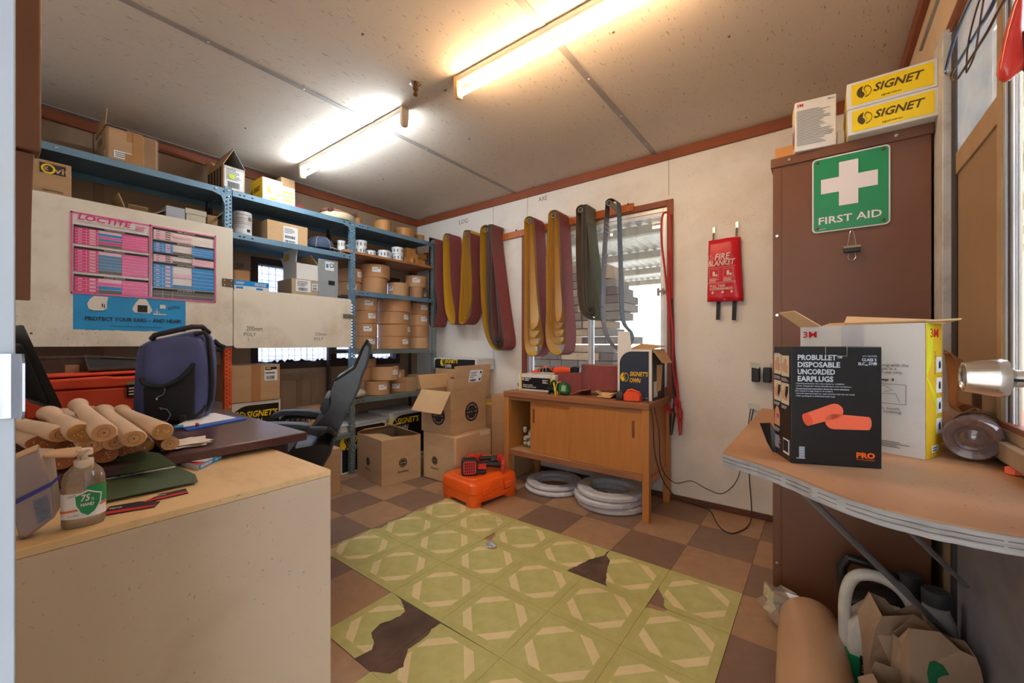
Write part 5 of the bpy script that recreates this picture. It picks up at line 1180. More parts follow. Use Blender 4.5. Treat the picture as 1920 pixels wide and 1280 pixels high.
# far arm
def K2(X, Y):
    s = (2.12+.30)/2.12; x, z = K(X, Y); return (x*s, EYE+(z-EYE)*s)
far = [(78, 752), (100, 726), (160, 702), (280, 702), (400, 716), (515, 745), (505, 775), (420, 770), (300, 748), (200, 742), (150, 752), (110, 770)]
MB().puff([K2(*q) for q in far], .07, .12, 6, .30).build('armrest_pad', ARM, oc, smooth=True)
MB().tube([(K2(x, y)[0], .30, K2(x, y)[1]) for x, y in [(130, 775), (150, 800), (190, 770), (280, 762), (380, 775), (470, 795)]], .012, 8).build('arm_bracket', BLK, oc, smooth=True)
b = MB()
for i in range(6):
    x = 190+i*42; p, q = K2(x, 752), K2(x+8, 775); b.M = Matrix.Translation((p[0], .30, p[1])); b.box(-.003, -.015, -.035, .003, .015, 0)
b.build('arm_rib', BLK, oc)
sx0, sz0 = K(430, 1090); 
MB().prismz([(-.30, -.25), (.06, -.25), (.08, .25), (-.30, .25)], 0, .09).build('seat', LEA, oc, loc=(K(440, 1100)[0]+.0, 0, K(440, 1185)[1]), bevel=.035, seg=4)
gx = K(440, 1100)[0]-.22
MB().lathe([(.03, .10), (.03, .30), (.022, .30), (.022, K(440, 1185)[1])], 16).build('gas_column', BLK, oc, loc=(gx, 0, 0), smooth=True)
for i in range(5):
    a = i*2*PI/5+.63; MB().tube([(gx, 0, .12), (gx+.26*math.cos(a), .26*math.sin(a), .075)], .02, 8).build('base_arm', BLK, oc)
    b = MB(); b.M = Matrix.Translation((gx+.26*math.cos(a), .26*math.sin(a), .03)) @ Matrix.Rotation(PI/2, 4, 'X'); b.lathe([(.03, -.02), (.03, .02)], 16); b.build('castor', BLK, oc, bevel=.004)
# teal crate visible under the desk end
x_, y_ = -2.62, 1.16
t = thing('storage_tub', 'translucent teal plastic tub on the floor behind the desk', 'tub', (x_, y_, 0), .2)
TEAL = glassy('teal_plastic', (.62, .78, .80), .15, .15, haze=.6, hcol=(110, 140, 146))
b = MB(); rings = []
for z, s in ((0, .80), (.42, .98), (.45, 1.06), (.455, 1.0), (.01, .78)): rings.append([(x*s, y*s, z) for x, y in rr(.26, .20, .04)] and [(x*s, (y-.10)*s, z) for x, y in rr(.26, .20, .04)])
b.loft(rings).build('tub', TEAL, t, smooth=True); MB().slab([(-.14, -.11, .46), (.14, -.11, .46), (.14, .11, .48), (-.14, .11, .48)], .006).build('lid', TEAL, t, bevel=.004)

# ============================================================ CARTONS ON THE FLOOR
OUTL = mat('print_dark_brown', (66, 54, 48), .7)
def mark(c, f, cx, cz, r, word=True, m=OUTL):
    ringmark(m, c.t, f, cx, cz, r, rw=.2)
    if word: txt('Abrasives', f, cx-r*1.35, cz-r*2.15, r*2.7, r*.55, m, c.t, bold=.01)
c = Carton('open_carton', 'open kraft carton with sagging flaps on the floor by the shelving upright', 'box', (-2.825, 2.04, 0), -.14, .425, .34, .345, CARD, open_=True)
c = c
mark(c, c.front, .20, .15, .032); mark(c, c.right, .18, .15, .036)
c.flap('front', .17, -.12, CARD2, taper=.05); c.flap('right', .20, -.16, CARD2, taper=.1); c.flap('back', .17, .42, CARD); c.flap('left', .14, .35, CARDIN)
c = Carton('carton', 'crumpled kraft carton on the floor carrying the open flapped carton', 'box', (-2.385, 2.40, 0), 0, .37, .43, .375, CARD2, bevel=.014)
mark(c, c.front, .14, .16, .032); mark(c, c.right, .22, .17, .036, word=False)
decal('tape_patch', mat('torn_tape', (226, 206, 180), .4), c.t, c.right, .28, .335, .12, .035, .0012)
c = Carton('open_carton', 'open kraft carton with a raised labelled flap on top of the crumpled carton', 'box', (-2.43, 2.40, .377), 0, .34, .41, .335, CARDO if False else CARD, open_=True)
RMK = mat('logo_navy', (34, 36, 52), .6)
ringmark(RMK, c.t, c.right, .235, .155, .078, 'HERMES', .2); ringmark(RMK, c.t, c.front, .20, .14, .075, 'HERMES', .2)
c.flap('front', .19, -2.2+2*PI if False else 4.12, CARD2); c.flap('left', .12, 1.9, CARDIN); c.flap('back', .17, 1.35, CARDIN)
t_ = .004; h = c.h
b = MB(); q0_, q1_ = Vector((c.w/2, -c.d/2+.01, h+.001)), Vector((c.w/2, c.d/2, h+.001)); o_ = Vector((.05, 0, .20)); b.slab([q0_, q1_, q1_+o_+Vector((0, .01, 0)), q0_+o_], t_); b.build('flap', CARD, c.t)
f = face(q0_, q1_-q0_, o_); o = decal('shipping_label', LABEL, c.t, (f[0], f[1], f[2]), .16, .065, .15, .10, .006); lines(INKG, o, f, .17, .10, .08, .055, 4, .0075); bars('square_code', INK, o, f, [(.28, .075, .02, .02), (.28, .135, .02, .02)], .0075); barcode(INK, o, f, .17, .073, .08, .018, .0075)
b = MB(); R_ = .115
t = thing('belt_roll', 'kraft roll with maroon lining standing in the open labelled carton', 'roll', (-2.40, 2.44, .395))
MB().lathe([(.088, 0), (.11, 0), (.11, .40), (.088, .40)], 36, closedprof=True).build('wrap', KRAFT2, t, smooth=True); MB().lathe([(.080, .01), (.0875, .01), (.0875, .405), (.080, .405)], 36, closedprof=True).build('belt_edge', MAROON, t, smooth=True)
# right of that stack, against the wall
Carton('carton', 'lower plain kraft carton beside the sideboard', 'box', (-2.085, 2.755, 0), 0, .24, .28, .325, CARD)
Carton('carton', 'upper plain kraft carton beside the sideboard', 'box', (-2.085, 2.755, .326), 0, .24, .28, .33, CARD)
Carton('carton', 'kraft carton with yellow strip behind the cartons beside the sideboard', 'box', (-2.32, 2.785, 0), 0, .20, .26, .30, CARD)
c = Carton('carton', 'kraft carton second in the stack behind the open labelled carton', 'box', (-2.32, 2.785, .301), 0, .20, .26, .28, CARD); decal('yellow_strip', YEL, c.t, c.front, 0, .26, .2, .02)
Carton('carton', 'large kraft carton hidden against the back wall behind the kraft stack', 'box', (-2.72, 2.80, 0), 0, .50, .24, .50, CARD); Carton('carton', 'flat kraft carton on the large one by the back wall', 'box', (-2.72, 2.80, .501), 0, .50, .24, .345, CARD)
own_box('printed_box', 'flat white and black carton on top of the stack by the back wall', .56, .24, .10, (-2.71, 2.80, .847), 0, ty=.55, tx=.28, tw=.3)
# by the chair
c = Carton('cardboard_box', 'plain kraft carton on the floor behind the office chair', 'box', (-2.90, 1.49, 0), PI/2-.1, .22, .24, .33, CARD)
c = Carton('cardboard_box', 'kraft carton with white label beside the chair arm', 'box', (-3.30, 1.66, .347), PI/2, .20, .24, .22, CARD); c.sticker(c.front, .04, .05, .13, .12)

# ============================================================ SIDEBOARD AND THINGS ON IT
sd = thing('sideboard', 'teak sideboard on square legs with two sliding doors against the back wall', 'cabinet', (-1.375, 2.665, 0))
SW, SD_, ST = .555, .225, .722      # half width, half depth, top height
for sx_ in (-1, 1):
    for sy2 in (-1, 1):
        x0 = sx_*SW-(.042 if sx_ > 0 else 0); y0 = sy2*SD_-(.042 if sy2 > 0 else 0)
        box('leg', WOODX, sd, x0, y0, 0, x0+.042, y0+.042, ST-.0385, bevel=.002)
box('top', WOODT, sd, -SW-.004, -SD_-.006, ST-.038, SW+.004, SD_+.004, ST, bevel=.003)
for sx_ in (-1, 1): box('side_panel', WOODX, sd, sx_*(SW-.028)-.008, -SD_+.043, .255, sx_*(SW-.028)+.008, SD_-.043, ST-.039); box('side_rail', WOODX, sd, sx_*(SW-.020)-.012, -SD_+.043, .215, sx_*(SW-.020)+.012, SD_-.043, .254, bevel=.002)
box('back_panel', mat('dusty_back', (170, 130, 88), .7, dirt=.3), sd, -SW+.037, SD_-.03, .285, SW-.037, SD_-.022, ST-.04)
box('bottom_board', mat('dusty_teak', (196, 156, 112), .6, dirt=.3), sd, -SW+.043, -SD_+.004, .262, SW-.043, SD_-.03, .284)
box('front_rail', WOODT, sd, -SW+.043, -SD_+.0, .246, SW-.043, -SD_+.0035, .284, bevel=.001)
box('head_rail', WOODT, sd, -SW+.043, -SD_+.006, ST-.062, SW-.043, -SD_+.014, ST-.0385)
def sdoor(x0, x1, y, hx):
    o = box('door', WOODX, sd, x0, y, .287, x1, y+.014, ST-.063, bevel=.001)
    q = arcpoly(0, .045, .0115, 0, PI, 8)+arcpoly(0, -.045, .0115, PI, 2*PI, 8); b = MB()
    n = len(q); zc_ = .555
    for i in range(n):
        a, c_ = q[i], q[(i+1) % n]; ai, ci = (a[0]*.62, a[1]*.93), (c_[0]*.62, c_[1]*.93)
        b.slab([(hx+a[0], y-.0003, zc_+a[1]), (hx+c_[0], y-.0003, zc_+c_[1]), (hx+ci[0], y-.0003, zc_+ci[1]), (hx+ai[0], y-.0003, zc_+ai[1])], -.0035)
    b.build('finger_pull', WOODT, o); MB().slab([(hx+a[0]*.62, y-.0003, zc_+a[1]*.93) for a in q], -.0004).build('pull_recess', mat('teak_recess', (120, 66, 34), .6), o)
xd = sx(992, 2.45)+1.375; xd2 = sx(1068, 2.45)+1.375
sdoor(xd, xd2+.03, -SD_+.026, xd+.030); sdoor(xd2, SW-.043, -SD_+.009, SW-.10)
t = thing('glove_bundle', 'white mesh bundle inside the open left end of the sideboard', 'bundle', (-1.815, 2.60, .285)); b = MB()
for k in range(26): b.M = Matrix.Translation((random.uniform(-.03, .05), random.uniform(-.05, .05), .018+k*.0052)); b.lathe([(.001, -.014), (.012, -.010), (.017, 0), (.012, .010), (.001, .014)], 7)
o = b.build('knitted_cord', mat('knit_white', (206, 200, 190), .8), t, smooth=True); o['kind'] = 'stuff'
SZ = ST+.0005
# flat printed box with yellow straps
xa, xb = sx(972, 2.56), sx(1040, 2.56)
c = Carton('printed_box', 'flat white and black carton with two yellow straps on the sideboard', 'box', ((xa+xb)/2, 2.56+.11, SZ), .02, xb-xa, .22, .128, WHITE)
decal('dark_print', BLACKC, c.t, c.front, .030, .015, c.w-.07, c.h-.04, .0008)
txt("SIGNET'S\nOWN", c.front, .062, .075, .055, .026, CHW, c.t, bold=.02); swirl(c.t, c.front, .05, .09, .012, CHW); txt('Always quality.\nAlways guaranteed.', c.front, .045, .022, .12, .030, CHW, c.t, bold=.01)
lines(CHW, c.t, c.front, c.w-.11, .062, .05, .03, 3)
for a in (.022, c.w-.040): MB().box(-c.w/2+a, -c.d/2-.0016, 0, -c.w/2+a+.012, c.d/2+.0016, c.h+.0016).build('strap', mat('strap_yellow', (224, 204, 70), .4), c.t)
# cordless tools
ORG = mat('tool_orange', (240, 82, 34), .4, var=.06, dirt=.15, dcol=(150, 100, 70)); TRED = mat('tool_red', (216, 46, 34), .38, var=.06)
def tool(name, label, loc, rz, body, sc_=1.0):
    t = thing(name, label, 'power tool', loc, rz)
    q = [(-.02, 0), (.06, .0), (.14, .006), (.15, .03), (.12, .052), (.05, .060), (-.01, .052), (-.03, .025)]
    MB().puff([(x*sc_, z*sc_+.004) for x, z in q], .055*sc_, .25, 6).build('motor_housing', body, t, smooth=True)
    q = [(-.17, .012), (-.03, .008), (-.02, .040), (-.06, .046), (-.16, .032)]
    MB().puff([(x*sc_, z*sc_+.004) for x, z in q], .034*sc_, .2, 6).build('grip', BLK, t, smooth=True)
    q = [(.13, .0), (.20, .004), (.205, .055), (.16, .062), (.13, .05)]
    MB().puff([(x*sc_, z*sc_+.004) for x, z in q], .062*sc_, .2, 6).build('battery', BLK, t, smooth=True)
    q = [(-.23, .004), (-.15, .004), (-.145, .022), (-.16, .030), (-.22, .014)]
    MB().puff([(x*sc_, z*sc_+.002) for x, z in q], .06*sc_, .1, 4).build('nose', body, t, smooth=True)
    MB().tube([(x*sc_, y*sc_, z*sc_) for x, y, z in [(-.14, -.03, .008), (-.12, -.035, .05), (-.05, -.033, .056), (-.02, -.03, .03)]], .005*sc_, 8).build('guard', body, t, smooth=True)
    MB().tube([(x*sc_, y*sc_, z*sc_) for x, y, z in [(-.10, -.034, .0), (-.10, -.038, .03), (-.09, -.038, .06), (-.075, -.036, .06), (-.07, -.036, .02)]], .0025, 6).build('steel_hook', CHROME, t, smooth=True)
    return t
tool('cordless_tool', 'orange and black cordless tool lying on the flat strapped carton', (-1.60, 2.66, SZ+.131), .1, ORG, .95)
# belts standing on the sideboard
t = thing('belt_strip', 'folded maroon sanding belt standing behind the green gloves', 'sanding belt', (-1.50, 2.66, SZ))
b = MB(); pts = [(-.09, -.06), (-.092, .0), (-.085, .012), (.16, .07), (.17, .06), (.165, .045), (-.07, -.03), (-.07, -.06)]
b.slab([(-.075, -.06, 0), (.18, .02, 0), (.18, .02, .155), (-.075, -.06, .145)], .003); b.slab([(-.078, -.058, 0), (-.085, .04, 0), (-.085, .04, .145), (-.078, -.058, .145)], .003); b.build('belt', MAROON, t)
t = thing('sanding_belt_roll', 'wide maroon sanding belt roll standing on kraft flaps on the sideboard', 'sanding belt', (-1.215, 2.68, SZ+.045), 0)
Rr = .172
n = 40; rings = [[((Rr+dr)*math.cos(2*PI*i/n), (Rr+dr)*.62*math.sin(2*PI*i/n), z) for i in range(n)] for dr, z in ((0, 0), (0, .165), (-.003, .165), (-.003, 0))]
rings.append(rings[0]); MB().loft(rings, True, False).build('belt', MAROON, t, smooth=True)
rings = [[((Rr-.014+dr)*math.cos(2*PI*i/n), (Rr-.014+dr)*.62*math.sin(2*PI*i/n), z) for i in range(n)] for dr, z in ((0, .01), (0, .163), (-.003, .163), (-.003, .01))]
rings.append(rings[0]); MB().loft(rings, True, False).build('inner_belt', mat('belt_backing_tan', (176, 140, 96), .7), t, smooth=True)
t = thing('kraft_sleeve', 'curled kraft paper sleeve under the maroon belt roll', 'packaging', (-1.20, 2.63, SZ))
for x0, x1, s in ((-.20, -.06, 1), (.0, .14, -1)):
    pts = [(x0, .003), (x0+.035, .018), (x0+.075, .036), (x0+.12, .042)] if s > 0 else [(x0-.02, .042), (x0+.02, .02), (x0+.05, .004), (x0+.09, .018), (x0+.13, .038)]
    MB().ribbon(pts, -.10, .10, .002).build('flap', CARDIN, t)
b = MB().slab([(.0, -.11, .003), (.10, -.12, .004), (.12, -.06, .03), (.02, -.05, .03)], .002).build('flap', CARDIN, t)
# gloves
gl = thing('work_gloves', 'green and black work gloves with yellow trim on the front edge of the sideboard', 'gloves', (-1.475, 2.50, SZ), .2)
b = MB()
for k in range(38):
    a = random.uniform(0, 6.28); r = random.uniform(0, .045); b.M = Matrix.Translation((-.045+r*math.cos(a), -.0+r*.6*math.sin(a), .012+random.uniform(0, .085))) @ Matrix.Rotation(random.uniform(0, 3), 4, 'X'); b.lathe([(.001, -.014), (.010, -.009), (.013, 0), (.010, .009), (.001, .014)], 7)
o = b.build('knitted_cuff', mat('knit_dark_green', (22, 52, 40), .85, var=.3), gl, smooth=True); o['kind'] = 'stuff'
MB().puff([(.0, .002), (.075, .0), (.085, .03), (.07, .075), (.035, .095), (-.0, .085), (-.015, .045)], .07, .35, 8).build('palm', mat('glove_green', (24, 104, 62), .6, bump=.3), gl, smooth=True, sub=1)
MB().tube([(.0, -.036, .003), (-.018, -.036, .045), (-.004, -.036, .088), (.02, -.035, .097)], .003, 6).build('yellow_trim', YEL, gl, smooth=True)
MB().tube([(-.03, -.04, .09), (-.022, -.044, .05), (-.012, -.05, .0)], .005, 6).build('yellow_trim', YEL, gl, smooth=True)
MB().slab([(.022, -.0375, .03), (.055, -.0375, .028), (.058, -.036, .07), (.028, -.036, .072)], -.001).build('printed_patch', mat('patch_grey', (150, 176, 130)), gl)
# big printed box with torn side
xa, xb = sx(1158, 2.56), sx(1222, 2.56)
c = Carton('printed_box', 'navy and white printed carton with torn open side at the right end of the sideboard', 'box', ((xa+xb)/2, 2.56+.135, SZ), .0, xb-xa, .27, .325, WHITE, open_=True)
f = c.front; r = .08; wd, h = c.w, c.h
decal('dark_print', NAVY, c.t, f, 0, 0, 1, 1, .0006, poly=[(.015, .0), (wd-.018, .0), (wd-.018, h*.96)]+[(.015+r+r*math.cos(a), h*.96-r+r*math.sin(a)) for a in [PI/2+i*PI/16 for i in range(9)]])
YO = mat('print_amber', (244, 190, 20), .5); txt("SIGNET'S", f, wd*.37, h*.47, wd*.53, .030, YO, c.t, shear=.2, bold=.025); txt('OWN', f, wd*.37, h*.34, wd*.32, .030, YO, c.t, shear=.2, bold=.025); swirl(c.t, f, wd*.21, h*.445, .030, YO)
txt('signet.net.au', f, wd*.6, .012, wd*.3, .010, CHW, c.t, bold=.02)
decal('dark_print', mat('charcoal_card', (52, 52, 56), .6), c.t, c.right, .01, .0, c.d-.02, c.h-.02, .0006)
MB().slab([(c.w/2+.002, -c.d/2, h), (c.w/2+.055, -c.d/2+.03, h-.085), (c.w/2+.06, c.d/2-.05, h-.09), (c.w/2+.002, c.d/2-.03, h)], .003).build('torn_flap', CARD2, c.t)
MB().slab([(c.w/2+.01, -c.d/2+.07, h-.10), (c.w/2+.03, -c.d/2+.12, h-.10), (c.w/2+.02, -c.d/2+.12, .06), (c.w/2+.004, -c.d/2+.09, .05)], .002).build('torn_strip', CARD2, c.t)
decal('side_label', LABEL, c.t, c.right, .03, .02, .08, .10, .0016); MB().slab([(-c.w/2, -c.d/2+.002, h), (-c.w/2+.095, -c.d/2+.002, h), (-c.w/2+.08, -c.d/2+.01, h+.115), (-c.w/2+.0, -c.d/2+.01, h+.12)], .004).build('raised_flap', WHITE, c.t)
MB().slab([(-c.w/2+.08, -c.d/2+.002, h), (c.w/2, -c.d/2+.002, h), (c.w/2+.03, .05, h+.02), (-.02, .06, h+.035)], .004).build('crushed_flap', CARDIN, c.t)
# small orange battery tool on the front corner
t = thing('battery_charger', 'small orange battery charger with a black nose at the front right of the sideboard', 'charger', (-.965, 2.50, SZ), .15)
MB().puff([(-.03, 0), (.075, 0), (.075, .045), (.06, .062), (-.01, .066), (-.035, .04)], .075, .15, 6).build('body', ORG, t, smooth=True)
MB().puff([(-.085, .004), (-.04, .004), (-.03, .05), (-.05, .07), (-.075, .05)], .05, .25, 6).build('nose', mat('slate_plastic', (62, 66, 76), .4), t, smooth=True)
MB().tube([(-.01, -.02, .066), (.02, -.02, .075), (.055, -.02, .062)], .006, 6).build('lever', ORG, t, smooth=True)
cb = MB(); P3 = [(-.90, 2.50, SZ+.02), (-.86, 2.47, SZ+.03), (-.825, 2.455, SZ+.0), (-.80, 2.45, .62), (-.79, 2.46, .42), (-.75, 2.50, .25), (-.70, 2.60, .14), (-.64, 2.76, .06), (-.56, 2.82, .022), (-.50, 2.70, .006), (-.44, 2.60, .006), (-.38, 2.62, .006), (-.33, 2.80, .03), (-.35, 2.90, .25), (-.36, 2.915, .48), (-.33, 2.915, .68)]
def smooth_pts(P, k=6):
    P = [Vector(p) for p in P]; o = []
    for i in range(len(P)-1):
        p0, p1, p2, p3 = P[max(i-1, 0)], P[i], P[i+1], P[min(i+2, len(P)-1)]
        for j in range(k):
            t = j/k; o.append(.5*((2*p1)+(p2-p0)*t+(2*p0-5*p1+4*p2-p3)*t*t+(-p0+3*p1-3*p2+p3)*t**3))
    return o+[P[-1]]
CAB = mat('thin_black_cable', (44, 40, 40), .5)
tag(MB().tube(smooth_pts(P3), .0032, 6).build('charger_cable', CAB, None, smooth=True), 'thin black cable trailing from the sideboard over the floor to the wall plug', 'cable')
P4 = [(-.80, 2.475, .70), (-.77, 2.47, .55), (-.765, 2.50, .34), (-.72, 2.62, .22), (-.66, 2.78, .20), (-.58, 2.86, .14), (-.50, 2.90, .12), (-.42, 2.915, .22), (-.38, 2.915, .42), (-.345, 2.915, .68)]
tag(MB().tube(smooth_pts(P4), .0028, 6).build('charger_cable', CAB, None, smooth=True), 'second thin black cable drooping from the sideboard side to the wall plug', 'cable')
# wall outlet and adapters
ox_, oz_ = -.30, .93
ol = thing('wall_outlet', 'white wall socket beside the brown cupboard', 'socket', (ox_-.005, YB, oz_)); MB().box(-.05, -.010, -.035, .065, 0, .035).build('plate', CHW, ol, bevel=.002)
for dx, lab in ((-.015, 'left black plug adapter with paper tag in the wall socket'), (.045, 'right black plug adapter in the wall socket')):
    ad = thing('plug_adapter', lab, 'adapter', (ox_+dx, YB-.0105, oz_-.02)); MB().box(-.022, -.045, -.06, .022, 0, .03).build('body', BLK, ad, bevel=.006)
    if dx < 0: MB().slab([(-.03, -.047, .03), (.018, -.047, .022), (.022, -.047, .055), (-.026, -.047, .062)], .001).build('paper_tag', mat('tag_paper', (206, 214, 206)), ad)
t = thing('cable_tag', 'small white and green test tag on the adapter cable', 'tag', (-.325, YB-.02, .70)); MB().slab([(-.035, 0, -.02), (.025, 0, -.028), (.028, 0, .005), (-.03, 0, .014)], .001).build('card', mat('tag_paper', (206, 214, 206)), t)
# white wrapped coils under the sideboard
CW = mat('white_wrap_film', (206, 206, 212), .35, var=.08, scale=12, bump=.5, bscale=18, dirt=.2, dcol=(150, 140, 136)); GC = 'white wrapped wire coils under the sideboard'
def coil(label, x, y, z, R_, r_, h, tilt=0, tx=0):
    t = thing('wire_coil', label, 'coil', (x, y, z), random.uniform(0, 6), GC); t.rotation_euler = (tx, tilt, random.uniform(0, 6) if not tilt else 0)
    n = 72; rings = []
    for pr, pz_ in ((r_, .006), (r_+.012, 0), (R_-.014, 0), (R_, .010), (R_, h-.010), (R_-.014, h), (r_+.012, h), (r_, h-.006)):
        rings.append([((pr+.0022*((i % 3) == 0)-(.001 if i % 3 == 1 else 0))*math.cos(2*PI*i/n), (pr+.0022*((i % 3) == 0))*math.sin(2*PI*i/n), pz_+(.0015 if (i % 4 == 0 and pz_ > h/2) else 0)) for i in range(n)])
    rings.append(rings[0]); MB().loft(rings, True, False).build('wrapped_coil', CW, t)
    return t
coil('lower white wrapped coil of the left pair under the sideboard', -1.60, 2.63, 0, .218, .135, .030)
t = coil('upper white wrapped coil of the left pair under the sideboard', -1.605, 2.645, .031, .210, .132, .030)
coil('lowest white wrapped coil of the right stack under the sideboard', -1.135, 2.62, 0, .235, .150, .040)
coil('middle white wrapped coil of the right stack under the sideboard', -1.15, 2.60, .041, .232, .148, .038)
t = coil('top white wrapped coil with yellow tags in the right stack', -1.135, 2.61, .080, .228, .140, .038)
for a in (2.2, 5.0): MB().slab([(.14*math.cos(a+q)*s, .14*math.sin(a+q)*s, .0395) for q, s in ((-.12, 1.0), (.12, 1.0), (.12, 1.25), (-.12, 1.25))], .0008).build('yellow_tag', mat('coil_yellow', (236, 196, 30), .5), t)
MB().slab([(.2*math.cos(a)*s, .2*math.sin(a)*s, .0398) for a, s in ((.1, .8), (.35, .8), (.35, 1.1), (.1, 1.1))], .0008).build('label', LABEL, t)

# ============================================================ ORANGE CASE AND BLOWER
CO = mat('bright_orange_plastic', (250, 98, 24), .38, var=.04, dirt=.12, dcol=(190, 110, 60))
oc_ = thing('equipment_case', 'bright orange plastic case lying flat on the floor', 'case', (-1.95, 2.18, 0), -.14)
hw, hd = .184, .215
def rrect(w2, d2, r, n=5): return arcpoly(w2-r, -d2+r, r, -PI/2, 0, n)+arcpoly(w2-r, d2-r, r, 0, PI/2, n)+arcpoly(-w2+r, d2-r, r, PI/2, PI, n)+arcpoly(-w2+r, -d2+r, r, PI, 1.5*PI, n)
b = MB(); b.loft([[(x, y, z) for x, y in rrect(hw-i_, hd-i_, .05)] for z, i_ in ((.024, .012), (.030, .004), (.088, 0))]); b.build('lower_shell', CO, oc_, smooth=True)
for sx_ in (-1, 1):
    for sy2 in (-1, 1): MB().loft([[(sx_*(hw-.055)+x, sy2*(hd-.055)+y, z) for x, y in rrect(.045, .045, .03)] for z in (0, .03)]).build('foot', CO, oc_)
b = MB(); b.loft([[(x, y, z) for x, y in rrect(hw-i_, hd-i_, .05)] for z, i_ in ((.091, 0), (.146, .003), (.161, .016), (.165, .032))]); b.build('upper_shell', CO, oc_, smooth=True)
b = MB(); b.loft([[(x, y-.02, z) for x, y in rrect(hw-.06-i_, hd-.07-i_, .04)] for z, i_ in ((.1652, 0), (.170, .004))]); b.build('lid_panel', CO, oc_, smooth=True)
for y in (-.10, .10):
    MB().prism([(hw-.002, .118), (hw+.012, .115), (hw+.014, .078), (hw-.002, .074)], y-.03, y+.03).build('latch', CO, oc_, bevel=.003); MB().tube([(hw+.008, y-.045, .062), (hw+.012, y, .066), (hw+.008, y+.045, .070)], .005, 6).build('latch_rib', CO, oc_)
for y in (-.055, .055): MB().box(hw-.004, y-.008, .050, hw+.007, y+.008, .150).build('rib', CO, oc_, bevel=.003)
bl = thing('cordless_blower', 'red and black cordless tool with a square grille lying on the orange case', 'power tool', (-1.935, 2.17, .1712), YAW+.15); bl.scale = (1.28, 1.28, 1.22)
# head: square grille facing the camera
MB().loft([[(x-.062, -.075+y0, z+.048) for x, z in rrect(.044*s, .046*s, .016)] for y0, s in ((0, .9), (.006, 1), (.05, 1.0), (.075, .8))]).build('fan_housing', BLK, bl, smooth=True)
MB().loft([[(x-.062, y0, z+.048) for x, z in rrect(.034*s, .036*s, .012)] for y0, s in ((-.0790, .96), (-.0752, 1))]).build('grille_plate', TRED, bl)
b = MB()
for i in range(5):
    for j in range(4): b.box(-.062-.027+i*.0115, -.0796, .048-.029+j*.0155, -.062-.027+i*.0115+.007, -.0788, .048-.029+j*.0155+.012)
b.build('grille_slot', mat('grille_dark', (60, 14, 12), .7), bl)
MB().loft([[(x+cx_2, y, z+cz_2) for x, z in [(q[0]*s, q[1]*s) for q in rrect(.040, .034, .014)]] for y, s, cx_2, cz_2 in ((-.02, 1.0, -.055, .055), (.05, .95, -.03, .058), (.12, .6, .01, .05))]).build('motor_housing', TRED, bl, smooth=True)
def link_tube(nm, m, P, r, **k): return MB().tube(P, r, 10, **k).build(nm, m, bl, smooth=True)
link_tube('rear_grip', BLK, [(-.02, -.02, .045), (.04, .0, .042), (.115, .0, .034)], .017)
link_tube('top_grip', BLK, [(.0, .03, .066), (.05, .04, .066), (.10, .04, .058)], .013)
MB().puff([(.05, .052), (.09, .046), (.115, .052), (.10, .078), (.07, .082)], .03, .3, 5, .03).build('trigger_switch', BLK, bl, smooth=True)
MB().puff([(-.02, .03), (.03, .028), (.03, .052), (-.02, .056)], .05, .15, 4, -.03).build('battery_clip', TRED, bl, smooth=True)
MB().puff([(-.022, .004), (.03, .006), (.028, .026), (-.022, .028)], .05, .15, 4, -.03).build('battery', BLK, bl, smooth=True)
MB().loft([[(x, y, z) for y, z in [(-.02+q[0], .045+q[1]) for q in rrect(.03, .036, .01)]] for x in (.112, .135)]).build('front_bracket', TRED, bl, bevel=.003)
MB().puff([(.085, .055), (.135, .05), (.13, .085), (.105, .09)], .035, .2, 5, .03).build('front_knob', TRED, bl, smooth=True)
MB().tube([(.118, -.055, .0), (.120, -.056, .03), (.122, -.055, .055), (.122, -.045, .06)], .003, 6).build('steel_hook', CHROME, bl)
MB().tube([(-.03, .07, .06), (.03, .07, .07), (.10, .065, .066)], .006, 6).build('guard_rail', TRED, bl, smooth=True)
# crumpled foil on the floor
b = MB(); p = at(920, 1026, 'z', 0)
n = 10; rings = []
for j in range(7):
    ph = PI*j/6; rings.append([(.022*math.sin(ph)*math.cos(2*PI*i/n)*random.uniform(.6, 1.35)*1.3, .022*math.sin(ph)*math.sin(2*PI*i/n)*random.uniform(.6, 1.35), .014-.014*math.cos(ph)*random.uniform(.8, 1.1)) for i in range(n)])
b.loft(rings); tag(b.build('crumpled_wrapper', mat('silver_foil', (206, 208, 220), .3, .5), None, loc=(p.x, p.y, .003)), 'small crumpled silver wrapper on the green vinyl tiles', 'litter')

# ============================================================ RAIL AND SANDING BELTS
RY = YB-.022
rl = thing('hanging_rail', 'long orange stained timber rail with pegs across the back wall', 'rail', (-2.1, YB-.001, 2.10))
za, zb2 = 2.028, 2.112
xE = sx(1187, RY)
MB().slab([(x+2.1, -.022, z-2.10) for x, z in [(-3.42, 2.005), (xE, 2.066), (xE, 2.122), (-3.42, 2.062)]], -.020).build('board', WOODR, rl, bevel=.002)
for px, py in ((968, 432), (1178, 383)):
    b = MB(); b.M = Matrix.Translation((sx(px, RY)+2.1, -.022, zz(py, sx(px, RY), RY)-2.10)) @ Matrix.Rotation(PI/2, 4, 'X'); b.lathe([(.010, 0), (.009, .003), (.003, .004)], 12); b.build('bolt', mat('rail_bolt', (120, 84, 50), .5, .5), rl)
TUBEM = mat('cardboard_tube', (170, 158, 140), .6, dirt=.3)
BFr = 2.755     # front plane of the belts
def W(px, py, Y=BFr): x = sx(px, Y); return x, zz(py, x, Y)
def catm(P, k=5): return [(v.x, v.z) for v in smooth_pts([(a, 0, c) for a, c in P], k)]
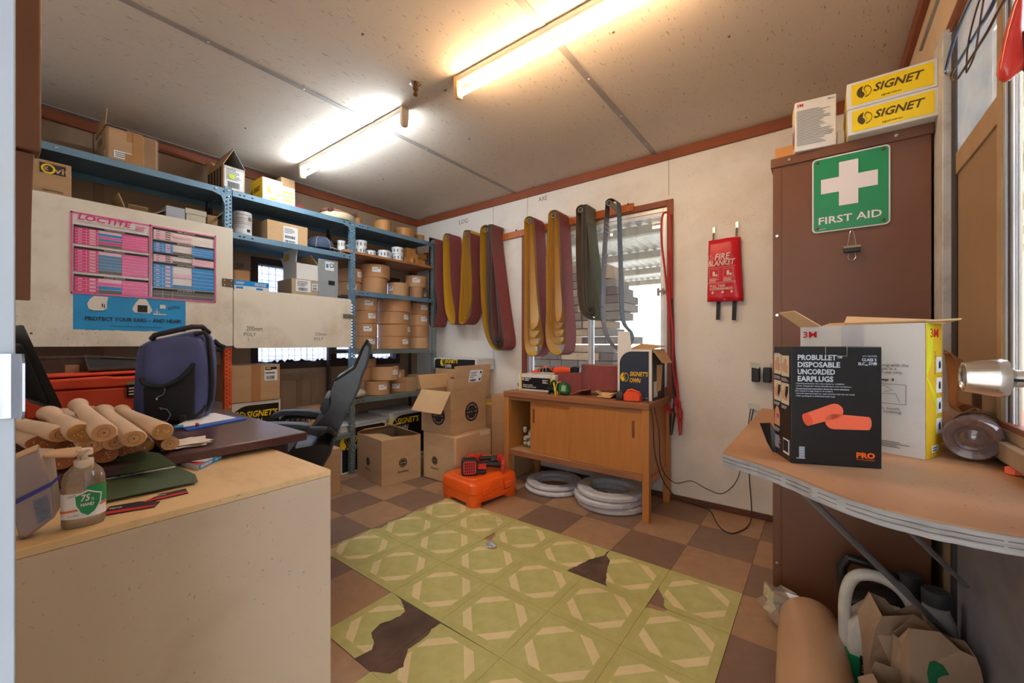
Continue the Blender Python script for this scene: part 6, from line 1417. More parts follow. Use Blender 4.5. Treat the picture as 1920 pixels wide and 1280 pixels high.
def belt_loop(name, parent, pts, m, y0, y1, t=.0022, label=None):
    P = catm(pts+[pts[0]]); o = MB().ribbon(P, y0, y1, t).build(name, m, parent, smooth=True)
    if label: o['label'] = label
    return o
def bundle(label, peg, outer, mout, minn, inner=(), depth=.145, x_ofs=0, n_in=0, seed=1, gap=0, mfold=None):
    """outer: list of pixel points round the front edge of the outermost belt"""
    px, pz_ = W(*peg); y0 = BFr
    t = thing('sanding_belt', label, 'sanding belt', (px, y0, pz_), 0, 'sanding belts hanging on the rail')
    P = [(W(*q)[0]-px, W(*q)[1]-pz_) for q in outer]
    # make sure of orientation (counter-clockwise) so that the abrasive faces out
    A = sum(P[i][0]*P[(i+1) % len(P)][1]-P[(i+1) % len(P)][0]*P[i][1] for i in range(len(P)))
    if A < 0: P.reverse()
    Q = catm(P+[P[0]], 5); n = len(Q)
    MB().ribbon(list(reversed(Q)), 0, depth, .0015).build('abrasive_face', mout, t, smooth=True)
    MB().ribbon(Q, .0002, depth-.0002, .0015).build('backing', minn, t, smooth=True)
    rnd = random.Random(seed)
    cx = sum(p[0] for p in P)/len(P); zmin = min(p[1] for p in P); zmax = max(p[1] for p in P)
    EDG = MB(); EDG.ribbon(Q, -.0014, -.0002, .0028)
    for k in range(n_in):
        # inner belts: nested loops that hang a little shorter
        u = (k+1)/(n_in+1); pts = []
        for x, z in P:
            s = (z-zmin)/(zmax-zmin); xi = x+(inner[0]-x)*((gap+(.95-gap)*u) if x < inner[0]*.6 else u*.5)
            lift = (1-s)*(.02+u*(inner[1] if inner else .12))+rnd.uniform(-.004, .004)
            pts.append((xi, z+lift*(1 if s < .9 else 0)-.004*u*(s > .9)))
        Q2 = catm(pts+[pts[0]], 4)
        yq = .002+rnd.uniform(0, .012); MB().ribbon(Q2, yq, depth-.004, .0016).build('inner_belt', (mfold or minn), t, smooth=True)
        EDG.ribbon(Q2, yq-.0012, yq-.0002, .0022)
    o = EDG.build('belt_edges', mat('dusty_belt_edge', (188, 160, 124) if minn is not BKB else (90, 86, 84), .8), t); o['kind'] = 'stuff'
    b = MB(); b.M = Matrix.Translation((0, -.004, 0)) @ Matrix.Rotation(-PI/2, 4, 'X'); b.lathe([(.0165, 0), (.0195, 0), (.0195, .175), (.0165, .175)], 20, closedprof=True); b.build('peg_tube', TUBEM, t, smooth=True)
    b = MB(); b.M = Matrix.Translation((0, .012, 0)) @ Matrix.Rotation(-PI/2, 4, 'X'); b.lathe([(.001, 0), (.0155, 0), (.0155, .15), (.001, .15)], 12); b.build('peg', mat('peg_dark', (70, 58, 46), .8), t)
    return t
BKB = mat('black_belt_backing', (32, 34, 40), .6, var=.15); OLV = mat('olive_abrasive', (84, 82, 58), .85, var=.15, bump=.4, bscale=700); TANB = mat('tan_belt_backing', (122, 92, 66), .7, var=.15); GRB = mat('blue_grey_abrasive', (88, 102, 112), .7, var=.06); DKB = mat('dark_printed_backing', (84, 62, 62), .6, var=.12)
Zp = lambda l: [(780+x/3.764, 340+y/3.764) for x, y in l]
bundle('black backed maroon sanding belt hanging leftmost beside the shelving', Zp([(118, 425)])[0], Zp([(92, 420), (104, 402), (124, 402), (134, 425), (138, 600), (136, 730), (150, 850), (148, 930), (128, 1015), (108, 1020), (92, 980), (92, 700)]), MAROON, BKB, depth=.16)
bundle('single yellow backed maroon belt with a red join, second from the left', Zp([(222, 395)])[0], Zp([(190, 430), (200, 376), (222, 368), (236, 390), (240, 560), (252, 760), (276, 920), (276, 990), (262, 1010), (235, 990), (205, 900), (192, 720)]), MAROON, BACKY, depth=.16)
bundle('yellow backed belt bundle, third from the left', Zp([(356, 372)])[0], Zp([(330, 400), (340, 350), (360, 345), (378, 368), (386, 520), (396, 700), (392, 900), (365, 980), (335, 1006), (306, 1000), (300, 960), (312, 760), (318, 560)]), MAROON, BACKY, (.04, .12), n_in=4, seed=2, gap=.2, depth=.15)
bundle('thick fanned maroon belt bundle hanging alone on the white wall', Zp([(494, 345)])[0], Zp([(452, 420), (456, 335), (484, 308), (512, 318), (524, 380), (556, 640), (600, 980), (620, 1130), (606, 1178), (568, 1190), (520, 1150), (480, 1040), (460, 860), (452, 640)]), MAROON, BACKY, (.075, .10), n_in=12, seed=3, gap=.42, depth=.17, mfold=mat('dusty_maroon_fold', (128, 78, 76), .85, var=.1))
bundle('yellow backed belt bundle at the left edge of the window', Zp([(800, 278)])[0], Zp([(764, 330), (768, 268), (796, 246), (826, 258), (836, 300), (848, 460), (858, 700), (880, 960), (900, 1100), (886, 1180), (850, 1226), (806, 1232), (775, 1200), (762, 1080), (764, 700)]), MAROON, BACKY, (.02, .26), n_in=3, seed=4, gap=.25, depth=.15)
bundle('large folded yellow backed belt bundle in front of the window', Zp([(970, 240)])[0], Zp([(932, 290), (938, 225), (968, 202), (1000, 214), (1012, 280), (1026, 520), (1036, 800), (1054, 1020), (1052, 1150), (1030, 1210), (990, 1226), (950, 1205), (920, 1140), (912, 1040), (918, 900), (916, 560)]), MAROON, BACKY, (.03, .30), n_in=4, seed=5, gap=.2, depth=.17)
bundle('olive green belt bundle in front of the window', Zp([(1160, 200)])[0], Zp([(1130, 250), (1132, 192), (1158, 168), (1190, 172), (1204, 240), (1222, 420), (1250, 640), (1272, 860), (1274, 940), (1256, 972), (1220, 972), (1175, 940), (1150, 880), (1134, 700), (1128, 460)]), OLV, TANB, (.06, .08), n_in=8, seed=6, gap=.35, depth=.15, mfold=mat('olive_fold', (110, 104, 80), .85, var=.15))
ts_ = bundle('single wide belt loop with printed brown side and blue grey side, rightmost on the rail', Zp([(1362, 152)])[0], Zp([(1336, 180), (1340, 140), (1366, 121), (1400, 128), (1418, 170), (1426, 420), (1434, 700), (1440, 920), (1460, 1010), (1500, 1060), (1510, 1110), (1480, 1170), (1420, 1185), (1370, 1150), (1330, 1080), (1306, 960), (1308, 700), (1318, 450)]), GRB, DKB, depth=.075)
o = None
pr = []
for zf in (.05, .07, .09, .11, .25, .33, .50, .52): pass
b = MB()
x0, z0 = W(*Zp([(1362, 152)])[0]); 
for yy_, n_ in ((290, 2), (320, 2), (350, 2), (515, 1), (585, 1), (880, 1), (980, 1)):
    for k in range(6):
        a = W(*Zp([(1330-(yy_-290)*.03, yy_)])[0]); b.box(a[0]-x0+.004, .008+k*.010, a[1]-z0-.006, a[0]-x0+.005, .008+k*.010+.006, a[1]-z0+.006)
b.build('printed_mark', mat('print_pale', (160, 146, 140), .7), ts_)
# red join tape on the second belt
# ============================================================ JUMPER LEADS
JR = mat('red_rubber', (186, 34, 32), .45, var=.08); JB = mat('black_cable_rubber', (42, 34, 34), .5)
jl = thing('jumper_leads', 'red and black jumper leads looped over the window frame corner', 'jumper leads', (-.86, YB-.03, 1.98))
def J(px, py, Y=2.88): x = sx(px, Y); return (x+.86, Y-(YB-.03), zz(py, x, Y)-1.98)
P = [J(1266, 740), J(1262, 660), J(1257, 620), J(1250, 540), J(1246, 500), J(1241, 460), J(1240, 420), J(1243, 402), J(1249, 398), J(1255, 403), J(1257, 430), J(1258, 480), J(1259, 540), J(1262, 600), J(1264, 660), J(1270, 720), J(1273, 760)]
MB().tube(smooth_pts(P, 4), .0075, 8).build('red_cable', JR, jl, smooth=True)
P = [J(1266, 760, 2.87), J(1260, 680, 2.87), J(1258, 600, 2.87), J(1260, 560, 2.87), J(1262, 640, 2.87), J(1266, 720, 2.87), J(1262, 770, 2.87)]
MB().tube(smooth_pts(P, 4), .0065, 8).build('black_cable', JB, jl, smooth=True)
P = [J(1252, 470, 2.865), J(1256, 560, 2.865), J(1261, 620, 2.865), J(1262, 690, 2.865), J(1270, 740, 2.865), J(1272, 765, 2.865)]
MB().tube(smooth_pts(P, 4), .0065, 8).build('red_cable', JR, jl, smooth=True)
def clamp(x0, y0, x1, y1, m, Y):
    a, c_ = Vector(J(x0, y0, Y)), Vector(J(x1, y1, Y)); d = c_-a; s = Vector((d.z, 0, -d.x)).normalized()
    b = MB()
    for q in (-1, 1): b.slab([a+s*q*.006, a+d*.25+s*q*.018, a+d*.6+s*q*.012, a+d+s*q*.006, a+d+s*q*.001, a+d*.5+s*q*.002], .016)
    b.build('clamp', m, jl, bevel=.001)
clamp(1274, 760, 1276, 816, JR, 2.86); clamp(1262, 765, 1258, 815, JB, 2.85); clamp(1243, 755, 1262, 775, JR, 2.84); clamp(1268, 742, 1277, 790, JR, 2.83)
# ============================================================ FIRE BLANKET
def FB(px, py, Y=2.905): x = sx(px, Y); return Vector((x, Y, zz(py, x, Y)))
fbk = thing('fire_blanket', 'red fire blanket pouch clipped to the white wall with two black pull tabs', 'fire blanket', tuple(FB(1360, 566)))
o0 = FB(1360, 566); FBR = mat('red_vinyl', (216, 30, 52), .28, var=.06, bump=.35, bscale=12)
n = 12; vs = []; NZ = 12
TL, TR_, BR, BL = [FB(*q)-o0 for q in ((1329, 452), (1388, 443), (1394, 564), (1326, 566))]
for j in range(NZ+1):
    for i in range(n+1):
        u, v = i/n, j/NZ; p = (BL*(1-u)+BR*u)*(1-v)+(TL*(1-u)+TR_*u)*v
        q = -.020*math.sin(PI*min(1, u*1.02))**.5*(.6+.4*math.sin(PI*v))-.004*math.sin(u*9+v*2); vs.append((p.x, q, p.z))
b = MB().add(vs, [(j*(n+1)+i, j*(n+1)+i+1, (j+1)*(n+1)+i+1, (j+1)*(n+1)+i) for j in range(NZ) for i in range(n)])
o = b.build('pouch', FBR, fbk, smooth=True); md = o.modifiers.new('s', 'SOLIDIFY'); md.thickness = .012; md.offset = -1
fu = (TR_-TL).normalized(); fb_ = face(BL+Vector((0, -.028, 0)), TR_-TL, (0, 0, 1)); WB = (TR_-TL).length
SLV = mat('silver_print', (240, 216, 208), .5)
txt('FIRE', fb_, WB*.27, .262, WB*.5, .040, SLV, fbk, shear=.25, bold=.02); txt('BLANKET', fb_, WB*.06, .225, WB*.86, .036, SLV, fbk, shear=.25, bold=.02)
txt('PULL TABS\nDOWNWARDS', fb_, WB*.12, .068, WB*.72, .036, SLV, fbk, bold=.02); bars('thin_rule', SLV, fbk, fb_, [(WB*.05, .214, WB*.88, .0015), (WB*.05, .112, WB*.88, .0012), (WB*.05, .118, WB*.88, .0012)], .002)
for a in (.10, .55): 
    bars('pictogram_frame', SLV, fbk, fb_, [(WB*a, .150, WB*.30, .0012), (WB*a, .203, WB*.30, .0012), (WB*a, .150, .0012, .054), (WB*a+WB*.30, .150, .0012, .054), (WB*a+.02, .160, .014, .030), (WB*a+.036, .158, .012, .014)], .002); lines(SLV, fbk, fb_, WB*a, .122, WB*.32, .024, 4, .002)
for a in (.15, .47, .75): decal('arrow', SLV, fbk, fb_, WB*a, .045, .022, .018, .002, poly=[(.3, 1), (.7, 1), (.7, .5), (1, .5), (.5, 0), (0, .5), (.3, .5)])
b = MB(); 
for i in range(6):
    p = [(math.cos(PI/6+PI*k/3), math.sin(PI/6+PI*k/3)) for k in (i, i+1)]; b.slab([fpt(fb_, WB*.15+x*r, .28+y*r, .002) for (x, y), r in ((p[0], .015), (p[0], .017), (p[1], .017), (p[1], .015))], .0003)
b.build('hexagon_logo', SLV, fbk)
for px in (1347, 1377): 
    p = FB(px, 566)-o0; MB().slab([(p.x-.012, .006, p.z+.02), (p.x+.012, .006, p.z+.02), (p.x+.008, .004, p.z-.115), (p.x-.016, .004, p.z-.115)], .003).build('pull_tab', mat('black_tab', (34, 32, 34), .6), fbk); 
for px, py in ((1339, 436), (1382, 426)):
    t = thing('wall_clip', 'silver hook and clip holding the '+('left' if px < 1350 else 'right')+' corner of the fire blanket', 'hook', tuple(FB(px, py, YB-.002)))
    MB().box(-.010, -.005, -.012, .010, 0, .036).build('plate', CHROME, t, bevel=.003); MB().tube([(0, -.004, -.005), (0, -.022, -.015), (0, -.026, -.035), (0, -.030, -.062)], .0055, 8).build('peg', mat('old_brass', (150, 124, 90), .4, .6), t)
b = MB(); p = FB(1360, 562)-o0; b.M = Matrix.Translation((p.x, -.03, p.z)) @ Matrix.Rotation(PI/2, 4, 'X'); b.lathe([(.006, 0), (.005, .002), (.002, .002)], 10); b.build('eyelet', MC['old_brass'], fbk)

# ============================================================ BROWN CUPBOARD, SIGN, BOXES ON TOP
CY0 = 1.95
cu = thing('metal_cupboard', 'tall brown painted metal cupboard in the right corner', 'cupboard', (.077, 2.40, 0))
MB().box(-.230, -.445, .0, .224, .45, 1.800).build('body', BRN, cu, bevel=.002)
MB().box(-.237, -.452, 1.796, .230, .455, 1.833).build('cap', BRN, cu, bevel=.002)
MB().box(-.230, -.4475, .02, -.2015, -.4455, 1.795).build('edge_fold', BRN, cu, bevel=.0008)
b = MB()
for x, z in ((-.175, 1.816), (.135, 1.815), (-.216, 1.52), (-.216, 1.20), (-.216, .88), (-.216, .57), (-.216, .20)):
    o = MB(); o.M = Matrix.Translation((x, -.4525 if z > 1.8 else -.4478, z)) @ Matrix.Rotation(PI/2, 4, 'X'); o.lathe([(.006, 0), (.0055, .002), (.002, .0022)], 12); o.build('rivet', CHROME, cu)
fs = thing('first_aid_sign', 'green first aid sign with a white cross on the brown cupboard', 'sign', (.0865, 1.9505, 1.50))
q0, q1 = at(1524, 438, 'y', 1.95), at(1670, 266, 'y', 1.95); sw, sh_ = .222, .283
SG = mat('sign_green', (36, 146, 92), .3, var=.04, dirt=.08); f = face((-sw/2, -.0, .0), (1, 0, 0), (0, 0, 1))
fz = 1.509-1.50
def rp(w_, h_, r): return [(x, z) for x, z in rr(w_, h_, r)]
MB().slab([(x, -.0, z+fz) for x, z in rp(sw, sh_, .014)], .0018).build('sign_plate', CHW, fs); 
MB().slab([(x, -.0025, z+fz+.004) for x, z in rp(sw-.009, sh_-.009, .011)], .0004).build('green_field', SG, fs)
cz = fz+sh_*.61; a_, bq = .081, .0275
MB().slab([(x-.003, -.0032, cz+z) for x, z in [(-bq, -a_), (bq, -a_), (bq, -bq), (a_, -bq), (a_, bq), (bq, bq), (bq, a_), (-bq, a_), (-bq, bq), (-a_, bq), (-a_, -bq), (-bq, -bq)]], .0004).build('white_cross', CHW, fs)
txt('FIRST AID', f, .020, fz+.030, sw-.042, .027, CHW, fs, bold=.015, e=.0030)
for x, z in ((-.094, .268), (.094, .268), (-.094, .016), (.094, .016)):
    b = MB(); b.M = Matrix.Translation((x, -.003, z+fz)) @ Matrix.Rotation(PI/2, 4, 'X'); b.lathe([(.0055, 0), (.005, .002), (.002, .003)], 10); b.build('rivet', mat('rusty_rivet', (110, 80, 50), .5, .5), fs)
txt('BRADY', f, .022, fz+.010, .02, .004, CHW, fs, e=.003)
bc = thing('binder_clip', 'black bulldog clip hanging below the first aid sign', 'clip', (.093, 1.9485, 1.50))
MB().tube([(-.012, -.008, -.055), (-.006, -.006, -.012), (-.004, -.006, -.002), (.0, -.006, .001), (.004, -.006, -.002), (.006, -.006, -.012), (.012, -.008, -.055)], .0015, 6).build('wire_arm', CHROME, bc, smooth=True)
MB().prism([(-.024, -.078), (.024, -.078), (.026, -.056), (-.026, -.056)], -.016, -.001).build('clip_body', BLK, bc, bevel=.001); MB().box(-.025, -.018, -.064, .025, -.0162, -.056).build('worn_edge', mat('worn_brass_edge', (150, 124, 92), .4, .5), bc)
MB().tube([(-.008, -.008, -.078), (-.011, -.010, -.100), (-.004, -.012, -.110), (.004, -.012, -.110), (.011, -.010, -.100), (.008, -.008, -.078)], .0015, 6).build('wire_arm', CHROME, bc, smooth=True)
TPZ = 1.8335
GS = 'yellow fronted cartons stacked on the cupboard'
Yf = 1.90; xa, xb = sx(1589, Yf), sx(1761, Yf); w_ = xb-xa
for i in range(2):
    c = Carton('printed_box', 'yellow and white carton stacked '+('directly on the cupboard top' if i == 0 else 'uppermost above its twin on the cupboard'), 'box', ((xa+xb)/2-.002*i, Yf+.16, TPZ+i*.0945), 0, w_, .32, .0935, WHITE, GS)
    decal('yellow_panel', YEL, c.t, c.front, w_*.055, .010, w_*.90, .074, .0008)
    txt('SIGNET', c.front, w_*.31, .040, w_*.55, .028, mat('print_olive', (84, 68, 26), .5), c.t, shear=.3, bold=.025); txt('signet.net.au', c.front, w_*.40, .016, w_*.22, .008, MC['print_olive'], c.t, bold=.01); swirl(c.t, c.front, w_*.205, .050, .021, MC['print_olive'])
    decal('amber_end', YEL, c.t, c.left, .02, .015, .28, .06, .0008)
A = at(1492, 262, 'z', TPZ+.0); Yb = 1.93; xa, xb = sx(1491, Yb), sx(1570, Yb)
c = Carton('mask_box', 'white carton of masks with fine print and red lettering on the cupboard top', 'box', ((xa+xb)/2-.008, Yb+.06, TPZ), .13, xb-xa, .10, .192, WHITE)
txt('3M', c.front, .006, c.h-.022, .020, .012, RED3, c.t, bold=.012); txt('8812', c.front, c.w-.026, c.h-.016, .02, .006, INKG, c.t); lines(INKG, c.t, c.front, .006, .02, c.w-.014, c.h-.055, 22, fill=.3)
decal('yellow_corner', YEL, c.t, c.left, .0, c.h-.05, .05, .045, .0008, poly=[(.1, .3), (1, .6), (1, 1), (.3, 1)]); decal('mask_picture', mat('photo_brown', (150, 112, 88), .5), c.t, c.left, .045, .02, .04, .09, .0008, poly=[(0, .2), (.6, 0), (1, .2), (1, 1), (.4, .8)]); decal('blue_mark', mat('blue_strap', (60, 84, 170), .5), c.t, c.left, .02, .03, .02, .08, .0008, poly=[(.2, 0), (.8, 0), (.8, .9), (.3, 1)])
c = Carton('small_box', 'small kraft box behind the mask carton on the cupboard', 'box', (-.098, 2.05, TPZ), 0, .10, .12, .055, CARDO)
Carton('small_box', 'small white packet between the mask carton and the yellow cartons', 'box', (.062, 2.02, TPZ), 0, .022, .08, .06, WHITE)

# ============================================================ BENCH ON THE RIGHT
BZ_ = .82
front = [at(x, y, 'z', BZ_) for x, y in ((1355, 848), (1380, 856), (1420, 867), (1460, 881), (1500, 897), (1550, 917), (1600, 935), (1660, 953), (1740, 972), (1830, 989), (1920, 1003))]
poly = [(p.x, p.y) for p in front]+[(.29, .885), (.319, .89), (.319, 1.945), (-.189, 1.945), (-.189, 1.30)]
be = thing('wall_bench', 'worn plywood wall bench with a curved ragged front edge in front of the cupboard', 'bench', (.1, 1.4, BZ_))
BT = mat('bench_ply_top', (172, 126, 92), .5, var=.12, scale=3, dirt=.4, dcol=(128, 92, 66), dscale=3, stretch=(2.5, 1, 1), bump=.05, spk=.7)
BE = mat('bench_ply_edge', (164, 160, 160), .7, var=.22, scale=12, dirt=.3, dcol=(120, 110, 100), stretch=(1, 1, 12), bump=.4, bscale=60)
pl = [(x-.1, y-1.4) for x, y in poly]
MB().prismz(pl, -.0035, 0).build('top_veneer', BT, be)
core = jag(pl[:11], .0015)+pl[11:]
MB().prismz(core, -.030, -.0037).build('plywood_core', BE, be)
b = MB(); # ply lines: thin recessed darker layers
for z in (-.013, -.021): b.prismz([(x, y-.0012) for x, y in pl[:11]]+[(x, y+.02) for x, y in reversed(pl[:11])], z, z+.0015)
b.build('ply_line', mat('ply_dark', (120, 110, 104), .8), be)
BR_ = mat('grey_steel_rod', (150, 146, 150), .4, .6, dirt=.3)
def br(a, c_, r, lab):
    o = MB().tube([Vector(a)-Vector((.1, 1.4, BZ_)), Vector(c_)-Vector((.1, 1.4, BZ_))], r, 8).build('brace', BR_, be, smooth=True); o['label'] = lab
br((-.06, 1.10, BZ_-.031), tuple(at(1800, 1212, 'x', .318)), .0085, 'near steel brace rod under the bench')
br(tuple(at(1672, 962, 'z', BZ_-.04)), tuple(at(1812, 1098, 'x', .318)), .006, 'far thin brace rod under the bench')
# earplug carton
ez = BZ_+.0005
A, B_ = at(1483, 867.6, 'z', ez), at(1653.6, 879, 'z', ez); C_ = at(1432, 845, 'z', ez)
wv = B_-A; ang = math.atan2(wv.y, wv.x); wd = wv.length; dp = .103; nrm = Vector((-wv.y, wv.x, 0)).normalized()
ctr = A+wv/2+nrm*dp/2
c = Carton('earplug_carton', 'black carton of earplugs standing at the front of the bench', 'box', tuple(ctr), ang, wd, dp, .258, BLACKC, bevel=.0015)
f = c.front; SV = mat('silver_lettering', (206, 212, 226), .4); OR = mat('ear_orange', (246, 110, 78), .45, var=.04); ORD = mat('ear_orange_dark', (236, 88, 54), .45); ORP_ = mat('logo_orange', (250, 100, 20), .5)
W_, H_ = c.w, c.h
for i, (s, k) in enumerate((('PROBULLET', .435), ('DISPOSABLE', .475), ('UNCORDED', .42), ('EARPLUGS', .40))): txt(s, f, W_*.075, H_*(.884-i*.0605), W_*k, H_*.047, SV, c.t, bold=.03, e=.001)
txt('TM', f, W_*.515, H_*.90, W_*.055, H_*.022, SV, c.t, bold=.02, e=.001)
txt('QTY: 200 PAIRS', f, W_*.79, H_*.915, W_*.155, H_*.012, SV, c.t, e=.001); txt('CLASS 5', f, W_*.785, H_*.880, W_*.155, H_*.024, SV, c.t, bold=.03, e=.001); txt('SLC', f, W_*.745, H_*.847, W_*.075, H_*.024, SV, c.t, bold=.03, e=.001); txt('80', f, W_*.825, H_*.842, W_*.025, H_*.012, SV, c.t, e=.001); txt('27dB', f, W_*.855, H_*.849, W_*.09, H_*.024, SV, c.t, bold=.03, e=.001)
for i, s in enumerate(('- Hearing protection for noise levels to 110dB(A)', '- Hi-vis orange for visual identification and compliance', '- Economical and convenient choice for work situations', '  that demand a high degree of comfort', '- Smooth tapered shape for easy insertion into the ear canal', '- Pairs packaged in individual poly bags')):
    txt(s, f, W_*.045, H_*(.678-i*.0212), W_*min(.66, .0112*len(s)), H_*.0135, SV, c.t, bold=.012, e=.001)
def plug(cx, cy, ln, r, a, nm):
    ca, sa = math.cos(a), math.sin(a); P = [(-ln/2, -r*.85), (ln/2-r, -r)]+[(ln/2-r+r*math.cos(t), r*math.sin(t)) for t in [-PI/2+i*PI/8 for i in range(9)]]+[(ln/2-r, r), (-ln/2, r*.85)]+[(-ln/2+r*.35*math.cos(t), r*.85*math.sin(t)) for t in [PI/2+i*PI/8 for i in range(1, 8)]]
    decal(nm, OR, c.t, f, 0, 0, 1, 1, .0008 if a > 0 else .0012, .0003, poly=[(cx+x*ca-y*sa, cy+x*sa+y*ca) for x, y in P])
    return ca, sa
ca, sa = plug(W_*.375, H_*.43, W_*.44, H_*.062, .38, 'earplug_picture')
cx0, cy0_ = W_*.375-W_*.20*ca, H_*.43-W_*.20*sa
decal('earplug_end', ORD, c.t, f, 0, 0, 1, 1, .0013, .0003, poly=[(cx0+W_*.052*math.cos(t)*ca-H_*.053*math.sin(t)*sa, cy0_+W_*.052*math.cos(t)*sa+H_*.053*math.sin(t)*ca) for t in [i*PI/10 for i in range(20)]])
plug(W_*.62, H_*.37, W_*.47, H_*.064, PI-.02, 'earplug_picture')
txt('PRO', f, W_*.725, H_*.078, W_*.20, H_*.048, ORP_, c.t, bold=.05, e=.001); txt('PROTECTIVE EQUIPMENT', f, W_*.725, H_*.060, W_*.20, H_*.010, ORP_, c.t, e=.001)
decal('pro_arrow', BLACKC, c.t, f, W_*.872, H_*.092, W_*.022, H_*.02, .0018, poly=[(0, 0), (1, .5), (0, 1)])
bars('stack_icon', SV, c.t, f, [(W_*.09, H_*(.055+.012*i), W_*.065, H_*.007) for i in range(8)]+[(W_*.06, H_*.045, W_*.10, H_*.006)], .001)
MB().tube([fpt(f, W_*x, H_*y, .001) for x, y in ((.39, 1.0), (.39, .955))]+[fpt(f, W_*x, H_*y, .001) for x, y in ((.39, .925), (.625, .92), (.625, 1.0))], .0006, 4).build('tab_cut', mat('cut_edge', (170, 164, 156), .7), c.t)
g = c.left; PH = mat('photo_cream', (214, 200, 176), .5); SK = mat('photo_skin', (206, 156, 120), .6)
txt('DIRECTIONS', g, .010, H_*.925, .028, H_*.014, SV, c.t, e=.001)
for i, (a, b_) in enumerate(((.05, .745), (.50, .735), (.05, .50), (.50, .49))):
    decal('photo_panel', PH, c.t, g, dp*a, H_*b_, dp*.42, H_*.185, .0008); decal('hand_picture', SK, c.t, g, dp*(a+.04), H_*(b_+.03), dp*.34, H_*.13, .0014, poly=[(.1, .1), (.9, 0), (1, .5), (.7, .6), (.8, .9), (.5, 1), (.3, .7), (0, .6)]); lines(SV, c.t, g, dp*a, H_*(b_-.045), dp*.38, H_*.03, 3, .001)
for a, b_ in ((.28, .53), (.72, .53)): decal('hair_picture', INK, c.t, g, dp*a, H_*b_, dp*.17, H_*.12, .002, poly=[(0, .3), (.3, 1), (1, 1), (1, .6), (.5, .1)])
decal('ear_picture', SK, c.t, g, dp*.05, H_*.27, dp*.34, H_*.18, .0008, poly=[(0, 0), (1, 0), (1, .6), (.8, .9), (.5, 1), (.2, .8)]); decal('red_spot', mat('spot_red', (206, 70, 44)), c.t, g, dp*.23, H_*.34, dp*.12, H_*.04, .0016)
lines(SV, c.t, g, dp*.05, H_*.21, dp*.35, H_*.04, 4, .001); lines(SV, c.t, g, dp*.05, H_*.06, dp*.42, H_*.12, 9, .001); decal('barcode_panel', LABEL, c.t, g, dp*.60, H_*.055, dp*.33, H_*.13, .0008); barcode(INK, c.t, g, dp*.63, H_*.075, dp*.27, H_*.10, .0018)
# black curved flap behind it
t = thing('black_card_offcut', 'black curled card standing behind the earplug carton', 'card', tuple(at(1435, 850, 'z', ez)+Vector((.012, .03, 0)))); MB().slab([(-.03, .03, .062), (-.005, .0, .070), (.03, -.0, .0), (.0, -.0, .0), (-.012, .008, .02)], .002).build('card', BLACKC, t)
# large white and yellow carton
A = at(1735, 862, 'z', ez); Lp = at(1503, 612, 'z', 1.131); Cp_ = at(1780, 853, 'z', ez)
ang = -.40; wd = .255; wv = Vector((math.cos(ang), math.sin(ang), 0))*wd; dp = .106
nrm = Vector((-wv.y, wv.x, 0)).normalized(); ctr = Vector((A.x, A.y, ez))-wv/2+nrm*dp/2
c = Carton('respirator_carton', 'tall worn white carton with yellow side panel and open kraft flaps behind the earplug carton', 'box', tuple(ctr), ang, wd, dp, .312, WHITE, open_=True)
f = c.front; g = c.right; W_, H_ = c.w, c.h
txt('3M', f, W_*.03, H_*.90, W_*.13, H_*.055, RED3, c.t, bold=.012); YS = mat('carton_yellow', (232, 184, 30), .5, var=.05, dirt=.15); YS2 = mat('carton_lemon', (224, 214, 36), .5)
decal('yellow_side', YS, c.t, g, 0, 0, dp, H_, .0006)
decal('lemon_shape', YS2, c.t, g, 0, H_*.30, dp*.75, H_*.30, .0012, poly=[(0, 1), (1, 0), (.8, .55), (.1, 1)]); decal('lemon_shape', YS2, c.t, g, 0, H_*.60, dp*.7, H_*.40, .0012, poly=[(0, 0), (.5, .3), (.7, 1), (.1, 1)])
txt('3M', g, dp*.25, H_*.895, dp*.50, H_*.065, RED3, c.t, bold=.012)
for i in range(4):
    z = H_*(.63-i*.155); decal('hazard_icon', LABEL, c.t, g, dp*.64, z, dp*.34, H_*.115, .0012); ringmark(INKB, c.t, g, dp*.82, z+H_*.057, dp*.145, rw=.3, bar=False); decal('icon_figure', INKB, c.t, g, dp*.76, z+H_*.03, dp*.12, H_*.055, .002, poly=[(.1, 0), (.9, 0), (1, .6), (.7, 1), (.3, 1), (0, .6)])
txt('Product for cleaning', g, dp*.60, H_*.62, H_*.17, dp*.10, INKG, c.t, ang=PI/2); decal('small_label', LABEL, c.t, g, dp*.35, H_*.035, dp*.42, H_*.05, .0012); lines(INKG, c.t, g, dp*.38, H_*.04, dp*.36, H_*.04, 2, .002)
txt('polishing with the\nsurfaces in a\nwater use only.', f, W_*.62, H_*.61, W_*.27, H_*.085, INKG, c.t); txt('Step 3', f, W_*.66, H_*.555, W_*.13, H_*.026, INK, c.t, bold=.03)
bars('drawing_frame', INK, c.t, f, [(W_*.62, H_*.385, W_*.25, .0008), (W_*.62, H_*.535, W_*.25, .0008), (W_*.87, H_*.385, .0008, H_*.15)], .0012)
MB().tube([fpt(f, W_*x, H_*y, .0014) for x, y in ((.66, .40), (.68, .46), (.80, .465), (.83, .40))], .0005, 4).build('sink_drawing', INKG, c.t); MB().tube([fpt(f, W_*x, H_*y, .0014) for x, y in ((.64, .50), (.72, .525), (.78, .49), (.72, .475))], .0005, 4).build('sink_drawing', INKG, c.t)
txt('pipes, teeth\nwith coating', f, W_*.62, H_*.31, W_*.22, H_*.05, INKG, c.t); decal('yellow_label', mat('amber_label', (244, 196, 20), .4), c.t, f, W_*.60, H_*.135, W_*.085, H_*.24, .0012); lines(INKG, c.t, f, W_*.62, H_*.16, W_*.04, H_*.19, 12, .002); lines(INKG, c.t, f, W_*.66, H_*.05, W_*.24, H_*.05, 4)
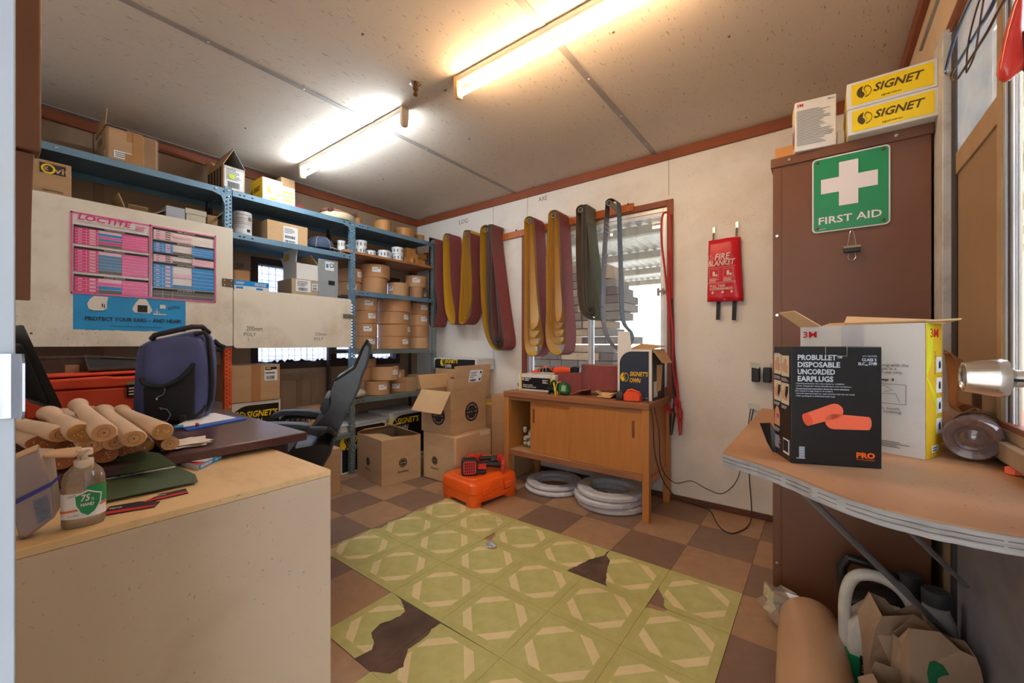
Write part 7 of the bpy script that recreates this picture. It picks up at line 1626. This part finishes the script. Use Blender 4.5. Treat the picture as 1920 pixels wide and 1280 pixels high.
decal('clear_tape', mat('frosted_tape', (206, 206, 210), .15), c.t, f, W_*.38, H_*.72, W_*.18, H_*.28, .0010)
c.flap('back', .07, 2.95, CARD2)
MB().slab([(-c.w/2, -c.d/2, H_), (-c.w/2+.05, -c.d/2, H_+.001), (-c.w/2-.005, -c.d/2-.02, H_+.045), (-c.w/2-.045, -c.d/2-.02, H_+.042)], .004).build('flap', CARD2, c.t)
MB().slab([(-c.w*.10, -c.d/2, H_+.002), (c.w/2, -c.d/2, H_+.002), (c.w/2+.045, .0, H_+.006), (c.w/2+.02, c.d/2, H_+.004), (-c.w*.15, -c.d/2+.05, H_+.022)], .004).build('flap', CARD2, c.t)
# orange edge of an object, offcut leather belt, plastic bottle lying down
bt = thing('plastic_bottle', 'large clear plastic bottle lying on its side at the back of the bench', 'bottle', (.268, 1.338, BZ_+.052), 0)
CP = glassy('clear_pet', (.90, .84, .88), .35, .06, haze=.42, hcol=(150, 120, 120))
b = MB(); b.M = Matrix.Rotation(-.30, 4, 'Z') @ Matrix.Rotation(-PI/2, 4, 'X')
b.lathe([(.006, .004), (.020, .010), (.034, .004), (.044, .0), (.0485, .008), (.0495, .03), (.047, .06), (.0495, .09), (.0495, .15), (.040, .19), (.016, .22), (.014, .24), (.001, .24)], 36); b.build('bottle_body', CP, bt, smooth=True)
b = MB(); b.M = Matrix.Rotation(-.30, 4, 'Z') @ Matrix.Rotation(-PI/2, 4, 'X'); b.lathe([(.0502, .09), (.0502, .15)], 36, caps=False); b.build('bottle_label', mat('olive_label', (110, 112, 96), .4, var=.2), bt, smooth=True)
b = MB(); b.M = Matrix.Rotation(-.30, 4, 'Z') @ Matrix.Rotation(-PI/2, 4, 'X')
for r in (.024, .036): b.M = Matrix.Rotation(-.30, 4, 'Z') @ Matrix.Rotation(-PI/2, 4, 'X'); b.lathe([(r, .006), (r+.002, .003), (r+.002, .006)], 30, closedprof=True)
b.build('base_rib', CP, bt, smooth=True)
LT = mat('tan_leather', (176, 122, 72), .6, var=.15, dirt=.3)
def curl(name, label, P, y0, y1, m, loc): 
    t = thing(name, label, 'leather', loc); MB().ribbon(catm(P, 5), y0, y1, .004).build('strap', m, t, smooth=True); return t
k0 = at(1778, 800, 'y', 1.62)
def LC(px, py, Y=1.60): p = at(px, py, 'y', Y); return (p.x-.262, p.z-BZ_)
t = curl('leather_offcut', 'curved brown leather offcut standing between the white carton and the window', [LC(1776, 662), LC(1786, 676), LC(1790, 700), (LC(1788, 730)), LC(1786, 755), LC(1792, 768), LC(1802, 772), LC(1822, 764), LC(1836, 772)], -.03, .05, LT, (.262, 1.60, BZ_))
b = MB().slab([(LC(1778, 658)[0], .05, LC(1778, 655)[1]), (LC(1814, 676)[0], .045, LC(1814, 676)[1]), (LC(1822, 700)[0], .045, LC(1822, 700)[1]), (LC(1792, 770)[0], .05, LC(1792, 770)[1])], .005).build('back_piece', LT, t)
t = thing('leather_tray', 'dark brown dusty tray at the back corner of the bench', 'tray', (.275, 1.63, BZ_)); MB().box(-.055, -.06, .0, .04, .10, .006).box(-.055, -.06, .006, -.050, .10, .04).box(-.05, -.06, .006, .04, -.055, .035).build('tray', mat('dark_leather', (70, 46, 34), .6, dirt=.3), t)
b = MB().puff([(-.02, 0), (.02, 0), (.024, .010), (.0, .018), (-.02, .012)], .03, .3, 6); tag(b.build('orange_earplug', mat('ear_orange', (246, 110, 78)), None, loc=tuple(at(1915, 890, 'z', BZ_+.001)), rot=(0, 0, .3), smooth=True), 'small orange foam piece at the right end of the bench', 'earplug')
# hanging red handle and wire hangers near the window head
rh = thing('red_handled_tool', 'red plastic handled tool hanging beside the window at the upper right', 'tool', (.272, 1.14, 1.60)); 
def RH(px, py): p = at(px, py, 'y', 1.14); return (p.x-.272, p.z-1.60)
MB().puff([RH(*q) for q in ((1870, 130), (1868, 138), (1874, 150), (1884, 154), (1896, 150), (1904, 140), (1922, 132), (1924, 100), (1912, 60), (1916, 20), (1918, -20), (1905, -10), (1893, 30), (1884, 60), (1876, 95))], .03, .35, 8).build('grip', mat('glossy_red', (222, 62, 48), .25, var=.05, coat=.4), rh, smooth=True, sub=1)
MB().puff([RH(*q) for q in ((1916, 62), (1911, 85), (1913, 118), (1924, 132), (1940, 120), (1940, 60))], .034, .3, 6, -.002).build('inlay', mat('navy_inlay', (50, 62, 84), .4), rh, smooth=True)
MB().tube([(RH(1912, -15)[0], 0, RH(1912, -15)[1]), (.035, 0, .30), (.05, 0, .36)], .004, 6).build('wire_hook', CHROME, rh)
WI = mat('blue_grey_wire', (96, 112, 144), .3, .8); WI2 = mat('brown_wire', (96, 70, 52), .5, .4)
def hang(label, pts, r, m, X=.285):
    P = [at(x, y, 'x', X) for x, y in pts]; o0 = P[0].copy(); t = thing('wire_hanger', label, 'hanger', tuple(o0), 0, None)
    MB().tube([p-o0 for p in smooth_pts(P, 5)], r, 7).build('wire', m, t, smooth=True)
hang('outer blue grey wire loop hanging at the window head', [(1828, -12), (1812, 20), (1790, 72), (1776, 120), (1774, 136), (1779, 140), (1790, 128), (1820, 80), (1850, 30), (1868, -5)], .0038, WI)
hang('thin wire loop hanging in front of the window head', [(1840, -10), (1826, 35), (1815, 85), (1812, 130), (1814, 133), (1828, 100), (1838, 40), (1846, -10)], .0018, WI2, .28)
hang('brown wire loop hanging nearest the window glass', [(1890, -10), (1868, 28), (1850, 62), (1820, 110), (1795, 148), (1786, 150), (1783, 142), (1790, 126)], .0026, WI2, .275)
tag(box('hanger_rod', BR_, None, .27, .95, 2.085, .278, 1.95, 2.093), 'thin steel rod along the head of the right window', 'rod')

# ============================================================ UNDER THE BENCH
PK = mat('brown_wrapping_paper', (206, 164, 128), .32, var=.07, scale=4, bump=.6, bscale=9, dirt=.15, dcol=(150, 110, 80))
pr_ = thing('paper_roll', 'large roll wrapped in brown paper and film leaning on the floor under the bench', 'roll', (-.035, 1.66, 0))
A, B_ = Vector((.005, .13, .10)), Vector((.045, -.62, .12)); d = (B_-A)
M_ = d.to_track_quat('Z', 'Y').to_matrix().to_4x4(); M_.translation = A
b = MB(); b.M = M_; b.lathe([(.001, -.012), (.05, -.012), (.078, .0), (.088, .02), (.092, .10), (.094, .35), (.096, d.length), (.001, d.length)], 36); b.build('wrapped_roll', PK, pr_, smooth=True)
b = MB(); n = 11; rings = []
rnd = random.Random(5)
for j, (y, r) in enumerate(((0.0, .055), (.03, .075), (.07, .08), (.11, .070), (.15, .075), (.19, .02))):
    rings.append([(-.035-y*.35+r*rnd.uniform(.7, 1.2)*math.cos(2*PI*i/n), .14+y*.45, .085+r*rnd.uniform(.7, 1.2)*math.sin(2*PI*i/n)) for i in range(n)])
b.loft(rings).build('film_tail', glassy('crinkled_film', (.95, .93, .92), .3, .12, haze=.3, hcol=(206, 190, 176)), pr_)
# containers
BKJ = mat('black_can', (34, 34, 38), .35, var=.15, dirt=.2)
jc = thing('black_jerry_can', 'black plastic oil container with handle against the cupboard under the bench', 'container', (.165, 1.85, 0), .05)
q = [(-.11, 0), (.10, 0), (.105, .02), (.105, .24), (.07, .30), (.03, .32), (-.06, .345), (-.105, .345), (-.115, .32), (-.115, .02)]
MB().puff([(-.11, .0), (.105, 0), (.108, .02), (.108, .20), (.075, .26), (.02, .262), (-.11, .215)], .13, .12, 6).build('body', BKJ, jc, smooth=True)
MB().tube([(-.10, 0, .19), (-.105, 0, .30), (-.085, 0, .335), (-.03, 0, .33), (.03, 0, .305), (.06, 0, .27)], .016, 10).build('handle', BKJ, jc, smooth=True)
MB().lathe([(.024, .26), (.024, .29), (.030, .29), (.030, .322), (.027, .327), (.001, .327)], 20).build('cap', mat('dusty_black_cap', (64, 62, 62), .6), jc, loc=(.072, 0, 0), smooth=True)
f = face((-.05, -.067, .10), (1, 0, 0), (0, 0, 1)); decal('label', INK, jc, f, .03, .03, .11, .10, .001); decal('red_label', RED3, jc, f, .06, .075, .05, .035, .0018); txt('SCA', f, .065, .095, .03, .010, CHW, jc, bold=.02, e=.0026)
CLR = mat('milky_jug_plastic', (206, 198, 186), .35, var=.08, dirt=.25)
jg = thing('clear_jug', 'milky plastic jug of green liquid with a big loop handle under the bench', 'jug', (.145, 1.66, 0), .0)
MB().puff([(-.085, .0), (.09, .0), (.095, .03), (.095, .24), (.05, .285), (-.03, .285), (-.078, .23), (-.088, .03)], .11, .12, 6).build('body', CLR, jg, smooth=True)
MB().puff([(-.086, .012), (.088, .012), (.092, .14), (-.087, .15)], .113, .12, 6).build('green_liquid', mat('green_coolant', (26, 150, 96), .3, var=.08), jg, smooth=True)
MB().tube(smooth_pts([(-.080, -.02, .10), (-.084, -.02, .20), (-.082, -.02, .30), (-.062, -.02, .362), (-.02, -.02, .382), (.03, -.02, .372), (.065, -.02, .33), (.085, -.02, .25)], 4), .0165, 10).build('handle', CLR, jg, smooth=True)
MB().lathe([(.02, .285), (.02, .295), (.025, .295), (.025, .315), (.001, .317)], 16).build('cap', BKJ, jg, loc=(-.015, .03, -.05), smooth=True)
f = face((-.03, -.058, .02), (1, 0, 0), (0, 0, 1)); decal('label', INK, jg, f, -.02, .0, .05, .13, .001); bars('yellow_rule', YEL, jg, f, [(-.016, .1-.009*i, .036, .003) for i in range(3)], .002); lines(CHW, jg, f, -.015, .01, .036, .06, 8, .002)
wbt = thing('white_bottle', 'white bottle with a dusty black cap under the bench by the wall', 'bottle', (.272, 1.71, 0))
MB().lathe([(.001, 0), (.048, 0), (.05, .01), (.05, .22), (.044, .265), (.030, .300), (.028, .320), (.001, .320)], 28).build('body', mat('grey_white_bottle', (186, 182, 176), .4, dirt=.2), wbt, smooth=True); MB().lathe([(.031, .316), (.032, .352), (.029, .357), (.001, .357)], 24).build('cap', MC['dusty_black_cap'], wbt, smooth=True)
PB_ = mat('brown_paper_bag', (170, 138, 110), .7, var=.1, bump=.4, bscale=12)
for nm, lab, loc, rz, wd_, hb, logo, sd_ in (
    ('paper_bag', 'brown paper bag with green leaf logo under the bench', (.235, 1.48, 0), .45, .155, .345, True, 4),
    ('paper_bag', 'torn open brown paper bag between the jug and the leaf logo bag', (.175, 1.565, 0), .30, .14, .345, False, 9),
    ('paper_bag', 'small crumpled brown paper bag nearest the camera under the bench', (.160, 1.405, 0), .35, .125, .235, False, 12)):
    t = thing(nm, lab, 'bag', loc, rz); rnd = random.Random(sd_); w2_, d2_ = wd_/2, .036; b = MB(); rings = []
    base = [(-w2_, -d2_), (-w2_*.33, -d2_), (w2_*.33, -d2_), (w2_, -d2_), (w2_*1.02, 0), (w2_, d2_), (w2_*.33, d2_), (-w2_*.33, d2_), (-w2_, d2_), (-w2_*1.02, 0)]
    for j, z in enumerate((0, .35, .62, .85, 1.0)):
        k = .95 if j == 0 else 1
        rings.append([(x*k*(1-.12*(j == 4)*(1 if abs(x) > w2_*.9 else 0))+rnd.uniform(-.004, .004)*j, y*(1-.0*j)+rnd.uniform(-.006, .006)*(j > 0)*(0 if (logo and y < 0 and j < 4) else 1), z*hb+(rnd.uniform(-.035, .03) if j == 4 else 0)) for x, y in base])
    b.loft(rings, True, False); n_ = len(base); b.add([rings[0][i] for i in range(n_)], [tuple(range(n_))])
    o = b.build('bag', PB_, t); md = o.modifiers.new('s', 'SOLIDIFY'); md.thickness = .0012
    MB().slab([(-w2_*.9, -d2_-.001, hb*.80), (w2_*.5, -d2_-.001, hb*.86), (w2_*.7, -d2_-.028, hb*.70), (-w2_*.6, -d2_-.026, hb*.62)], .001).build('folded_lip', PB_, t) if not logo else None
    if logo:
        f = face((-.075, -.0362, 0), (1, 0, 0), (0, 0, 1)); LG = mat('leaf_green', (24, 108, 66), .6)
        decal('leaf_logo', LG, t, f, .030, .215, .055, .085, .003, poly=[(.0, .6), (.1, .95), (.3, 1), (.6, .9), (.85, .65), (.6, .6), (.4, .5), (.42, .2), (.6, .0), (.3, .1), (.08, .3)]); decal('leaf_logo', LG, t, f, .080, .200, .045, .045, .003, poly=[(.0, .5), (.2, .9), (.6, 1), (1, .7), (.75, .3), (.7, 0), (.3, 0), (.05, .2)])
# worn timber piece on hooks beside the door at the left edge
hd = thing('hanging_timber', 'worn brown timber handle hanging at the left edge behind the door jamb', 'timber', (-.655, .033, 1.10))
WB_ = mat('worn_brown_timber', (124, 80, 54), .5, var=.25, scale=5, stretch=(1, 1, .25), dirt=.4, dcol=(56, 36, 26))
MB().loft([[(x, y, z) for x, y in [(-.014, -.019), (.014, -.016), (.016, .006), (-.012, .006)]] for z in (.182, .19, .80)]).build('upper_block', WB_, hd, bevel=.002)
MB().loft([[(x*s, y*s-.004, z) for x, y in [(-.012, -.014), (.012, -.012), (.012, .006), (-.010, .006)]] for z, s in ((.030, .55), (.10, .62), (.14, .72), (.18, .95))]).build('tapered_handle', WB_, hd, bevel=.001)
